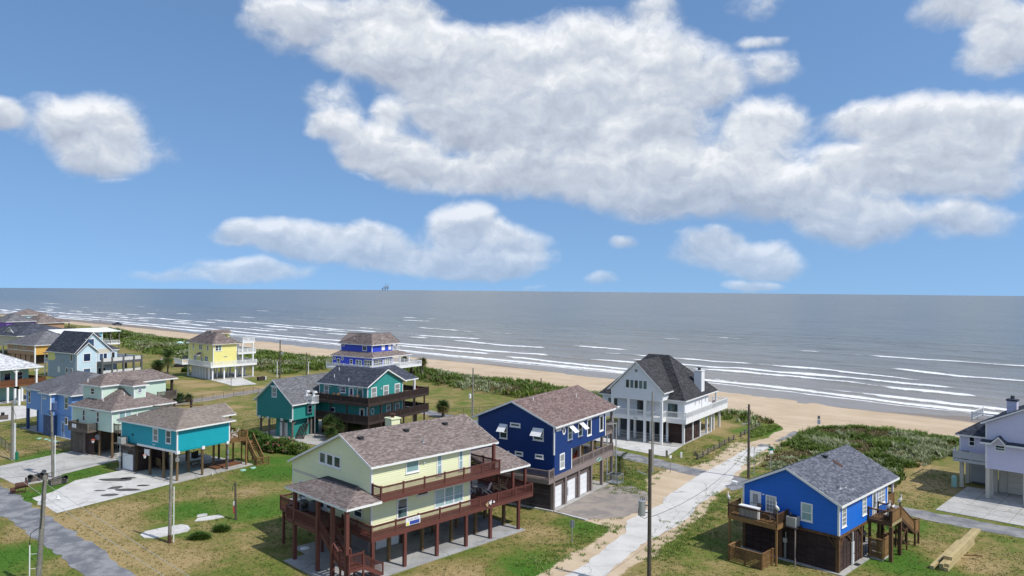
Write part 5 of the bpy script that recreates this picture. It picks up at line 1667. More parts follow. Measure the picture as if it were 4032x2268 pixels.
h.part('dryer_vent', MB().cyl((-.12, 9.63, 4.87), (-.02, 9.63, 4.87), .13), 'black_plastic'); h.part('floodlight', MB().box(-.2, -.04, 4.5, 4.9, 4.12, 4.22), 'white_plastic')
h.pilings([(.16, .18), (.16, 3.03), (.16, 6.01), (.16, 9.02), (3.73, .18), (7.44, .18), (3.7, 3.06), (3.5, 5.82), (7.5, 3.05), (10.5, 6.0), (7.4, 8.9), (7.4, 12), (3.6, 9)], .05, 3.7, .30, 'raw_post_wood', round_=True)
for (x, y) in ((.16, .18), (3.73, .18), (7.44, .18)): h.part('post_cap', MB().box(x - .2, x + .2, y - .26, y + .2, 3.45, 3.85), WT)
h.pilings([(10.5, .1), (10.6, 3.0)], .05, 3.6, .18, TD); h.pilings([(10.6, 3.7), (10.6, 8.2)], 3.8, 6.5, .2, 'brown_deck_wood', name='porch_post')
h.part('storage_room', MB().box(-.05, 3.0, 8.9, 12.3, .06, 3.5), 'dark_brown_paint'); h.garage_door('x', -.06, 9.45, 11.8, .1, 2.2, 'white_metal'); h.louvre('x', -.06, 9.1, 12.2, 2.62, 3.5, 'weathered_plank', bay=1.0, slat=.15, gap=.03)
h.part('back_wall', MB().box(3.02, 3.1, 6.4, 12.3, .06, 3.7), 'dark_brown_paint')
tx = bpy.data.curves.new('shell_letters', 'FONT'); tx.body = 'COO'; tx.size = .5; tx.extrude = .03
link('door_letters', tx, 'grey_letter', h.e, (-.11, 11.75, 2.24), (math.pi / 2, 0, -math.pi / 2))
h.part('condenser_shelf', MB().box(-1.1, -.07, 8.6, 12.3, 3.52, 3.66), 'weathered_plank')
h.deck(7.75, 10.7, .0, 8.6, 3.8, TD, .3); h.rail([(7.85, .06), (10.64, .06), (10.64, 1.3)], 3.8, 1.0, TD, .12, 1.5, .14); h.rail([(10.64, 2.6), (10.64, 8.5)], 3.8, 1.0, TD, .12, 2.0, .14)
h.stairs((10.7, 2.0, 3.8), (10.7 + .9, 2.0, 3.1), 1.1, 3, TD); h.deck(11.55, 12.7, 1.4, 2.6, 2.9, TD, .2); h.stairs((12.1, 1.4, 2.9), (11.9, -1.0, .1), 1.1, 10, TD)
h.rail([(12.68, 1.4, 2.9), (12.5, -1.0, .1)], 0, 1.0, TD, .12, 2.5, .14); h.rail([(11.55, 1.4, 2.9), (11.35, -1.0, .1)], 0, 1.0, TD, .12, 2.5, .14); h.pilings([(11.6, 1.5), (12.65, 1.5), (12.65, 2.5), (11.6, 2.5)], -.02, 2.7, .14, TD, name='stair_post')
h.part('low_deck', MB().box(6.4, 10.6, 1.1, 4.4, .05, .28), 'rust_deck_wood')
h.rail([(11.3, -1.1), (12.7, -1.9)], .0, 1.0, TD, .12, 1.6, .13)
h.part('ridge_rail', MB().beam((5.2, 6.2, 8.32), (2.6, 9.4, 8.34), .10, .12).beam((5.0, 6.4, 8.35), (8.2, 6.3, 8.05), .10, .12), 'brown_deck_wood')
h.vents([(5.6, 4.6, 7.9), (5.2, 3.2, 7.62)], 'pipe'); h.vents([(1.0, 10.4, 7.2)], 'white')
h.part('basketball_board', MB().box(-.24, -.18, 5.55, 6.65, 2.6, 3.4), 'white_plastic')
h.part('basketball_hoop', MB().tube([(-.45 + .24 * math.cos(t) - .05, 6.1 + .24 * math.sin(t), 2.72) for t in [i * math.pi / 6 for i in range(13)]], .02), 'orange_paint')
h.part('hoop_net', MB().lathe((-.5, 6.1, 2.3), [(.12, 0), (.15, .15), (.22, .40)], 10), 'white_plastic')
h.part('floodlight', MB().cyl((-.1, -.15, 2.9), (-.25, -.5, 2.85), .2, .26, 12).beam((.1, -.1, 3.3), (-.1, -.2, 2.9), .06), 'galvanised')
h.part('meter_box', MB().box(7.3, 7.55, -.16, .0, 2.2, 2.7).box(7.3, 7.55, -.16, .0, 1.5, 1.9).cyl((7.4, -.1, .1), (7.4, -.1, 3.6), .04), 'grey_plastic')
h.part('pipe', MB().cyl((-.1, 12.45, .1), (-.1, 12.45, 3.7), .06).box(-.25, .0, 12.35, 12.6, 1.0, 1.7), 'white_plastic')
turq = h

# ---- 10 mint house
h = House('beach_house', 'pale mint stilt house with upper storey, round window and weathered balcony', (-56.7, 104.46), 60.0, group=HG)
MN = 'mint_siding'
slab(h, -.4, 9.5, -.2, 9.9)
h.part('wall', MB().box(0, 9.5, 0, 9.85, 3.75, 6.75), MN); h.siding('x', 0, .1, 9.75, 3.75, 6.75, MN, .19); h.siding('y', 0, .1, 9.4, 3.75, 6.75, MN, .19)
h.part('wall', MB().prism([(1.6, 9.9, 7.0), (1.6, 5.2, 7.0), (4.4, 5.2, 7.0), (4.4, 1.75, 7.0), (6.2, 1.75, 7.0), (6.2, 5.2, 7.0), (12, 5.2, 7.0), (12, 9.9, 7.0)], 2.72), MN)
h.siding('x', 1.6, 5.3, 9.8, 7.6, 9.7, MN, .19); h.siding('y', 5.2, 1.7, 4.35, 7.8, 9.7, MN, .19); h.siding('x', 4.4, 1.85, 5.1, 7.9, 9.7, MN, .19); h.siding('y', 1.75, 4.5, 6.1, 7.8, 9.7, MN, .19)
h.trim([(-.045, .1, -.045, .1, 3.75, 6.7), (-.045, .1, 9.75, 9.9, 3.75, 6.7), (1.555, 1.7, 5.155, 5.3, 7.6, 9.7), (1.555, 1.7, 9.8, 9.95, 7.5, 9.7), (4.355, 4.5, 1.7, 1.85, 7.75, 9.7), (6.1, 6.25, 1.7, 1.85, 7.75, 9.7)])
h.hip(-.36, 10.0, -.36, 10.3, 6.87, (4.9, 4.9, 9.5), (5.1, 5.1, 9.5), BS, exposure=.155, tab=.32)
h.hip(1.2, 13.9, 4.85, 10.35, 9.85, (3.8, 7.6, 11.35), (11.0, 7.6, 11.35), BS, exposure=.155, tab=.32, name='upper_roof')
h.roof([([(4.0, 6.4, 9.83), (4.0, 1.4, 9.83), (5.3, 2.6, 10.45), (5.3, 6.6, 10.45)], [0]), ([(4.0, 1.4, 9.83), (6.6, 1.4, 9.83), (5.3, 2.6, 10.45)], [0]), ([(6.6, 1.4, 9.83), (6.6, 5.6, 9.83), (5.3, 6.6, 10.45), (5.3, 2.6, 10.45)], [0])], BS, exposure=.155, tab=.32, name='bay_roof')
h.window('x', 0, 6.56, 7.24, 4.7, 6.4, 'hung', 'dark_pane', tw=.11); h.window('x', 0, 3.0, 3.74, 4.86, 6.44, 'hung', 'dark_pane', tw=.11); h.window('x', 0, 3.97, 5.33, 6.28, 6.6, 'fixed', 'dark_pane', tw=.09)
h.window('y', 0, .92, 2.97, 5.2, 6.55, 'fixed', 'aqua_sky_pane', tw=.14, cols=2); h.window('x', 1.6, 6.95, 8.0, 8.35, 9.4, 'hung', 'dark_pane', tw=.13); h.round_window('y', 1.75, 5.3, 8.95, .42, .42, pane='navy_pane', cross=True)
h.pilings([(.15, .15), (.15, 3.16), (4.8, .15), (9.3, .15), (9.3, 5), (4.8, 5)], .05, 3.75, .32, 'raw_post_wood', round_=True)
h.part('storage_room', MB().box(-.3, 4.5, 6.0, 9.7, .05, 3.7), 'weathered_plank')
for k in range(9): h.part('plank', MB().box(-.335, -.3, 6.02 + k * .41, 6.02 + k * .41 + .39, .06, 3.68), 'weathered_plank')
h.part('storage_door', MB().box(-.39, -.34, 6.7, 8.6, .1, 2.9).box(-.42, -.39, 6.7, 8.6, 2.75, 2.9).box(-.42, -.39, 7.6, 7.68, .1, 2.75), 'weathered_plank')
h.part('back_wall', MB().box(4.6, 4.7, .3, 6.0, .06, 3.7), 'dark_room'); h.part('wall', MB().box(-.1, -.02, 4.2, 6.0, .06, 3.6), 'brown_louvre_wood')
WP = 'weathered_plank'
h.deck(-1.5, -.04, 3.4, 8.4, 3.85, WP, .28, axis='y'); h.rail([(-.1, 3.46), (-1.44, 3.46), (-1.44, 8.34), (-.1, 8.34)], 3.85, .95, WP, .11, 4, .22, bw=.10)
h.part('notice_board', MB().box(-1.53, -1.5, 6.3, 7.3, 4.0, 4.55), 'sign_white')
h.deck(.2, 1.6, -1.3, -.04, 3.95, WP, .2); h.rail([(.25, -.1), (.25, -1.24), (1.55, -1.24)], 3.95, 1.0, WP, .1, 2, .14); h.pilings([(.9, -1.2)], .05, 3.75, .14, 'grey_panel')
h.pilings([(13.2, 5.4)], 6.8, 9.8, .32, DB, name='porch_post'); h.deck(9.6, 13.6, 4.6, 9.8, 6.9, WP, .3); h.rail([(10.2, 4.66), (13.54, 4.66), (13.54, 9.7)], 6.9, 1.0, WP, .12, 2.6, .2, bw=.09)
h.deck(9.6, 13.6, .6, 9.8, 3.8, WP, .3); h.pilings([(13.4, .8), (13.4, 5), (13.4, 9.6)], -.02, 6.6, .26, DB)
h.part('basketball_board', MB().prism([(-.1, 3.3 + .62 * math.cos(t), 2.75 + .42 * math.sin(t)) for t in [i * math.pi / 8 for i in range(16)]], (-.05, 0, 0)), 'grey_plastic')
h.part('hoop_net', MB().lathe((-.5, 3.75, 1.95), [(.12, 0), (.2, .2), (.27, .5)], 10), 'white_plastic'); h.part('basketball_hoop', MB().lathe((-.5, 3.75, 2.3), [(.26, 0), (.29, .16)], 12), 'red_cloth')
h.vents([(1.5, 8.6, 10.2), (1.2, 4.2, 7.75), (3.4, 2.6, 8.45)], 'white')
h.part('weather_vane', MB().beam((5.6, 8.0, 11.2), (5.6, 8.0, 12.0), .05).beam((5.2, 8.0, 11.9), (6.0, 8.2, 11.7), .06).beam((5.4, 7.7, 11.3), (5.9, 8.3, 11.6), .05), 'dark_metal')

# ---- 11 periwinkle house
h = House('beach_house', 'periwinkle blue stilt house with grey hipped roof behind a pole with a transformer barrel', (-82.76, 125.84), 56.5, group=HG)
PW = 'periwinkle_siding'
slab(h, -.4, 12, -15, 2.2)
h.part('wall', MB().box(0, 13, -15, .45, 3.57, 6.95), PW); h.siding('x', 0, -14.9, .35, 3.57, 6.95, PW, .19)
h.part('wall', MB().box(-1.1, 0, -10.4, -7.4, 3.45, 6.9), PW); h.siding('x', -1.1, -10.3, -7.5, 3.45, 6.9, PW, .19); h.siding('y', -10.4, -1.05, 0, 3.45, 6.9, PW, .19)
h.trim([(-.045, .1, .35, .5, 3.57, 6.95), (-1.145, -1.0, -10.445, -10.3, 3.45, 6.9), (-1.145, -1.0, -7.5, -7.36, 3.45, 6.9)])
h.hip(-.45, 13.5, -15.6, .95, 7.08, (6.6, -8.6, 9.6), (6.6, -3.0, 9.6), 'grey_shingle', exposure=.155, tab=.32)
h.roof([([(-1.5, -7.0, 7.06), (-1.5, -10.8, 7.06), (1.6, -9.6, 7.85), (1.6, -7.9, 7.85)], [0]), ([(-1.5, -10.8, 7.06), (.4, -10.8, 7.06), (1.6, -9.6, 7.85)], [0]), ([(.4, -7.0, 7.06), (-1.5, -7.0, 7.06), (1.6, -7.9, 7.85)], [0])], 'grey_shingle', exposure=.155, tab=.32, name='bay_roof')
for (a, b, zl) in ((-1.15, -.26, 4.53), (-6.6, -5.44, 4.45), (-13.9, -12.75, 4.7)):
    h.window('x', 0, a, b, zl, 6.62, 'hung', 'teal_pane', tw=.12); h.part('shutter_box', MB().box(-.2, -.04, a - .05, b + .05, 6.64, 6.85), 'white_metal')
h.window('x', -1.1, -9.05, -7.93, 6.03, 6.4, 'fixed', 'dark_pane', tw=.12)
DPB = 'deep_blue_paint'
h.pilings([(0.1, .1), (4, .1), (8, .1), (12, .1), (0.1, -3.7)], .05, 3.57, .42, DPB)
h.part('wall', MB().box(0, 9, -15, -3.85, .06, 3.5), PW); h.siding('x', 0, -14.9, -3.9, .1, 3.5, PW, .19)
h.part('wall_panel', MB().box(-.9, -.05, -10.3, -7.6, .05, 3.4), DPB); h.door('x', 0, -12.7, -11.9, .1, 2.6, PW, 'navy_pane')
h.window('x', 0, -13.8, -12.9, 2.2, 3.4, 'fixed', 'navy_pane', tw=.1)
# ---- 12 white posted porch house at the left edge
h = House('beach_house', 'seafoam house with pale shingle roof and rust brown porch, cut by the left edge', (-106, 152), 61.0, group=HG)
slab(h, -8, 11, -.5, 10, 'slab_concrete')
h.part('wall', MB().box(-8, 7.4, 3.0, 11, 3.7, 6.8), 'seafoam_siding'); h.part('wall', MB().box(-6, 5, 4.0, 11, .06, 3.4), 'seafoam_siding')
h.hip(-11.5, 8.6, -.55, 13, 7.1, (-5.2, 6.0, 10.3), (2.2, 6.0, 10.3), 'pale_shingle', exposure=.3, tab=.5)
for (a, b) in ((-4.8, -3.6), (-1.8, -.6), (.6, 1.8), (4.6, 6.2)): h.window('y', 3.0, a, b, 4.3, 6.0, 'hung', 'dark_pane', tw=.12)
h.window('y', 3.0, 2.4, 3.8, 3.8, 6.0, 'fixed', 'navy_pane', tw=.12)
RD = 'rust_deck_wood'
h.deck(-8, 9.3, -.2, 3.0, 3.72, RD, .42); h.rail([(-8, -.14), (9.24, -.14), (9.24, 8)], 3.72, 1.05, RD, .14, 2.4, .15, bw=.12, solid=.05); h.deck(7.4, 9.3, 3, 10, 3.716, RD, .4)
h.pilings([(-4, -.25), (-.2, -.25), (3.2, -.25), (7.26, -.25)], 3.3, 6.95, .34, WT, name='porch_post')
for x in (3.2, 7.26): h.part('brace', MB().beam((x - .1, -.25, 6.2), (x - .8, -.25, 6.9), .12).beam((x + .1, -.25, 6.2), (x + .8, -.25, 6.9), .12), WT)
h.pilings([(1.2, -5.4), (1.3, -3.6), (1.35, -.7), (4.6, .2), (8, .2), (-3, .2), (-1.5, 1.5), (1.5, 3.2)], .05, 3.3, .36, WT)
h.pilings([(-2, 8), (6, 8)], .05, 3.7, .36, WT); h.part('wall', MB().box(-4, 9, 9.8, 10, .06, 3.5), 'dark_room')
# ---- 13 grey blue house with the patched siding
h = House('beach_house', 'grey blue house with unfinished patched siding, slate gables and white railings', (-125.99, 199.84), 60.0, group=HG)
GB = 'grey_blue_siding'
PB = 'pale_blue_siding'
h.part('wall', MB().box(0, 9.4, -13.0, 0, .0, 7.0), GB); h.siding('x', 0, -12.9, -.1, .1, 6.95, GB, .3)
h.part('wall', MB().prism([(.02, -13.0, 7.0), (9.4, -13.0, 7.0), (4.4, -13.0, 11.9)], (0, 13, 0)), PB); h.siding('y', -13.0, .1, 9.3, .1, 11.8, PB, .3, gspan(7.0, 7.0, 4.4, .1, 9.3, 11.9))
h.part('wall', MB().prism([(.0, -13.9, 0), (5.1, -13.9, 0), (5.1, -13.9, 7.0), (2.65, -13.9, 9.25), (0, -13.9, 7.0)], (0, .88, 0)), PB); h.siding('y', -13.9, .1, 5.0, .1, 9.2, PB, .3, gspan(7.0, 7.0, 2.65, .1, 5.0, 9.25))
h.trim([(-.05, .15, -13.95, -13.75, 0, 7), (4.95, 5.15, -13.95, -13.8, 0, 7), (-.05, .12, -.1, .08, 0, 7), (9.3, 9.45, -13.05, -12.9, 0, 7)])
SL = 'slate_shingle'
h.gable_y(-13.5, .5, -.5, 6.85, 4.4, 12.15, 9.9, 7.0, SL, exposure=.3, tab=.6); h.gable_y(-14.4, -10.5, -.45, 6.8, 2.65, 9.6, 5.7, 6.9, SL, exposure=.3, tab=.6, rake=(1, 0), name='gable_roof')
h.hip(8.6, 12.2, -12.6, -3, 7.1, (8.7, -9, 9.6), (8.7, -6, 9.6), SL, exposure=.3, tab=.6, name='side_roof'); h.gable_x(5.5, 8.6, -10.5, 10.5, -8.5, 11.8, -6.5, 10.5, SL, exposure=.3, tab=.6, name='dormer_roof'); h.part('dormer_wall', MB().box(5.8, 8.2, -10.2, -6.8, 8.5, 10.5), 'sand_siding')
h.part('wall', MB().box(9.4, 11.8, -12.3, -3.3, 0, 7.0), PB)
h.part('siding_patch', MB().prism([(-.05, -.2, 6.9), (-.05, -2.6, 6.75), (-.05, -3.6, 6.2), (-.05, -3.0, 5.9), (-.05, -4.0, 5.2), (-.05, -2.6, 4.4), (-.05, -.2, 4.5)], (.03, 0, 0)), 'yellow_siding'); h.part('siding_patch', MB().box(5.2, 9.2, -13.06, -13.03, 6.4, 7.6), 'sand_siding')
h.window('x', 0, -11.8, -10.7, 4.6, 6.6, 'fixed', 'dark_pane', tw=.14); h.window('x', 0, -9.7, -8.6, 1.4, 2.85, 'fixed', 'navy_pane', tw=.16); h.window('x', 0, -11.7, -10.6, 1.4, 2.9, 'fixed', 'navy_pane', tw=.16)
h.window('y', -13.9, 1.5, 3.55, 4.5, 6.75, 'fixed', 'navy_pane', tw=.16); h.window('y', -13.9, 1.5, 3.55, .8, 2.75, 'fixed', 'navy_pane', tw=.16); h.window('y', -13.0, 2.6, 5.0, 8.3, 10.5, 'fixed', 'navy_pane', tw=.16)
h.window('y', -13.0, 6.3, 8.6, 4.3, 6.4, 'fixed', 'navy_pane', tw=.16, cols=2); h.window('y', -12.3, 10.1, 11.2, 4.6, 6.5, 'fixed', 'dark_pane', tw=.14); h.window('y', -13.0, 6.0, 8.2, .5, 2.5, 'fixed', 'dark_pane', tw=.14, cols=2)
DG = 'dark_grey_paint'
h.deck(5.15, 16.6, -16.2, -13.0, 4.2, DG, .6); h.deck(11.9, 16.6, -13, -4, 4.2, DG, .5); h.deck(5.15, 16.6, -16.2, -13.0, .9, DG, .4)
h.rail([(5.3, -16.1), (16.5, -16.1), (16.5, -4)], 4.2, 1.0, WT, 0, 3, .16, bw=.12); h.rail([(5.3, -16.1), (16.5, -16.1), (16.5, -13)], .9, 1.0, WT, 0, 3, .16, bw=.12)
h.pilings([(5.3, -16.15), (8.0, -16.15), (11.2, -16.15), (14.2, -16.15), (16.5, -16.15), (16.5, -9)], 0, 5.4, .42, DG, name='porch_post')
h.part('meter_box', MB().box(-.2, -.04, -6.1, -5.0, 1.4, 3.0).beam((-.1, -7.0, 3.0), (-.1, -7.0, 5.6), .07), 'white_plastic'); h.part('satellite_mast', MB().beam((-.1, -5.0, 4.4), (-.1, -8, 4.6), .12).box(-.3, -.05, -7.0, -6.4, 4.6, 5.0), 'galvanised')
h.deck(.3, 3, .1, 2.5, 3.8, WT, .3); h.rail([(.3, .2), (.3, 2.4), (3, 2.4)], 3.8, 1.0, WT, .12, 2., .18); h.pilings([(.4, 2.3), (2.8, 2.3)], 0, 6.2, .2, WT, name='porch_post'); h.roof([([(0, 2.9, 6.2), (0, .1, 6.6), (3.2, .1, 6.6), (3.2, 2.9, 6.2)], [])], 'grey_shingle', tabs=False, name='porch_roof')
# ---- 14 pale house with a flat white roof
h = House('beach_house', 'sky blue house under a broad flat white metal roof at the dunes', (-158.0, 257.0), 50.0, group=HG)
h.part('wall', MB().box(.6, 14.0, .6, 20, 3.2, 7.6), 'sky_blue_siding'); h.part('roof', MB().prism([(0, 0, 7.7), (20.5, 0, 7.9), (20.5, 21, 8.2), (0, 21, 8.0)], .25), 'metal_roof')
h.part('roof_sheet', MB().prism([(0, 4, 7.99), (20.4, 4, 8.2), (20.4, 12, 8.75), (0, 12, 8.65)], .06).prism([(0, 12, 8.72), (20.4, 12, 8.82), (20.4, 20.8, 8.4), (0, 20.8, 8.2)], .06), 'metal_roof')
h.window('y', .6, 9.5, 10.9, 5.6, 6.9, 'fixed', 'navy_pane', tw=.3); h.window('x', .6, 14, 16, 5.5, 6.8, 'fixed', 'dark_pane', tw=.25)
h.part('wall', MB().box(14.0, 14.2, .4, .75, 3.2, 7.7), WT); h.deck(14.2, 20.3, .6, 18, 3.6, WT, .4); h.rail([(14.3, .7), (20.2, .7), (20.2, 17.9)], 3.6, 1.0, WT, .14, 3, .3)
h.pilings([(20, .8), (17, .8), (20, 9)], 0, 7.8, .3, 'grey_post_wood', name='porch_post'); h.pilings([(1, 1), (7, 1), (13, 1), (1, 10), (1, 19), (7, 10), (13, 10)], 0, 3.3, .34, 'grey_post_wood')
# ---- 15 orange and tan house
h = House('beach_house', 'tan and orange house with wide grey hipped roof and white corner trim', (-148.0, 228.2), 60.0, group=HG)
h.part('wall', MB().box(0, 14, 0, 16.2, 3.0, 5.9), 'orange_siding'); h.part('wall', MB().box(-.06, 0, .12, 16.1, 3.2, 5.85), 'tan_siding'); h.part('wall', MB().box(-.1, 0, .12, 16.1, 2.9, 4.2), 'tan_siding'); h.part('wall', MB().box(.3, 6, 2.6, 16, .0, 3.0), 'tan_siding')
h.siding('y', 0, .2, 13.8, 3.1, 5.85, 'orange_siding', .3); h.trim([(-.16, .2, -.16, .2, 0.2, 5.8), (-.14, 0, .2, 16.1, 4.1, 4.3)])
h.trim([(.16, .24, 2.6 + k * 3.1, 2.85 + k * 3.1, .1, 2.9) for k in range(5)], 'dark_brown_paint', 'batten')
h.hip(-.6, 14.8, -.6, 16.8, 6.05, (7.0, 7.0, 10.1), (7.0, 9.2, 10.1), 'grey_shingle', exposure=.35, tab=.7)
h.window('x', -.06, 10.4, 11.6, 4.4, 5.9, 'hung', 'dark_pane', tw=.12); h.window('x', -.06, 5.4, 6.7, 5.0, 5.85, 'fixed', 'dark_pane', tw=.12)
h.part('wall', MB().box(1, 13, 2, 2.2, 0, 3), 'dark_brown_paint'); h.pilings([(6, .3), (13.6, .3)], 0, 3.0, .34, WT); h.vents([(4, 8, 8.9), (5, 5, 8.7)], 'pipe')
# ---- 16-20 roofs further along the shore
h = House('beach_house', 'sand coloured house with big black roof and cream front gable behind the orange house', (-172, 256), 60.0, group=HG)
SS = 'sand_siding'
h.part('wall', MB().box(0, 22, 0, 26, 3.2, 6.9), SS); h.hip(-.8, 24, -.8, 27, 7.0, (9, 9, 11.0), (9, 17, 11.0), SL, exposure=.4, tab=.8)
h.gable_x(1.0, 9.5, 4.2, 7.6, 8.0, 9.9, 12.0, 7.6, SL, exposure=.4, tab=.8, rake=(1, 0), name='gable_roof'); h.part('gable_wall', MB().prism([(1.3, 4.8, 7.6), (1.3, 8.0, 9.5), (1.3, 11.4, 7.6)], (4, 0, 0)), 'sand_siding'); h.part('gable_strut', MB().beam((.95, 5.2, 7.9), (.95, 6.6, 8.7), .18), WT)
h.window('x', 0, 20, 21, 4.2, 6.5, 'fixed', 'dark_pane', tw=.16)
h.gable_x(-6, 3, 22.5, 6.6, 27.5, 10.6, 32, 6.6, SL, exposure=.4, tab=.8, rake=(1, 0), name='gable_roof'); h.part('gable_wall', MB().prism([(-5.6, 23, 3.2), (-5.6, 23, 6.7), (-5.6, 27.5, 10.2), (-5.6, 31.6, 6.7), (-5.6, 31.6, 3.2)], (6, 0, 0)), SS)
for k, (y, zt) in enumerate(((24.2, 6.6), (25.4, 7.4), (26.6, 8.2), (27.9, 8.2))): h.window('x', -5.6, y, y + .8, 4.2 if k % 2 else 4.0, zt - .9, 'fixed', 'dark_pane', tw=.12, sill=False); h.window('x', -5.6, y, y + .8, zt - .7, zt + .6, 'fixed', 'dark_pane', tw=.12, sill=False)
h.deck(-8.5, -5.6, 22, 32, 3.4, 'red_brown_paint', .5); h.pilings([(-8, 22.5), (-8, 27), (-8, 31.5)], 0, 3.2, .34, WT); h.rail([(-8.4, 22), (-8.4, 32)], 3.4, 1.0, 'red_brown_paint', .14, 3, .3); h.pilings([(1, 1), (1, 12), (1, 22)], 0, 3.2, .34, WT)
h = House('beach_house', 'pinkish house with broad brown hipped roof and open sea deck', (-222, 344), 66.0, group=HG)
h.part('wall', MB().box(0, 13, 0, 14.5, 3.2, 6.8), 'tan_siding'); h.hip(-.7, 16, -.7, 15.4, 7.0, (7, 7, 10.8), (7, 8.4, 10.8), BS, exposure=.45, tab=.9); h.pilings([(15.4, 0), (15.4, 7)], 0, 6.9, .3, DB, name='porch_post'); h.deck(13, 19, 0, 12, 3.6, DB, .5); h.rail([(13, .1), (18.9, .1), (18.9, 11.9)], 3.6, 1.0, DB, .14, 3, .3); h.pilings([(1, 1), (7, 1), (12, 1), (1, 14), (18.5, 1)], 0, 3.2, .34, DB)
h.window('x', 0, 3, 4.6, 4.4, 6.2, 'hung', 'dark_pane', tw=.15)
h = House('beach_house', 'light blue two storey house with brown hipped roof, farthest along the shore', (-257.8, 385), 60.0, group=HG)
h.part('wall', MB().box(0, 13.5, 0, 11.2, 0.0, 8.9), PB); h.part('wall', MB().box(.2, 13.3, -.06, 0, .1, 8.8), PB); h.hip(-.6, 14.6, -.6, 11.9, 9.0, (6.4, 5.0, 11.9), (7.2, 6.4, 11.9), BS, exposure=.45, tab=.9)
for (a, b, z0_, z1_) in ((6.2, 7.2, 7.2, 8.3), (2.4, 3.3, 6.2, 8.3), (9, 10, 1.6, 3.6), (6, 6.8, 2.2, 3.3)): h.window('x', 0, a, b, z0_, z1_, 'fixed', 'dark_pane', tw=.14)
h.pilings([(14.2, -.2)], 0, 8.9, .3, DB, name='porch_post'); h.trim([(-.08, .12, -.12, .12, .2, 8.8)])
h = House('beach_house', 'purple house with dark roof at the far left edge', (-229, 333), 60.0, group=HG)
h.part('wall', MB().box(0, 12, 0, 12, 3.0, 8.0), 'purple_siding'); h.hip(-.6, 12.8, -.6, 13, 8.1, (6, 5, 11.6), (6, 7.5, 11.6), 'grey_shingle', exposure=.45, tab=.9); h.trim([(-.5, 12.5, -.66, -.62, 7.9, 8.1)]); h.pilings([(1, .3), (6, .3), (11, .3), (.3, 11)], 0, 3.1, .34, WT)
h.window('y', 0, 3, 5, 4.4, 6.6, 'fixed', 'dark_pane', tw=.15, cols=2)
# ------------------------------------------------------------------ vegetation
def blades(name, cx, cy, cz, n, hgt, lean, wid, tint, mat, spread, parent=None, leafy=0., kind='stuff', seg2=True):
    """numpy cloud of leaf blades: each of the clump centres gets n bent blades"""
    N = len(cx)
    a = rng.uniform(0, 2 * np.pi, (N, n)); r = np.sqrt(rng.uniform(0, 1, (N, n))) * np.asarray(spread).reshape(-1, 1)
    bx, by = cx[:, None] + r * np.cos(a), cy[:, None] + r * np.sin(a)
    H = np.asarray(hgt).reshape(-1, 1) * rng.uniform(.45, 1.1, (N, n))
    bz = np.asarray(cz).reshape(-1, 1) + (rng.uniform(0, leafy, (N, n)) * np.asarray(hgt).reshape(-1, 1) if leafy else 0)
    if np.ndim(bz) < 2 or bz.shape[1] == 1: bz = np.broadcast_to(bz, (N, n))
    la = rng.uniform(0, 2 * np.pi, (N, n)); ll = H * lean * rng.uniform(.3, 1.3, (N, n))
    w = wid * rng.uniform(.6, 1.3, (N, n))
    px, py = -np.sin(la) * w / 2, np.cos(la) * w / 2
    tx, ty = np.cos(la) * ll, np.sin(la) * ll
    base1 = np.stack([bx - px, by - py, bz], -1); base2 = np.stack([bx + px, by + py, bz], -1)
    mid1 = np.stack([bx - px * .9 + tx * .4, by - py * .9 + ty * .4, bz + H * .6], -1); mid2 = np.stack([bx + px * .9 + tx * .4, by + py * .9 + ty * .4, bz + H * .6], -1)
    tip = np.stack([bx + tx, by + ty, bz + H * .95], -1)
    tip2 = np.stack([bx + tx + px * .25, by + ty + py * .25, bz + H * .94], -1)
    V_ = np.stack([base1, base2, mid2, mid1, tip2, tip], 2).reshape(-1, 3)
    k = np.arange(N * n)[:, None] * 6
    F = np.concatenate([k + np.array([[0, 1, 2, 3]]), k + np.array([[3, 2, 4, 5]])], 1).reshape(-1, 4)
    me = np_mesh(name, V_, quads=F)
    t = np.broadcast_to(np.asarray(tint).reshape(-1, 1), (N, n)) + rng.uniform(-.07, .07, (N, n))
    set_attr(me, 'tint', np.repeat(np.clip(t, 0, 1).ravel(), 6))
    o = link(name, me, mat, parent)
    if kind: o['kind'] = kind
    return o


def scatter(poly, n, margin=0.):
    P_ = np.array(poly); lo, hi = P_.min(0), P_.max(0)
    x, y = rng.uniform(lo[0], hi[0], n), rng.uniform(lo[1], hi[1], n)
    ok = polydist(x, y, poly) > margin
    return x[ok], y[ok]


def ground_z(x, y):
    dw_, de_ = polydist(x, y, DUNE_W), polydist(x, y, DUNE_E)
    j = fbm(x * .11, y * .11, 4, 3) - .5
    return -.03 + np.clip((dw_ + j * 7) / 7, 0, 1) * (.35 + 1.1 * fbm(x * .09, y * .09, 4, 8)) + np.clip((de_ + j * 3) / 5, 0, 1) * (.3 + .9 * fbm(x * .12, y * .12, 4, 9))


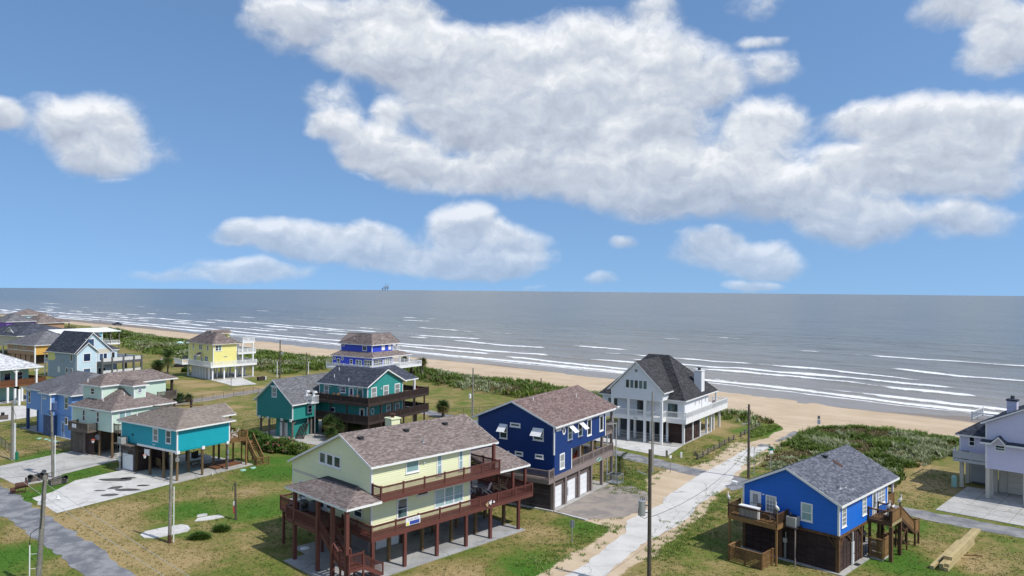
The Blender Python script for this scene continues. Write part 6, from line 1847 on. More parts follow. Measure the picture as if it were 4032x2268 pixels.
def dune_plants(name, poly, n, k, hs, seed, keep=None, bias=0.):
    x, y = scatter(poly, n)
    e = polydist(x, y, poly)
    f = fbm(x * .16, y * .16, 4, seed); f2 = fbm(x * .05 + 9, y * .05, 3, seed + 5); f3 = fbm(x * .45, y * .45, 3, seed + 9)
    hol = fbm(x * .09 + 3, y * .09, 3, seed + 2)
    ok = (hol > .30) & (rng.uniform(0, 1, len(x)) < np.clip((e + 1.2 + (f - .5) * 5) / 2.5, 0, 1))
    x, y, f, f2, f3 = x[ok], y[ok], f[ok], f2[ok], f3[ok]
    tint = np.clip((f2 * .55 + f * .55 - .12 + bias), 0, 1) * .62
    sage = (fbm(x * .2 + 31, y * .2, 3, seed + 3) > .60)
    tint = np.where(sage, .70 + .12 * f3, tint)
    red = (fbm(x * .13 + 77, y * .13, 4, seed + 4) > .62)
    tint = np.where(red & ~sage, 1.0, tint)
    h = hs * (.35 + .9 * np.clip(f * 1.5 - .25, 0, 1)) * np.where(red, .55, 1.)
    return blades(name, x, y, ground_z(x, y), k, h, .9, .15, tint, 'dune_leaf', .42, leafy=.35)


dune_plants('dune_vegetation', DUNE_E, 5200, 22, .95, 101)
WA = [p for p in DUNE_W if p[0] > -40] + [(-34, 203), (-40, 232)]
x_, y_ = scatter(DUNE_W, 60000)
near = x_ > -75
for nm, sel, cnt, k, hh in (('dune_vegetation', near, 13000, 14, 1.15), ('dune_vegetation', ~near, 9000, 9, 1.2)):
    x, y = x_[sel][:cnt], y_[sel][:cnt]
    e = polydist(x, y, DUNE_W)
    f = fbm(x * .14, y * .14, 4, 120); f2 = fbm(x * .045 + 9, y * .045, 3, 125)
    ok = (fbm(x * .08 + 3, y * .08, 3, 122) > .27) & (rng.uniform(0, 1, len(x)) < np.clip((e + 1.5 + (f - .5) * 8) / 3.5, 0, 1))
    x, y, f, f2 = x[ok], y[ok], f[ok], f2[ok]
    tint = np.clip(f2 * .5 + f * .6 - .10, 0, 1) * .60
    tint = np.where(fbm(x * .12 + 31, y * .12, 3, 127) > .61, .74, tint)
    tint = np.where(fbm(x * .10 + 77, y * .10, 4, 129) > .70, 1.0, tint)
    blades(nm, x, y, ground_z(x, y), k, hh * (.35 + .9 * np.clip(f * 1.6 - .3, 0, 1)), .9, .22 if nm and sel is near else .34, tint, 'dune_leaf', .62 if sel is near else .95, leafy=.35)
# bright ground cover at the tip of the dune, and tufts along the sand edges
x, y = scatter(GREEN_TIP, 700); blades('ground_cover', x, y, np.full(len(x), -.02), 14, .32, .9, .12, np.full(len(x), .34), 'dune_leaf', .4, leafy=.3)
xs, ys = [], []
for (a, b, n, sp) in (((2, 64), (11, 77.5), 130, 1.0), ((13, 66.5), (20, 77.5), 160, 1.1), ((20, 77.5), (26.5, 89), 120, .9), ((26, 104), (37, 121), 150, 1.6), ((14, 90), (17.5, 101), 160, 1.6), ((13.5, 95), (17, 104), 90, 1.4), ((33, 104), (53, 129), 260, .8)):
    t = rng.uniform(0, 1, n)
    xs.append(a[0] + (b[0] - a[0]) * t + rng.normal(0, sp, n)); ys.append(a[1] + (b[1] - a[1]) * t + rng.normal(0, sp, n))
x, y = np.concatenate(xs), np.concatenate(ys)
blades('sand_edge_weeds', x, y, np.full(len(x), -.02), 16, .20, .9, .06, .25 + .3 * fbm(x * .3, y * .3, 3, 9), 'dune_leaf', .35, leafy=.2)

# mown lawn: short tufts, thinner with distance
lawn = [(-84, 62), (-60, 50), (10, 50), (60, 50), (60, 108), (20, 120), (-20, 160), (-90, 150)]
x, y = scatter(lawn, 120000)
keepd = rng.uniform(0, 1, len(x)) < np.clip(1.5 - (y - 55) / 75, .10, 1)
x, y = x[keepd], y[keepd]
bad = np.zeros(len(x), bool)
ROADS = [[(-82, 107), (-62.6, 90.4), (-45.8, 75.2), (-39.2, 69.6), (-32, 62.6), (-20, 51), (-24, 48), (-35.7, 62.0), (-55.2, 79.4), (-80, 100)], SHOULDER, DUNE_E, [(5, 81.6), (8.3, 78.2), (12.4, 78.8), (16.8, 86), (16.8, 92.5), (11, 92.6)],
         [(-69.4, 99.9), (-65.2, 109.3), (-55.2, 104), (-58.3, 95.8), (-58, 92.3), (-60.1, 89.9), (-65.3, 94)], [(-48.9, 79.3), (-55.2, 84.9), (-54.5, 87.5), (-54.9, 92.7), (-51.9, 98.1), (-49.0, 96.6), (-41.9, 91.9)], [(47.5, 82.5), (57, 92.5), (75, 78), (54.1, 77)],
         strip([(-42, 175), (-14, 143), (14.5, 112), (26.5, 97.8), (43.8, 82.6), (52, 75.2), (75, 55)], 3.9), strip([(-96, 136), (-75, 149), (-68.3, 158.5), (-61.8, 171), (-55, 185)], 5.), [(27.3, 116.6), (22.9, 108.4), (17.6, 113.6), (12, 121), (18, 132)]]
for hh_, (xa, xb, ya_, yb_) in ((cream, (-6.9, 15, -.5, 11.5)), (navy, (-.2, 14.3, -.4, 10.4)), (blue, (-.4, 11.8, -.6, 9.4)), (turq, (-.7, 11.4, -.5, 12.8)), (white, (-2.8, 13.3, -.3, 14.8)), (teal, (-8, 9.2, -.5, 18.8)), (lav, (-1, 12, -11, 4))):
    ROADS.append([hh_.w(*q)[:2] for q in ((xa, ya_), (xb, ya_), (xb, yb_), (xa, yb_))])
for pl in ROADS: bad |= polydist(x, y, pl) > -.15
bald = fbm(x * .35, y * .35, 4, 66) > .60
ok = ~bad & ~(bald & (rng.uniform(0, 1, len(x)) < .7))
x, y = x[ok], y[ok]
fl = fbm(x * .10, y * .10, 4, 71) * .55 + fbm(x * .5, y * .5, 3, 72) * .55
lt = np.zeros(len(x))
for (px, py, k) in [(-46, 65, 1.2), (-35, 81, .8), (-31, 99, 1.), (-28, 81, .9), (36, 68, .9), (28, 69, .6), (-58, 96.5, 1.), (8, 76, .7), (2, 64, .8), (40, 77.5, .7), (-35, 73, .7), (-42, 60, 1.2), (-54, 70, 1.2), (-33, 104, .8), (-55.5, 90, .9)]: lt = np.maximum(lt, k * np.clip(1.25 - np.hypot(x - px, y - py) / (5.5 * max(k, .5)), 0, 1))
for (px, py, k) in [(-43, 79.5, .9), (-40, 72, 1.), (-36, 68, 1.), (-30, 65, .8), (41, 68, .8), (53, 94, .9), (-4, 63.5, .8), (-31, 88, .5), (-45, 75.5, 1.), (-49, 72.5, .9), (-61, 88, .9), (-52, 80.5, .8)]: lt = np.where(np.hypot(x - px, y - py) < 5, -.6 * k, lt)
tint = np.clip(.98 - fl * .85 + lt * .38, .02, 1)
blades('lawn_grass', x, y, np.full(len(x), -.02), 4, .07 + .06 * rng.uniform(0, 1, len(x)), .8, .055, tint, 'lawn_blade', .16)


# palms ---------------------------------------------------------------
def fan_leaf(n=13, r=.85, droop=.35):
    q = MB()
    for i in range(n):
        a = math.radians(-110 + 220 * i / (n - 1))
        for (s0_, s1_, w0, w1) in ((.45, .45 + r * .55, .05, .05), (.45 + r * .55, .45 + r, .05, .008)):
            def P_(s, w):
                d = s - .45
                return (s * 1. * math.cos(a) * .8 + .25 if s > .45 else .45 * .8 + .1, math.sin(a) * d * 1.15 + w * math.cos(a), -droop * d * d * 1.3 + .10 * math.cos(a * 2) * d)
            x0_, y0_, z0_ = P_(s0_, 0); x1_, y1_, z1_ = P_(s1_, 0)
            nx, ny = -math.sin(a), math.cos(a)
            b = q.pts([(x0_ - nx * w0, y0_ - ny * w0, z0_), (x0_ + nx * w0, y0_ + ny * w0, z0_ + .01), (x1_ + nx * w1, y1_ + ny * w1, z1_ + .01), (x1_ - nx * w1, y1_ - ny * w1, z1_)])
            q.f.append((b, b + 1, b + 2, b + 3))
    q.beam((0, 0, 0), (.5, 0, .02), .035, .02)
    return q


def feather_leaf(n=16, L=2.1):
    q = MB()
    pts = [Vector((L * t * (1 - .18 * t), 0, .55 * t - 1.15 * t * t)) for t in [i / n for i in range(n + 1)]]
    q.tube(pts, .02, 4)
    for i in range(2, n + 1):
        p = pts[i]; l = .55 * math.sin(math.pi * (.12 + .82 * i / n)) + .08
        for sg in (-1, 1):
            e = p + Vector((.28 * l, sg * l * .85, -.18 * l))
            b = q.pts([tuple(p), tuple(p + Vector((.07, 0, 0))), tuple(e + Vector((.03, 0, 0))), tuple(e)])
            q.f.append((b, b + 1, b + 2, b + 3))
    return q


_LEAF = {}


def leafmesh(kind, t):
    if (kind, t) not in _LEAF:
        me = (fan_leaf() if kind == 'fan' else feather_leaf()).mesh('frond')
        set_attr(me, 'tint', np.full(len(me.vertices), t))
        _LEAF[(kind, t)] = me
    return _LEAF[(kind, t)]


def palm(label, x, y, z, H, n, size, kind='fan', dead=.3, thick=.2, lean=(0, 0), group='palms between the houses', cat='palm tree', skirt=1.):
    t = thing('palm_tree', label, cat, (x, y, z), 0, group)
    tr = MB()
    k = 7
    pr = [Vector((lean[0] * (i / k) ** 1.5, lean[1] * (i / k) ** 1.5, H * i / k)) for i in range(k + 1)]
    for i, (p, r) in enumerate(zip(pr, pr[1:])):
        tr.cyl(p, r, thick * (1.15 - .25 * i / k), thick * (1.0 - .25 * i / k), 9, caps=(i == k - 1))
        tr.cyl(r - Vector((0, 0, .05)), r, thick * (1.12 - .25 * i / k), thick * (1.02 - .25 * i / k), 9)
    obj('trunk', tr, 'grey_post_wood', t)
    top = pr[-1]
    for i in range(n):
        u = (i + .5) / n
        pitch = math.radians(82 - 150 * u * skirt + random.uniform(-8, 8))
        yaw = i * 2.39996 + random.uniform(-.25, .25)
        tint_ = .95 if u > 1 - dead * .45 else (.62 if u > 1 - dead else random.choice((.05, .2, .35)))
        o = link('frond', leafmesh(kind, tint_), 'palm_leaf', t, top + Vector((0, 0, .1 * (1 - u))), (random.uniform(-.3, .3), -pitch, yaw))
        s = size * random.uniform(.85, 1.12)
        o.scale = (s, s, s)
    return t


palm('tall bushy fan palm in front of the teal house deck, leftmost of its cluster', -29.6, 119.6, 0, 2.6, 34, 1.15, dead=.35)
palm('fan palm at the middle of the cluster in front of the teal house', -27.6, 120.4, 0, 2.2, 34, 1.15, dead=.2)
palm('fan palm on the right of the cluster before the teal house, behind the cream roof', -25.3, 121.5, 0, 2.0, 34, 1.2, dead=.25)
palm('short fan palm filling the near end of the teal house cluster', -28.8, 117.8, 0, 1.2, 26, 1.05, dead=.3)
palm('stout fan palm with brown skirt alone on the lawn right of the teal house', -13.0, 140.5, 0, 2.1, 46, 1.25, dead=.5, thick=.3)
palm('slender sabal palm with drooping dead fronds right of the cobalt house', -24.5, 202.5, .1, 4.2, 40, 1.15, dead=.75, thick=.19)
palm('short palm against the white railing of the cobalt house', -30.5, 208.5, .0, 3.9, 36, 1.3, dead=.45)
palm('smaller dead crowned palm just left of the slender sabal palm', -26.2, 204.5, .1, 3.9, 24, .9, dead=.9, thick=.14)
palm('tall date palm with feathery crown beside the excavator', -96.8, 207, 0, 4.4, 34, 1.55, 'feather', dead=.12)
palm('wide bushy palm with brown skirt left of the date palm', -101.8, 211.5, 0, 1.7, 44, 1.7, dead=.55, thick=.35)
palm('low palm beside the sandy lane behind the mint house', -70.3, 155.6, 0, 1.0, 28, 1.15, dead=.15)
palm('low palm with browning fronds next to the lane palm', -68.8, 156.8, 0, .8, 22, 1.0, dead=.6)
palm('young feather palm beside the lift cage of the navy house', 14.47, 97.8, 0, 1.5, 20, .95, 'feather', dead=.15, thick=.16)


def shrub(label, cat, cx, cy, rx, ry, h, n, k, mat, tint, rot=0., name='shrub', w=.09, flowers=0, group=None):
    t = thing(name, label, cat, (cx, cy, -.02), rot, group)
    m_ = MB()
    for i in range(14):
        a = random.uniform(0, 6.28); r = random.uniform(.1, .6)
        m_.cyl((rx * r * math.cos(a), ry * r * math.sin(a), 0), (rx * r * 1.3 * math.cos(a), ry * r * 1.3 * math.sin(a), h * .7), .03, .012, 5)
    obj('stems', m_, 'grey_post_wood', t)
    u = rng.normal(size=(n, 3)); u /= np.linalg.norm(u, axis=1)[:, None]
    u[:, 2] = np.abs(u[:, 2])
    rad = rng.uniform(.55, 1., n) * (.72 + .5 * fbm(u[:, 0] * 2 + cx, u[:, 1] * 2 + u[:, 2] * 2 + cy, 3, 7))
    x, y, z = u[:, 0] * rx * rad, u[:, 1] * ry * rad, u[:, 2] * h * .85 * rad
    blades('foliage', x, y, z, k, np.full(n, .30), 1.6, w, np.clip(tint + (fbm(x * 1.3, y * 1.3, 3, 5) - .5) * .9, 0, 1), mat, .16, parent=t, kind=None)
    if flowers:
        s = rng.integers(0, n, flowers)
        fm_ = MB()
        for i in s:
            p = Vector((x[i] * 1.06, y[i] * 1.06, z[i] + .25))
            for c in range(3):
                d = p + Vector((random.uniform(-.12, .12), random.uniform(-.12, .12), random.uniform(-.08, .1)))
                fm_.box(d.x - .055, d.x + .055, d.y - .055, d.y + .055, d.z - .02, d.z + .03)
        obj('blossom', fm_, 'pink_petal', t, kind='stuff')
    return t


HA = math.atan2(-1.2, 1.0)
for i, (x, y, rx, ry, h, lb) in enumerate([(-41.6, 118.2, 2.4, 1.9, 1.7, 'clipped green hedge bush at the far end, nearest the turquoise house stairs'), (-39.3, 115.4, 2.5, 1.9, 1.8, 'second green hedge bush along the teal house, beside the far one'), (-37.3, 112.6, 2.4, 1.8, 1.7, 'green hedge bush next to the pink flowering oleander')]):
    shrub(lb, 'bush', x, y, rx, ry, h, 1100, 5, 'hedge_leaf', .45, name='hedge_bush', w=.10, group='hedge beside the teal house')
shrub('oleander bush with pink blossoms at the end of the hedge', 'bush', -34.6, 110.4, 2.7, 2.0, 2.5, 1300, 5, 'hedge_leaf', .7, name='oleander_bush', flowers=150)
shrub('olive leafed bush between the oleander and the cream house roof', 'bush', -31.6, 109.0, 2.1, 1.6, 1.9, 800, 5, 'dune_leaf', .35, name='shrub')
shrub('clump of long green weeds on the lawn left of the cream house', 'weeds', -30.2, 71.6, 1.1, .5, .7, 260, 6, 'hedge_leaf', .7, name='weed_clump', w=.05)
shrub('smaller clump of green weeds behind the first, by the short meter pole', 'weeds', -29.0, 73.9, .9, .5, .7, 220, 6, 'hedge_leaf', .6, name='weed_clump', w=.05)
shrub('round green bush at the corner of the yellow house panels', 'bush', -94.3, 212.5, 1.3, 1.3, 1.5, 260, 5, 'hedge_leaf', .2, w=.14)
for i, (x, y, r, h, lb) in enumerate([(-192, 352, 9, 5.2, 'dark salt scrub thicket beside the flat roofed house'), (-184, 346, 7.5, 4.2, 'brownish scrub thicket nearest the beach path'), (-201, 360, 7, 4.4, 'scrub thicket behind the flat white roof')]):
    shrub(lb, 'thicket', x, y, r, r * .8, h, 900, 5, 'dune_leaf', .12 + .3 * i, name='scrub_thicket', w=.5)


# ------------------------------------------------------------------ street furniture
def pole(label, x, y, H, r=.15, mat='pole_wood', lean=(0, 0), extra=None, cat='utility pole'):
    t = thing('utility_pole', label, cat, (x, y, -.02), 0, 'utility poles along the lanes')
    q = MB()
    top = Vector((lean[0], lean[1], H))
    q.cyl((0, 0, 0), top, r * 1.1, r * .78, 10)
    for k in range(4): q.cyl(top * (.2 + k * .22) + Vector((0, -r, 0)), top * (.2 + k * .22) + Vector((0, -r - .06, .02)), .03, .03, 5)
    obj('shaft', q, mat, t)
    return t


def transformer(t, x, y, z, r=.27, h=.95, mat='galvanised'):
    q = MB().lathe((x, y, z), [(r * .9, 0), (r, .05), (r, h - .06), (r * 1.06, h - .05), (r * 1.04, h), (r * .5, h + .05)], 16)
    o = obj('transformer', q, mat, t)
    b = MB()
    for a in (-.12, .05, .2): b.cyl((x + a, y, z + h), (x + a, y, z + h + .28), .04, .03, 6)
    obj('bushing', b, 'grey_plastic', o)
    obj('bracket', MB().beam((0, 0, z + h * .7), (x, y, z + h * .7), .06).beam((0, 0, z + h * .2), (x, y, z + h * .2), .06), 'dark_metal', t)


def conduit(t, pts, z0, z1, r=.045, mat='white_plastic'):
    for (x, y) in pts:
        q = MB().cyl((x, y, z0), (x, y, z1), r, r, 8)
        for k in range(3): q.beam((x, y, z0 + (z1 - z0) * (.15 + .33 * k)), (0, 0, z0 + (z1 - z0) * (.15 + .33 * k)), .03)
        obj('conduit', q, mat, t)


t = pole('tallest dark utility pole with grey can transformer at the concrete road, foreground', 11.37, 60, 11.55, .17)
transformer(t, -.62, .05, 6.15, .28, 1.2); obj('crossarm', MB().beam((-.15, 0, 9.45), (-1.0, .2, 9.75), .07), 'galvanised', t)
obj('lead_wire', MB().tube([(-.4, 0, 7.6), (-.85, 0, 7.2), (-.95, 0, 6.2), (-.4, 0, 5.9), (-.1, 0, 6.1)], .02), 'wire', t)
t = pole('thin grey pole with lamp arm standing behind the foreground pole', 19.0, 98.8, 10.95, .13, 'grey_pole_wood')
obj('lamp_arm', MB().beam((-.7, 0, 8.0), (.8, .2, 8.35), .07).box(-.95, -.45, -.1, .1, 7.9, 8.05).box(.5, 1.0, .1, .3, 8.3, 8.45), 'galvanised', t); conduit(t, [(.2, -.05)], .1, 7.0, .05, 'galvanised')
t = pole('brown utility pole right of the concrete road, behind the bright blue roof', 31.2, 96.4, 9.7, .17)
obj('lamp_arm', MB().beam((0, 0, 7.3), (-.6, -.1, 7.15), .06).box(-.95, -.5, -.18, .0, 7.05, 7.2).beam((0, 0, 9.3), (-.5, 0, 9.25), .05), 'galvanised', t); conduit(t, [(.75, .1)], .1, 4.2, .04, 'galvanised')
obj('lead_wire', MB().tube([(.1, 0, 3.6), (.5, .05, 4.3), (.8, .1, 4.4), (.95, .1, 4.0), (.75, .1, 3.7)], .018).tube([(-.1, 0, 4.6), (-.4, 0, 4.3), (-.35, 0, 3.7), (-.1, 0, 3.5)], .018), 'wire', t)
t = pole('grey utility pole with white transformer on the lawn left of the navy roof', -7.3, 140.1, 9.45, .15, 'grey_pole_wood')
transformer(t, -.55, 0, 3.7, .24, .8, 'white_metal'); conduit(t, [(-.22, -.05)], .1, 3.5, .05, 'galvanised')
t = pole('weathered pole with two white conduits beside the chain link corner', -70.2, 103.5, 8.25, .19, 'grey_pole_wood'); conduit(t, [(.30, -.05), (.46, -.02)], .05, 5.2, .05)
obj('lead_wire', MB().tube([(0, -.2, 7.6), (.3, -.2, 7.0), (.55, -.1, 6.2), (.5, -.05, 5.3)], .025), 'wire', t); obj('junction_box', MB().box(.5, .8, -.1, .15, .0, 1.15), 'green_sign_paint', t)
t = pole('pole topped by a dark transformer barrel next to the trash bin boxes', -58.6, 94.15, 8.5, .17, 'grey_pole_wood', (-.25, 0))
transformer(t, -.05, .25, 8.55, .34, .95, 'deep_blue_paint'); obj('shelf', MB().box(-.75, .4, -.1, .6, 8.42, 8.54).beam((-.6, 0, 8.4), (-.15, 0, 7.7), .1), 'deep_blue_paint', t); conduit(t, [(.30, -.1)], .05, 5.4, .06)
obj('lead_wire', MB().tube([(-.1, -.15, 8.0), (-.75, -.2, 6.9), (-.5, -.2, 6.2), (.1, -.2, 5.6)], .025), 'wire', t)
t = pole('bare grey pole with white conduit rising from the lawn pad', -32.6, 70.4, 8.6, .16, 'grey_pole_wood', (.12, 0)); conduit(t, [(.36, .05)], .05, 5.4, .05)
obj('stain_band', MB().cyl((0, 0, .02), (0, 0, .8), .185, .18, 10), 'rust', t)
t = pole('weathered pole with street lamp arm at the bottom left by the asphalt road', -38.05, 59.3, 9.2, .20, 'grey_pole_wood', (.5, 0))
obj('lamp_arm', MB().beam((.40, 0, 7.1), (1.45, .1, 7.35), .07).box(.0, .4, -.15, .12, 6.9, 7.1), 'white_plastic', t); obj('lamp_head', MB().lathe((1.5, .1, 7.25), [(.1, 0), (.17, .08), (.12, .2), (.1, .34)], 10), 'white_plastic', t)
conduit(t, [(-.62, -.1)], .05, 3.6, .05); obj('lead_wire', MB().tube([(.55, -.2, 8.9), (.45, -.22, 8.0), (.42, -.22, 6.0), (.3, -.2, 5.0)], .03).tube([(.2, -.2, 5.1), (-.5, -.2, 4.6), (-.62, -.15, 3.7)], .025), 'wire', t)
t = pole('short leaning meter pole on the lawn left of the cream house', -28.96, 77.6, 3.95, .12, 'pole_wood', (-.1, 0))
obj('meter', MB().box(-.28, -.12, -.1, .1, .7, 1.5), 'red_cloth', t); obj('meter_box', MB().box(-.26, -.12, -.1, .08, 1.52, 1.95), 'white_plastic', t); obj('lead_wire', MB().tube([(-.1, -.1, 3.8), (-.35, -.12, 3.5), (-.3, -.12, 3.0)], .03), 'wire', t)
t = pole('dark pole rising from the dunes left of the cobalt house', -62.9, 199.7, 10.35, .17); conduit(t, [(-.75, 0)], .1, 4.4, .1); obj('lamp_head', MB().box(.3, .9, -.15, .15, 6.4, 7.0), 'galvanised', t)
t = pole('shorter pole with white pipe beside the dune left of the cobalt house', -58.1, 208.3, 6.2, .16); conduit(t, [(.6, 0)], .1, 3.6, .1)
t = pole('thin pale post in the dry field before the yellow house', -66.5, 174.5, 3.6, .07, 'grey_post_wood', cat='post')


def wire(label, p, q, sag, r=.012, mat='wire'):
    n = 14
    pts = [(p[0] + (q[0] - p[0]) * t, p[1] + (q[1] - p[1]) * t, p[2] + (q[2] - p[2]) * t - sag * 4 * t * (1 - t)) for t in [i / n for i in range(n + 1)]]
    return tag(obj('overhead_wire', MB().tube(pts, r, 5), mat), label, 'wire')


wire('slack service wire from the foreground pole to the brown pole across the concrete road', (11.5, 60.1, 6.0), (31.1, 96.3, 3.8), 1.1, .018)
wire('dark drooping wire between the turquoise house and the short meter pole', turq.w(3.9, 0, 3.3), (-29.05, 77.6, 3.75), 1.1, .022)
wire('upper pale street wire along the asphalt road', (-66, 87, 7.2), (-18, 41.5, 7.2), .25, .016, 'pale_wire')
wire('lower pale street wire beside the upper one', (-64, 87.6, 6.9), (-17.2, 42.6, 6.9), .25, .016, 'pale_wire')
wire('dark cable from the left over the rusty smoker to the turquoise house', (-75, 84, 3.0), turq.w(-.1, 6.1, 3.5), 2.2, .016)


def road_sign(label, x, y, rz, H, boards, cat='sign', mat='galvanised'):
    t = thing('road_sign', label, cat, (x, y, 0), rz)
    obj('post', MB().box(-.03, .03, -.03, .03, 0, H), mat, t)
    for (w_, z0_, z1_, mm) in boards: obj('sign_board', MB().box(-w_ / 2, w_ / 2, -.055, -.032, z0_, z1_), mm, t)
    return t


t = road_sign('white speed limit sign reading 15 at the beach entrance', 54.4, 129.9, -.4, 2.6, [(.55, 1.15, 1.95, 'sign_white'), (.4, 2.05, 2.6, 'sign_back')])
for txt, z, s in (('SPEED', 1.80, .13), ('LIMIT', 1.66, .13), ('15', 1.22, .48)):
    c = bpy.data.curves.new('lettering', 'FONT'); c.body = txt; c.size = s; c.align_x = 'CENTER'; c.extrude = .002
    link('lettering', c, 'black_letter', t, (0, -.058, z), (math.pi / 2, 0, 0))
obj('sign_stripe', MB().box(-.13, -.03, -.06, -.056, 2.08, 2.56).box(.07, .15, -.06, -.056, 2.08, 2.56), 'dark_metal', t)
t = road_sign('grey back of a street sign on the lawn beside the gravel yard', 6.0, 71.3, 2.6, 2.2, [(.46, 1.45, 2.15, 'sign_back')])
t = road_sign('slim white marker post with square board beside the asphalt lane', 21.5, 99.0, .3, 2.3, [(.3, 1.95, 2.35, 'sign_white')], mat='grey_pole_wood')
t = road_sign('green street name signs on a post behind the bright blue roof', 35.6, 100.6, .35, 3.3, [(1.0, 2.75, 3.0, 'green_sign_paint'), (.7, 2.35, 2.7, 'sign_white')])
obj('sign_board', MB().box(-.02, .02, -.45, .45, 3.02, 3.3), 'green_sign_paint', t)
t = road_sign('small red and white sign in the green field behind the date palm', -111.5, 234, .2, 1.9, [(.8, 1.2, 1.9, 'sign_white')]); obj('sign_stripe', MB().box(-.4, .0, -.06, -.056, 1.55, 1.9), 'red_cloth', t)
# split rail fence and bollards
FP = [(27.1, 106.7), (28.35, 108.4), (29.7, 110.6), (31.2, 112.8), (32.6, 114.8), (34.1, 117.2), (35.3, 119), (36.7, 121)]
FP2 = [(38.7, 123.6), (39.9, 125.5), (42.6, 129.9), (43.7, 131.2), (45.1, 133.2)]
for lb, P_ in (('long split rail fence of weathered posts along the sandy shoulder', FP), ('short split rail fence running into the dune grass', FP2)):
    t = thing('rail_fence', lb, 'fence', (P_[0][0], P_[0][1], 0), 0, 'split rail fences')
    o_ = Vector((*P_[0], 0))
    me = shared(('fence_post', lb), lambda: MB().box(-.12, .12, -.1, .1, -.1, .85))
    for p in P_: link('fence_post', me, 'fence_wood', t, Vector((*p, 0)) - o_, (0, 0, .9))
    for p, r in zip(P_, P_[1:]):
        for z in (.28, .62): obj('fence_rail', MB().beam(Vector((*p, z)) - o_, Vector((*r, z)) - o_, .06, .13), 'fence_wood', t)
for i, (x, y, h_, mm, lb) in enumerate([(23.0, 108.4, .95, 'pole_wood', 'brown timber bollard at the corner of the white house driveway'), (25.1, 108.2, .75, 'white_plastic', 'white marker stub on the grass between bollard and fence'), (27.5, 109.5, .6, 'pole_wood', 'short dark stump beside the first fence post')]):
    tag(obj('bollard', MB().box(-.13, .13, -.13, .13, -.1, h_ - .04).box(-.1, .1, -.1, .1, h_ - .04, h_), mm, None, (x, y, 0)), lb, 'bollard')


def chain_fence(lb, P_, h_=1.2):
    t = thing('chain_link_fence', lb, 'fence', (P_[0][0], P_[0][1], 0), 0, 'chain link fences')
    o_ = Vector((*P_[0], 0))
    me = shared(('fence_post', 'steel', h_), lambda: MB().cyl((0, 0, -.1), (0, 0, h_ + .05), .035, .035, 7))
    msh = MB()
    for p, r in zip(P_, P_[1:]):
        a, b = Vector((*p, 0)) - o_, Vector((*r, 0)) - o_
        L = (b - a).length; n = max(1, round(L / 3.0))
        for k in range(n): link('fence_post', me, 'dark_metal', t, a + (b - a) * (k / n))
        obj('top_rail', MB().cyl(a + Vector((0, 0, h_)), b + Vector((0, 0, h_)), .025, .025, 6), 'dark_metal', t)
        m_ = int(L / .28)
        for k in range(m_):
            c0, c1 = a + (b - a) * (k / m_), a + (b - a) * ((k + 1) / m_)
            for zz0, zz1 in ((.05, .6), (.6, 1.15), (.6, .05), (1.15, .6)):
                msh.beam(c0 + Vector((0, 0, zz0)), c1 + Vector((0, 0, zz1)), .010, .010)
    link('fence_post', me, 'dark_metal', t, Vector((*P_[-1], 0)) - o_)
    obj('wire_mesh', msh, 'dark_metal', t, kind='stuff')


chain_fence('chain link fence around the lawn corner beside the mint driveway', [(-84, 119), (-70, 104.2), (-66.4, 112.6)])
chain_fence('chain link fence along the lane below the periwinkle house', [(-88, 121), (-76.5, 131.5)])
chain_fence('chain link fence beside the sandy lane behind the turquoise house', [(-69.3, 153.5), (-60.2, 171.5), (-54.5, 166)])
chain_fence('chain link fence between turquoise house and teal house', [(-46.5, 127.5), (-41.5, 136)])
chain_fence('low chain link fence across the lawn left of the navy roof', [(-12.5, 144), (6, 150)], 1.1)


# ------------------------------------------------------------------ loose things around the houses
def place(hh, name, lb, cat, x, y, z, rz=0., group=None):
    return thing(name, lb, cat, hh.w(x, y, z), hh.A + rz, group)


# timber stack beside the lane
P0 = np.array(blue.w(7.2, -5.2)[:2]); a_ = blue.A + .03
for i, (dx_, dy_, z0_, L, w_, h_, lb) in enumerate([
        (0, 0, 0, 9.6, .34, .30, 'long grey squared beam lying alone on the grass, left of the timber pile'), (.45, -.66, 0, 9.9, .34, .30, 'bottom inner beam of the timber pile'), (.35, -1.02, 0, 9.9, .36, .30, 'bottom outer beam of the timber pile, nearest the lane'),
        (.2, -.70, .302, 9.6, .33, .30, 'middle layer beam on the left of the timber pile'), (.55, -1.04, .302, 9.4, .33, .30, 'middle layer beam on the right of the timber pile'),
        (1.7, -.62, .604, 11.0, .33, .30, 'top left yellow beam of the timber pile'), (1.75, -.97, .604, 11.0, .33, .30, 'top right yellow beam of the timber pile')]):
    t = tag(obj('timber_beam', MB().box(0, L, -w_ / 2, w_ / 2, .0, h_), 'lumber', None, blue.w(7.2 + dx_, -5.25 + dy_ + .62 * 0, z0_), (0, 0, a_)), lb, 'timber', 'timber beams stacked on the grass')
tag(obj('lumber_spacer', MB().box(-.1, 1.5, -.05, .05, 0, .1), 'brown_deck_wood', None, blue.w(12.2, -6.6, .31), (0, 0, blue.A - .9)), 'short dark spacer stick poking out of the timber pile', 'timber')


def adirondack(mat):
    t = MB()
    t.box(0, .55, -.28, .28, .33, .37); t.box(-.02, .6, -.36, -.28, .58, .61); t.box(-.02, .6, .28, .36, .58, .61)
    for y in (-.33, .33): t.box(.48, .56, y - .02, y + .02, 0, .58); t.beam((-.25, y, .02), (.5, y, .36), .05, .1)
    b = MB()
    for k in range(5): b.beam((.02, -.22 + k * .11, .36), (-.28, -.24 + k * .12, 1.08 + .06 * math.sin(math.pi * k / 4)), .095, .022)
    return t, b


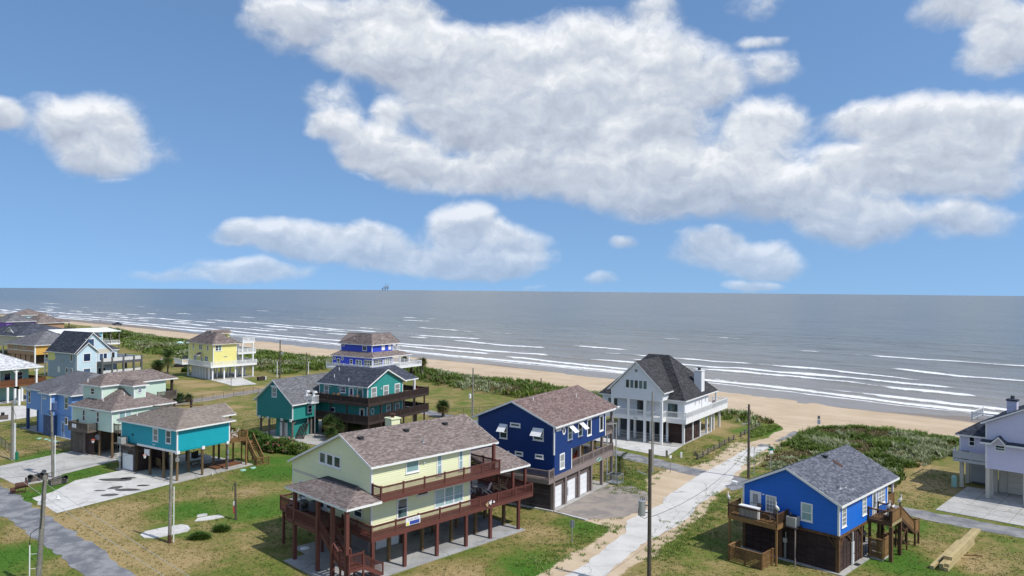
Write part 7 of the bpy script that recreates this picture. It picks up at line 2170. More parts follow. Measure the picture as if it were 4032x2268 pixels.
def chair(hh, lb, x, y, z, rz, mat, group, proto={}):
    t = place(hh, 'deck_chair', lb, 'chair', x, y, z, rz, group)
    if mat not in proto:
        a, b = adirondack(mat); proto[mat] = (a.mesh('seat_frame'), b.mesh('backrest'))
    link('seat_frame', proto[mat][0], mat, t); link('backrest', proto[mat][1], mat, t)
    return t


def table(hh, lb, x, y, z, r, mat, top_mat=None, h_=.72):
    t = place(hh, 'deck_table', lb, 'table', x, y, z)
    obj('tabletop', MB().cyl((0, 0, h_ - .04), (0, 0, h_), r, r, 20), top_mat or mat, t)
    me = shared(('leg', r, mat), lambda: MB().beam((0, 0, 0), (-r * .25, 0, h_ - .04), .05))
    for k in range(4): link('leg', me, mat, t, (r * .75 * math.cos(k * 1.571), r * .75 * math.sin(k * 1.571), 0), (0, 0, k * 1.571))
    return t


table(cream, 'round pale patio table on the red side deck of the cream house', 12.5, 3.95, 3.42, .75, 'white_plastic', 'blind_pane')
for i, (x, y, r_, lb) in enumerate([(12.95, 3.0, 1.9, 'white patio chair nearest the railing at the round table'), (11.5, 4.4, 0.2, 'white patio chair half hidden by the cream wall at the round table'), (12.9, 5.0, -2.2, 'white patio chair behind the round table')]): chair(cream, lb, x, y, 3.42, r_, 'white_plastic', 'chairs at the round patio table')
chair(cream, 'wooden porch chair left of the pair on the red side deck', 14.55, 3.2, 3.42, 2.6, 'wicker_wood', 'wooden porch chairs'); chair(cream, 'wooden porch chair nearest the outer corner of the red deck', 15.4, 3.0, 3.42, 2.5, 'wicker_wood', 'wooden porch chairs')
t = place(cream, 'storage_chest', 'white storage chest on the porch of the cream house', 'chest', -3.7, 12.2, 3.62); obj('box', MB().box(-.35, .35, -.75, .75, 0, .5), 'white_plastic', t); obj('lid', MB().box(-.38, .38, -.78, .78, .5, .58), 'white_plastic', t)


def condenser(hh, lb, x, y, z, s=.42, mat='ac_metal'):
    t = place(hh, 'air_conditioner', lb, 'air conditioner', x, y, z, 0)
    q = MB().box(-s, s, -s, s, 0, .85)
    for k in range(9): q.box(-s - .012, s + .012, -s - .012, s + .012, .06 + k * .085, .09 + k * .085)
    obj('housing', q, mat, t); obj('top_grille', MB().lathe((0, 0, .85), [(s * .82, 0), (s * .82, .05), (s * .75, .06), (s * .1, .05)], 16), 'black_plastic', t)
    return t


condenser(cream, 'dark air conditioner on the porch of the cream house', -3.9, 10.6, 3.62, .42, 'grey_plastic'); condenser(cream, 'second air conditioner beside the porch door of the cream house', -3.3, 9.7, 3.62, .40, 'grey_plastic')
t = place(cream, 'kettle_grill', 'black kettle grill near the porch door of the cream house', 'grill', -4.6, 9.2, 3.62); obj('bowl', MB().lathe((0, 0, .6), [(.1, 0), (.3, .12), (.33, .28), (.28, .42), (.08, .52)], 14), 'black_plastic', t); obj('legs', MB().beam((.2, 0, 0), (.1, 0, .7), .03).beam((-.2, .15, 0), (-.1, .05, .7), .03).beam((-.2, -.15, 0), (-.1, -.05, .7), .03), 'dark_metal', t)
t = place(cream, 'picnic_table', 'weathered picnic table under the cream house', 'table', 6.2, 5.3, .06); obj('tabletop', MB().box(-.9, .9, -.38, .38, .70, .76), 'weathered_plank', t)
for y in (-.75, .75): obj('bench', MB().box(-.9, .9, y - .14, y + .14, .42, .47), 'weathered_plank', t)
obj('legs', MB().beam((-.6, -.7, 0), (-.6, .3, .7), .07).beam((-.6, .7, 0), (-.6, -.3, .7), .07).beam((.6, -.7, 0), (.6, .3, .7), .07).beam((.6, .7, 0), (.6, -.3, .7), .07), 'weathered_plank', t)
for k, (mm, x) in enumerate((('wicker_wood', 9.9), ('feather_white', 10.35), ('white_plastic', 10.75))):
    tag(obj('wall_ornament', MB().prism([(0, 0, 0), (.12, 0, .22), (.05, 0, .5), (-.12, 0, .30), (-.28, 0, .42), (-.2, 0, .12)] if k < 2 else [(0, 0, 0), (.12, 0, .05), (.12, 0, .2), (-.05, 0, .24), (-.12, 0, .1)], (0, -.03, 0)), mm, None, cream.w(x, -.04, 3.3 + .1 * k), (0, 0, cream.A)), ('wooden fish ornament hung on the red deck railing', 'white bird ornament hung beside the wooden fish', 'small white ornament right of the bird ornament')[k], 'ornament')
tag(obj('septic_lid', MB().cyl((0, 0, -.05), (0, 0, .09), .45, .42, 18).cyl((0, 0, .09), (0, 0, .13), .3, .25, 14), 'white_plastic', None, cream.w(-3.9, 10.3)), 'round pale septic lid beside the cream house slab', 'lid')

# bright blue house
chair(blue, 'brown adirondack chair beside the window on the blue house deck', -.75, 7.15, 3.62, 2.8, 'weathered_chair_wood', 'adirondack chairs on the blue house deck'); chair(blue, 'brown adirondack chair nearest the deck corner of the blue house', -.7, 5.6, 3.62, 2.5, 'weathered_chair_wood', 'adirondack chairs on the blue house deck')
table(blue, 'low dark side table between the adirondack chairs', -.95, 6.3, 3.62, .3, 'brown_deck_wood', None, .45)
t = place(blue, 'fish_table', 'white cleaning table along the railing of the blue house deck', 'table', -1.85, 7.4, 3.62); obj('tabletop', MB().box(-.3, .3, -.95, .95, .95, 1.06), 'white_plastic', t); obj('cabinet', MB().box(-.28, .28, -.9, .9, .0, .95), 'white_plastic', t)
condenser(blue, 'grey air conditioner on the shelf beside the blue deck', -.6, 3.85, 3.44, .44)


def pelican(lb, hh, x, y, z, rz):
    t = place(hh, 'pelican_statue', lb, 'statue', x, y, z, rz, 'pelican statues on the deck posts')
    obj('perch', MB().cyl((0, 0, 0), (0, 0, .35), .09, .08, 8), 'pole_wood', t)
    me = bpy.data.meshes.new('body')
    pts = [(0, 0, .5), (-.12, 0, .40), (.06, 0, .68), (.10, 0, .84), (.06, 0, 1.0), (.10, 0, 1.08), (-.22, 0, .32)]
    me.from_pydata(pts, [(0, 1), (0, 2), (2, 3), (3, 4), (4, 5), (1, 6)], [])
    o = link('body', me, 'feather_white', t)
    md = o.modifiers.new('skin', 'SKIN')
    for v, r in zip(me.skin_vertices[0].data, (.15, .13, .10, .05, .05, .07, .04)): v.radius = (r, r)
    me.skin_vertices[0].data[0].use_root = True
    o.modifiers.new('sub', 'SUBSURF').levels = 1
    o.modifiers['sub'].render_levels = 1
    obj('beak', MB().cyl((.14, 0, 1.06), (.30, 0, .78), .035, .012, 6), 'beak', t)
    obj('wing', MB().prism([(.02, .15, .62), (-.26, .12, .34), (-.16, .14, .5)], (0, .02, 0)).prism([(.02, -.17, .62), (-.26, -.14, .34), (-.16, -.16, .5)], (0, .02, 0)), 'feather_dark', t)
    return t


pelican('white pelican statue on the far corner post of the blue deck', blue, -2.24, 9.29, 4.66, 2.9); pelican('white pelican statue on the near corner post of the blue deck', blue, -2.24, 4.56, 4.66, 2.2)
pelican('white pelican statue on the top stair post of the blue house', blue, 8.9, -2.08, 4.58, -1.2); pelican('lower white pelican statue behind the stair post of the blue house', blue, 8.6, -1.2, 3.9, -1.2)
t = place(blue, 'garden_bench', 'dark bench with pale cushions on the blue house stair deck', 'bench', 7.7, -1.5, 3.5, 0); obj('seat', MB().box(-.8, .8, -.25, .25, .38, .44), 'brown_deck_wood', t); obj('cushion', MB().box(-.75, .75, -.22, .22, .44, .54), 'sand_siding', t); obj('backrest', MB().box(-.8, .8, -.30, -.25, .44, .95), 'brown_deck_wood', t)
me = shared(('leg', 'bench'), lambda: MB().box(-.04, .04, -.22, .22, 0, .38))
for s_ in (-.7, .7): link('leg', me, 'brown_deck_wood', t, (s_, 0, 0))


def enclosure(hh, lb, x0, x1, y0, y1, z, h_, mat, sides, bays):
    t = place(hh, 'slatted_enclosure', lb, 'enclosure', 0, 0, 0)
    n = int(h_ / .14)
    fr = MB()
    for (f, c, a, b, nb) in sides:
        F = House.face(f, c)
        w_ = (b - a) / nb
        fq = MB(F)
        for k in range(nb + 1): fq.box(a + k * w_ - .06, a + k * w_ + .06, -.05, .07, z, z + h_)
        fq.box(a - .08, b + .08, -.08, .10, z + h_, z + h_ + .05)
        obj('frame', fq, mat, t)
        me = shared(('slat', 'enc', f, round(w_, 3), mat), lambda: MB(House.face(f, 0.)).box(.07, w_ - .07, -.01, .025, .02, .115))
        for k in range(nb):
            for i in range(n): link('slat', me, mat, t, ((c, a + k * w_, z + .04 + i * .138) if f in 'xX' else (a + k * w_, c, z + .04 + i * .138)))
    return t


enclosure(blue, 'open topped slatted wooden bin corral on the grass before the blue house', 0, 0, 0, 0, .0, 1.35, 'treated_deck_wood', [('x', -4.0, 5.1, 8.25, 2), ('y', 5.08, -3.95, -1.9, 1), ('Y', 8.27, -3.95, -1.9, 1)], 1)
enclosure(blue, 'slatted outdoor shower stall under the blue house side deck', 0, 0, 0, 0, .15, 1.75, 'treated_deck_wood', [('y', -1.52, 6.1, 7.75, 1), ('x', 6.06, -1.48, -.45, 1), ('X', 7.79, -1.48, -.45, 1)], 1)
tag(obj('foundation_block', MB().box(-.9, .9, -.55, .55, 0, .14), 'drive_concrete', None, blue.w(6.93, -1.0), (0, 0, blue.A)), 'concrete base under the slatted shower stall', 'slab')
tag(obj('door_mat', MB().box(-.35, .35, -.22, .22, 0, .03), 'black_plastic', None, blue.w(3.3, -.3, .06), (0, 0, blue.A)), 'dark round mat before the white door of the blue house', 'mat')
t = place(blue, 'smoker_grill', 'black smoker grill under the blue house side deck', 'grill', 9.6, 1.6, 0, 0); obj('barrel', MB().cyl((-.5, 0, .9), (.5, 0, .9), .3, .3, 12), 'black_plastic', t); obj('chimney', MB().cyl((.4, 0, 1.1), (.4, 0, 1.7), .07), 'black_plastic', t); obj('legs', MB().box(-.45, -.4, -.2, .2, 0, .7).box(.4, .45, -.2, .2, 0, .7), 'dark_metal', t)

# turquoise house
condenser(turq, 'grey air conditioner on the shelf over the turquoise garage', -.6, 11.0, 3.66, .45)
chair(turq, 'white deck chair nearest the turquoise wall on the back deck', 8.9, 1.4, 3.82, 2.2, 'white_plastic', 'white chairs on the turquoise back deck'); chair(turq, 'white deck chair at the outer rail of the turquoise back deck', 10.1, 1.7, 3.82, 2.6, 'white_plastic', 'white chairs on the turquoise back deck'); chair(turq, 'white deck chair behind the other two on the turquoise deck', 9.6, 3.3, 3.82, 3.6, 'white_plastic', 'white chairs on the turquoise back deck')
t = place(turq, 'picnic_table', 'low wooden picnic table under the turquoise house', 'table', 5.9, 4.9, .06); obj('tabletop', MB().box(-.9, .9, -.38, .38, .66, .72), 'raw_post_wood', t)
for y in (-.75, .75): obj('bench', MB().box(-.9, .9, y - .14, y + .14, .40, .45), 'raw_post_wood', t)
obj('legs', MB().beam((-.6, -.7, 0), (-.6, .3, .66), .07).beam((.6, .7, 0), (.6, -.3, .66), .07).beam((-.6, .7, 0), (-.6, -.3, .66), .07).beam((.6, -.7, 0), (.6, .3, .66), .07), 'raw_post_wood', t)
t = place(turq, 'wooden_bench', 'stacked wooden bench beside the posts under the turquoise house', 'bench', 2.7, 7.6, .06, 1.3); obj('seat', MB().box(-1., 1., -.35, .35, .45, .5).box(-1, 1, -.35, .35, .72, .77), 'raw_post_wood', t); obj('backrest', MB().box(-1, 1, .30, .36, .5, 1.5).box(-1, 1, .29, .37, 1.1, 1.2), 'raw_post_wood', t); obj('legs', MB().box(-.98, -.9, -.33, .33, 0, .45).box(.9, .98, -.33, .33, 0, .45), 'raw_post_wood', t)
t = place(turq, 'porch_swing', 'dark porch swing hanging under the turquoise house', 'swing', 7.0, 6.0, 1.0, .4); obj('seat', MB().box(-.8, .8, -.3, .3, 0, .08), 'dark_room', t); obj('backrest', MB().box(-.8, .8, .28, .34, .08, .8), 'dark_room', t); obj('chain', MB().beam((-.8, 0, 0), (-.8, 0, 2.6), .03).beam((.8, 0, 0), (.8, 0, 2.6), .03), 'dark_metal', t)
for i, (x, y) in enumerate([(-35.85, 98.5), (-34.95, 99.8)]): tag(obj('septic_lid', MB().cyl((0, 0, -.05), (0, 0, .08), .40, .38, 18).cyl((0, 0, .08), (0, 0, .12), .27, .22, 14), 'seafoam_siding', None, (x, y, 0)), ('pale septic lid on the lawn nearer the turquoise slab', 'pale septic lid farther along the lawn from the turquoise slab')[i], 'lid', 'septic lids in the lawns')
for i, (x, y) in enumerate([(-75.7, 118), (-74.2, 117.4), (-73.0, 116.6), (-71.9, 115.9), (-70.95, 115.2)]): tag(obj('septic_lid', MB().cyl((0, 0, -.05), (0, 0, .07), .38, .36, 16).cyl((0, 0, .07), (0, 0, .10), .25, .2, 14), 'seafoam_siding', None, (x, y, 0)), ('pale round lid at the far left end of the row before the periwinkle house', 'second pale lid of the row before the periwinkle house', 'middle pale lid of the row, behind the transformer pole', 'fourth pale lid of the row, just past the transformer pole', 'last pale lid of the row, nearest the chain link fence')[i], 'lid', 'row of pale lids before the periwinkle house')
t = place(turq, 'vent_pipe', 'short white vent pipe at the turquoise slab edge', 'pipe', 4.6, -.75, 0); obj('pipe', MB().cyl((0, 0, -.05), (0, 0, .35), .06).cyl((0, 0, .35), (0, 0, .42), .08), 'white_plastic', t)


# trash boxes with bins
def trash_box(lb, x, y, rz, L, mat, group='slatted trash boxes by the driveways'):
    t = thing('trash_box', lb, 'trash box', (x, y, .01), rz, group)
    me = shared(('slat', 'trash', mat), lambda: MB().box(0, .10, 0, .03, .08, .62))
    n = int(L / .115)
    for y_ in (-.4, .37):
        for k in range(n): link('slat', me, mat, t, (-L / 2 + k * L / n, y_, 0))
    me2 = shared(('slat', 'trash_end', mat), lambda: MB().box(0, .03, 0, .10, .08, .62))
    for x_ in (-L / 2 - .03, L / 2):
        for k in range(7): link('slat', me2, mat, t, (x_, -.40 + k * .115, 0))
    obj('frame', MB().box(-L / 2 - .06, L / 2 + .06, -.46, -.40, .60, .70).box(-L / 2 - .06, L / 2 + .06, .40, .46, .60, .70).box(-L / 2 - .06, -L / 2, -.40, .40, .60, .70).box(L / 2, L / 2 + .06, -.40, .40, .60, .70).box(-L / 2, L / 2, -.38, .36, .02, .08), mat, t)
    return t


def bin_(lb, x, y, z, rx, ry, rz, mat, r=.27, h_=.75):
    t = thing('trash_bin', lb, 'bin', (x, y, z), 0, 'bins lying in the trash boxes'); t.rotation_euler = (rx, ry, rz)
    obj('body', MB().lathe((0, 0, 0), [(r * .8, 0), (r * .86, .03), (r, h_), (r * 1.08, h_ + .01), (r * 1.08, h_ + .06), (r * .96, h_ + .06), (r * .78, .05)], 14), mat, t)
    return t


trash_box('brown slatted trash box on the mint driveway with tilted bins', -59.6, 92.7, 1.02, 2.0, 'weathered_plank'); trash_box('grey slatted trash box at the foot of the transformer pole', -56.0, 91.0, .98, 1.9, 'grey_post_wood')
bin_('grey bin standing tilted out of the brown trash box', -59.25, 93.2, .35, .35, .35, 0, 'grey_plastic', .27, .8); bin_('black bin lying at the near end of the brown trash box', -59.95, 92.0, .62, 1.35, 0, .4, 'black_plastic'); bin_('black bin lying in the middle of the brown trash box', -59.6, 92.6, .6, 1.3, 0, 1.2, 'black_plastic')
bin_('black bin lying at the left end of the grey trash box', -56.4, 90.5, .62, 1.4, 0, 2.4, 'black_plastic'); bin_('black bin lying at the right end of the grey trash box', -55.7, 91.5, .66, 1.4, 0, .9, 'black_plastic')
t = thing('barrel_smoker', 'rusty barrel smoker with stovepipe on the verge by the asphalt road', 'smoker', (-58.0, 87.0, 0), .55)
obj('barrel', MB().cyl((-.5, 0, .85), (.75, 0, .95), .36, .34, 16), 'rust', t); obj('firebox', MB().cyl((-1.0, 0, .42), (-.45, 0, .42), .30, .30, 14), 'rust', t); obj('stovepipe', MB().cyl((.55, 0, 1.2), (.55, 0, 1.75), .10, .10, 10), 'rust', t)
for x in (-.2, .5):
    for y in (-.22, .22): obj('leg', MB().beam((x, y, 0), (x, y * .8, .7), .05), 'rust', t)
obj('tow_bar', MB().beam((.7, 0, .6), (1.4, .1, .62), .06).beam((-.8, -.3, .15), (.6, -.3, .2), .06), 'rust', t)
t = thing('trash_box', 'dark trash box with black bin by the driveway at the left edge', 'trash box', (-93.2, 134.6, 0), .5); obj('box', MB().box(-.9, .9, -.45, .45, .05, .75), 'weathered_plank', t); obj('bin', MB().lathe((.1, 0, .6), [(.25, 0), (.3, .6), (.32, .66)], 12), 'black_plastic', t)
t = thing('trash_box', 'dark slatted trash box with white bin beside the yellow house driveway', 'trash box', (-66.0, 194.5, 0), .9); obj('box', MB().box(-1.2, .7, -.5, .5, .05, .95), 'dark_brown_paint', t); obj('bin', MB().lathe((1.0, 0, 0), [(.25, 0), (.3, .8), (.32, .9)], 12), 'white_plastic', t)

# teal house things
chair(teal, 'brown adirondack chair left of the teal upper door', -.9, 6.7, 6.02, 3.0, 'adirondack_wood', 'adirondack chairs on the teal upper deck'); chair(teal, 'brown adirondack chair just left of the teal glass door', -.8, 5.7, 6.02, 3.4, 'adirondack_wood', 'adirondack chairs on the teal upper deck'); chair(teal, 'brown adirondack chair right of the teal glass door', -.8, 2.9, 6.02, 2.9, 'adirondack_wood', 'adirondack chairs on the teal upper deck'); chair(teal, 'brown adirondack chair nearest the teal deck corner', -.8, 1.6, 6.02, 3.3, 'adirondack_wood', 'adirondack chairs on the teal upper deck')
t = place(teal, 'kettle_grill', 'black kettle grill on the teal upper deck', 'grill', -.9, 9.2, 6.02); obj('bowl', MB().lathe((0, 0, .6), [(.1, 0), (.3, .12), (.33, .28), (.28, .42), (.08, .52)], 14), 'black_plastic', t); obj('legs', MB().beam((.2, 0, 0), (.1, 0, .7), .03).beam((-.2, .15, 0), (-.1, .05, .7), .03).beam((-.2, -.15, 0), (-.1, -.05, .7), .03), 'dark_metal', t)
t = place(teal, 'cooler', 'white cooler chest beside the kettle grill on the teal deck', 'cooler', -.9, 10.9, 6.02); obj('box', MB().box(-.3, .3, -.5, .5, 0, .75), 'white_plastic', t); obj('lid', MB().box(-.32, .32, -.52, .52, .75, .85), 'white_plastic', t)
table(teal, 'low brown table between the teal deck chairs', -1.0, 7.8, 6.02, .45, 'adirondack_wood', None, .5)
tag(obj('hammock', MB().prism([(9.4, -1.0, 7.0), (10.4, -1.0, 6.62), (11.4, -1.0, 6.7), (12.4, -1.0, 7.1), (11.4, -.5, 6.55), (10.4, -.5, 6.5)], .02), 'red_cloth', None, (teal.O[0], teal.O[1], 0), (0, 0, teal.A)), 'red hammock slung on the teal upper deck', 'hammock')
t = place(teal, 'cargo_lift', 'white railed cargo lift on two tall steel poles beside the teal deck', 'lift', -3.1, 9.4, 0)
me = shared(('mast', 'teal'), lambda: MB().cyl((0, 0, 0), (0, 0, 7.3), .08, .08, 10))
for (x, y) in ((.1, .85), (.1, -.75)): link('mast', me, 'galvanised', t, (x, y, 0))
cg = MB()
for z in (5.5, 6.7): cg.box(-.75, .75, -1.0, -.95, z, z + .07).box(-.75, .75, .95, 1.0, z, z + .07).box(-.75, -.70, -.95, .95, z, z + .07).box(.70, .75, -.95, .95, z, z + .07)
cg.box(-.7, .7, -.95, .95, 5.45, 5.5)
for k in range(9):
    for x in (-.73, .71): cg.box(x - .02, x + .02, -.92 + k * .23, -.88 + k * .23, 5.57, 6.7)
for k in range(7):
    for y in (-.98, .97): cg.box(-.68 + k * .22, -.64 + k * .22, y - .02, y + .02, 5.57, 6.7)
obj('cage', cg, 'white_metal', t)
for y in (.85, -.75): obj('lift_head', MB().box(-.3, .35, y - .22, y + .22, 7.2, 7.5).box(-.35, .0, y - .08, y + .08, 6.5, 7.3), 'white_metal', t)
# navy house things
for i, (x, y, mm, lb) in enumerate([(8.3, 1.6, 'orange_paint', 'orange deck chair on the navy house middle porch'), (4.9, 1.2, 'orange_paint', 'orange deck chair low behind the rail of the navy porch'), (11.0, 2.2, 'yellow_paint', 'yellow deck chair left of the pair on the navy porch'), (13.6, 1.8, 'yellow_paint', 'yellow deck chair right of the pair on the navy porch')]): chair(navy, lb, x, y, 3.88, 2.5 + .3 * i, mm, 'bright chairs on the navy porch')
table(navy, 'dark table between the yellow chairs on the navy porch', 12.3, 2.4, 3.88, .6, 'brown_deck_wood')
t = place(navy, 'step_ladder', 'pale step ladder leaning on the navy porch', 'ladder', 6.2, 1.0, 3.88, .4); obj('ladder_frame', MB().beam((-.3, 0, 0), (-.15, .3, 1.6), .05).beam((.3, 0, 0), (.15, .3, 1.6), .05), 'galvanised', t)
for k in range(4): obj('rung', MB().beam((-.27 + .03 * k, .06 * (k + 1), .32 * (k + 1)), (.27 - .03 * k, .06 * (k + 1), .32 * (k + 1)), .04), 'galvanised', t)
t = place(navy, 'cargo_lift', 'grey cargo lift cage on the ground at the navy house corner', 'lift', 14.75, -.8, 0, -.03)
me = shared(('mast', 'navy'), lambda: MB().cyl((0, 0, 0), (0, 0, 7.5), .08, .08, 10))
for (x, y) in ((-.45, .95), (.95, .35)): link('mast', me, 'galvanised', t, (x, y, 0))
cg = MB()
for z in (.08, 1.1): cg.box(-.8, .8, -.8, -.74, z, z + .07).box(-.8, .8, .74, .8, z, z + .07).box(-.8, -.74, -.74, .74, z, z + .07).box(.74, .8, -.74, .74, z, z + .07)
cg.box(-.74, .74, -.74, .74, .06, .1)
for x in (-.77, .77):
    for y in (-.77, 0, .77): cg.box(x - .035, x + .035, y - .035, y + .035, .02, 1.15)
for k in range(9):
    for x in (-.77, .77): cg.box(x - .015, x + .015, -.68 + k * .17, -.65 + k * .17, .15, 1.1)
obj('cage', cg, 'galvanised', t); obj('lift_head', MB().beam((-.45, .95, 7.4), (.95, .35, 7.4), .1), 'galvanised', t)
o = sheet('concrete_kerb', [navy.w(-.15, -.05)[:2], navy.w(-.4, -.3)[:2], (8.0, 78.1), (8.3, 78.35)], .10, 'pale_drive_concrete', 0, thick=.2)
sheet('concrete_kerb', [navy.w(-.38, .0)[:2], navy.w(-.38, 10)[:2], navy.w(-.16, 10)[:2], navy.w(-.16, .0)[:2]], .12, 'pale_drive_concrete', 0, thick=.2)
# white house things
t = place(white, 'patio_lounger', 'dark patio lounger on the white house sea deck', 'lounger', 15.5, .6, 4.17); obj('seat', MB().box(-.9, .5, -.3, .3, .3, .36), 'weathered_chair_wood', t); obj('backrest', MB().beam((.5, 0, .36), (1.0, 0, .8), .6, .05), 'weathered_chair_wood', t); obj('legs', MB().box(-.8, -.75, -.3, .3, 0, .3).box(.4, .45, -.3, .3, 0, .3), 'weathered_chair_wood', t)
t = place(white, 'garden_bench', 'wooden garden bench under the white house', 'bench', 9.5, 2.0, .06, .6); obj('seat', MB().box(-.8, .8, -.25, .25, .4, .46), 'weathered_plank', t); obj('backrest', MB().box(-.8, .8, .22, .28, .46, .95), 'weathered_plank', t); obj('legs', MB().box(-.75, -.68, -.25, .28, 0, .4).box(.68, .75, -.25, .28, 0, .4), 'weathered_plank', t)
# lavender things
for i, (x, y, rz_, lb) in enumerate([(7.0, 1.6, .3, 'flat weathered pallet under the lavender wing'), (7.2, 2.4, -.2, 'pallet lying behind the first under the lavender wing')]):
    t = place(lav, 'wooden_pallet', lb, 'pallet', x, y, .06, rz_, 'pallets under the lavender house')
    me = shared(('slat', 'pallet'), lambda: MB().box(-.6, .6, -.05, .05, .1, .13))
    for k in range(7): link('slat', me, 'weathered_plank', t, (0, -.5 + k * .165, 0))
    obj('runner', MB().box(-.58, -.48, -.5, .5, 0, .1).box(-.05, .05, -.5, .5, 0, .1).box(.48, .58, -.5, .5, 0, .1), 'weathered_plank', t)
t = place(lav, 'water_heater', 'pale utility tank beside the lavender wing post', 'tank', 3.0, 4.1, 0); obj('tank', MB().lathe((0, 0, 0), [(.3, 0), (.32, .1), (.32, 1.2), (.2, 1.4)], 14), 'seafoam_siding', t)
t = place(lav, 'trash_bin', 'black bin on the lavender wing deck', 'bin', 2.8, 2.9, 3.77); obj('body', MB().box(-.3, .3, -.35, .35, 0, .9), 'black_plastic', t); obj('lid', MB().box(-.33, .33, -.38, .38, .9, .97), 'black_plastic', t)

# excavator behind the date palm
t = thing('excavator', 'yellow tracked excavator with black cab behind the date palm', 'excavator', (-101.2, 226.0, 0), .15)
tk = lambda: MB().prism([(-1.9, -.28, .1), (1.9, -.28, .1), (2.2, -.28, .5), (1.9, -.28, .9), (-1.9, -.28, .9), (-2.2, -.28, .5)], (0, .56, 0))
me = shared(('track', 'ex'), tk)
for y in (-1.1, 1.1): link('track', me, 'black_plastic', t, (0, y, 0))
obj('turntable', MB().cyl((0, 0, .9), (0, 0, 1.15), .7, .7, 16), 'dark_metal', t)
obj('engine_housing', MB().prism([(-2.3, -1.25, 1.15), (1.3, -1.25, 1.15), (1.3, -1.25, 1.75), (-1.0, -1.25, 2.2), (-2.3, -1.25, 2.1)], (0, 2.5, 0)), 'yellow_paint', t)
cb = obj('cab', MB().prism([(-.1, .3, 1.76), (1.35, .3, 1.76), (1.25, .3, 3.1), (-.05, .3, 3.1)], (0, .95, 0)).box(-.15, 1.35, .25, 1.3, 3.1, 3.2), 'dark_metal', t); obj('pane', MB().box(.1, 1.2, .28, .30, 2.1, 2.95), 'dark_pane', cb)
obj('boom', MB().prism([(1.1, -.25, 1.4), (3.4, -.25, 3.6), (4.2, -.25, 3.4), (4.1, -.25, 3.1), (3.4, -.25, 3.15), (1.6, -.25, 1.3)], (0, .5, 0)), 'yellow_paint', t)
obj('dipper_arm', MB().beam((4.0, 0, 3.5), (5.4, 0, 1.2), .35), 'dark_metal', t); obj('bucket', MB().prism([(5.0, -.45, .3), (5.7, -.45, .3), (5.8, -.45, 1.1), (5.3, -.45, 1.3), (5.1, -.45, .9)], (0, .9, 0)), 'dark_metal', t)
# beach
for i, (x, y, lb) in enumerate([(-133.6, 296, 'pale blue beach umbrella left of the pair beyond the yellow house'), (-130.5, 297.5, 'pale blue beach umbrella right of the pair beyond the yellow house')]):
    t = thing('beach_umbrella', lb, 'umbrella', (x, y, .3), 0, 'pale blue beach umbrellas')
    obj('pole', MB().cyl((0, 0, 0), (0, 0, 2.3), .03), 'white_metal', t); obj('canopy', MB().lathe((0, 0, 1.5), [(1.5, 0), (1.42, .12), (1.1, .42), (.6, .68), (.05, .82)], 12), 'umbrella_cloth', t)
t = thing('pickup_truck', 'dark navy pickup truck parked on the wet sand, far along the beach', 'pickup truck', (-252.3, 470.0, -.2), .12)
obj('body', MB().prism([(-2.8, -.95, .45), (2.7, -.95, .45), (2.8, -.95, .8), (2.75, -.95, 1.05), (1.35, -.95, 1.15), (-2.8, -.95, 1.12)], (0, 1.9, 0)), 'navy_car_paint', t)
cb = obj('cab', MB().prism([(-.75, -.85, 1.13), (1.35, -.85, 1.15), (.7, -.8, 1.85), (-.6, -.8, 1.88)], (0, 1.65, 0)), 'navy_car_paint', t); obj('pane', MB().box(-.5, .62, -.88, -.84, 1.25, 1.7), 'dark_pane', cb)
for x in (-1.85, 1.75):
    for y in (-.9, .9):
        w_ = obj('wheel', MB().cyl((x, y - .13, .4), (x, y + .13, .4), .4, .4, 16), 'rubber', t); obj('rim', MB().cyl((x, y - .15, .4), (x, y + .15, .4), .22, .22, 12), 'galvanised', w_)
for y in (-.7, .7): obj('headlight', MB().box(2.74, 2.82, y - .18, y + .18, .8, 1.0), 'white_plastic', t)
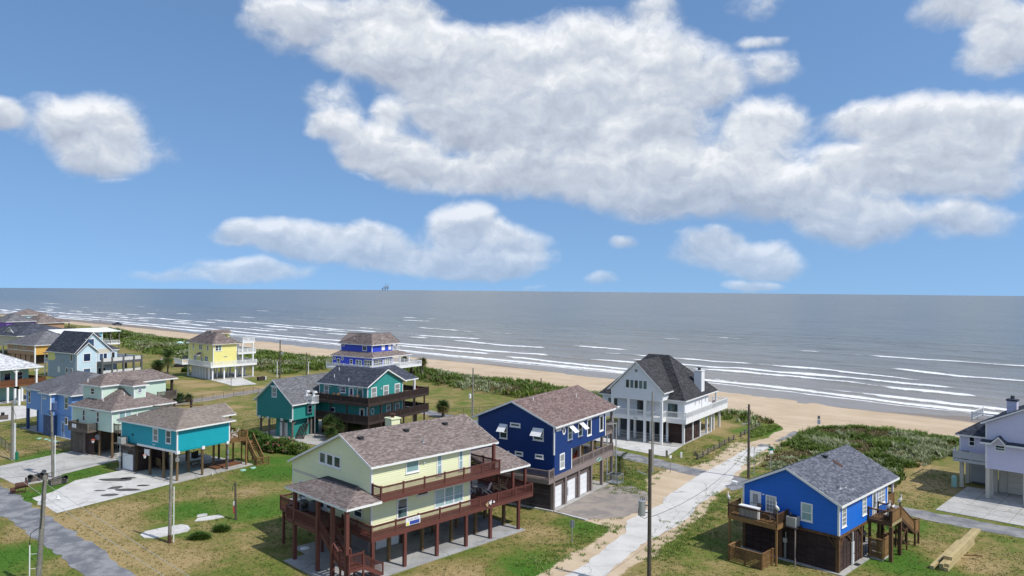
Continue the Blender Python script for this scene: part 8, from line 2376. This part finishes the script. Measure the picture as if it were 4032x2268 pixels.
# a walker at the water's edge
me = bpy.data.meshes.new('body')
pt = [(0, 0, .95), (0, 0, 1.15), (0, 0, 1.38), (0, 0, 1.50), (0, .01, 1.62), (.18, 0, 1.40), (.24, .02, 1.12), (.25, .10, .90), (-.18, 0, 1.40), (-.24, -.04, 1.12), (-.25, -.02, .88), (.09, 0, .90), (.10, .12, .50), (.10, .02, .06), (.10, .14, .03), (-.09, 0, .90), (-.10, -.02, .50), (-.10, -.16, .08), (-.10, -.04, .03)]
me.from_pydata(pt, [(0, 1), (1, 2), (2, 3), (3, 4), (2, 5), (5, 6), (6, 7), (2, 8), (8, 9), (9, 10), (0, 11), (11, 12), (12, 13), (13, 14), (0, 15), (15, 16), (16, 17), (17, 18)], [])
o = tag(link('person', me, 'dark_cloth', None, (-286.9, 512.3, -.35), (0, 0, .6)), 'lone person in dark clothes walking at the water edge, far away', 'person')
o.modifiers.new('skin', 'SKIN')
for v, r in zip(me.skin_vertices[0].data, (.14, .13, .15, .06, .10, .07, .045, .04, .07, .045, .04, .09, .065, .045, .04, .09, .065, .045, .04)): v.radius = (r, r)
me.skin_vertices[0].data[0].use_root = True
o.modifiers.new('sub', 'SUBSURF').render_levels = 1
obj('face', MB().lathe((0, .02, 1.56), [(.05, 0), (.085, .06), (.09, .14), (.05, .22)], 10), 'skin', o)
# oil platform on the horizon
t = thing('oil_rig', 'tiny haze tinted blue grey offshore rig on the horizon', 'oil rig', (-1530, 8800, 0), 0)
obj('deck', MB().prism([(-30, 0, 22), (42, 0, 22), (50, 0, 40), (-30, 0, 34)], (0, 40, 0)).box(-10, 46, 5, 35, 38, 52), 'hazed_rig_steel', t)
for x in (-22, 8, 36): obj('leg', MB().box(x - 4, x + 4, 10, 18, -5, 22), 'hazed_rig_steel', t)
obj('derrick', MB().box(12, 17, 14, 20, 50, 92), 'hazed_rig_steel', t); obj('crane', MB().box(38, 44, 14, 20, 50, 80), 'hazed_rig_steel', t)
tag(obj('beach_stake', MB().cyl((0, 0, -.2), (0, 0, 1.9), .12), 'pole_wood', None, (7.5, 185, .4)), 'lone wooden stake on the sand behind the navy roof ridge', 'stake')


# lettering becomes ordinary geometry
bpy.context.view_layer.update()
dg = bpy.context.evaluated_depsgraph_get()
for o in [q for q in bpy.data.objects if q.type == 'FONT']:
    me = bpy.data.meshes.new_from_object(o.evaluated_get(dg))
    nm, mt_ = o.name, o.data.materials[0]
    par, mb = o.parent, o.matrix_basis.copy()
    bpy.data.objects.remove(o)
    n_ = link(nm, me, None, par)
    n_.matrix_basis = mb
    if not me.materials: me.materials.append(mt_)
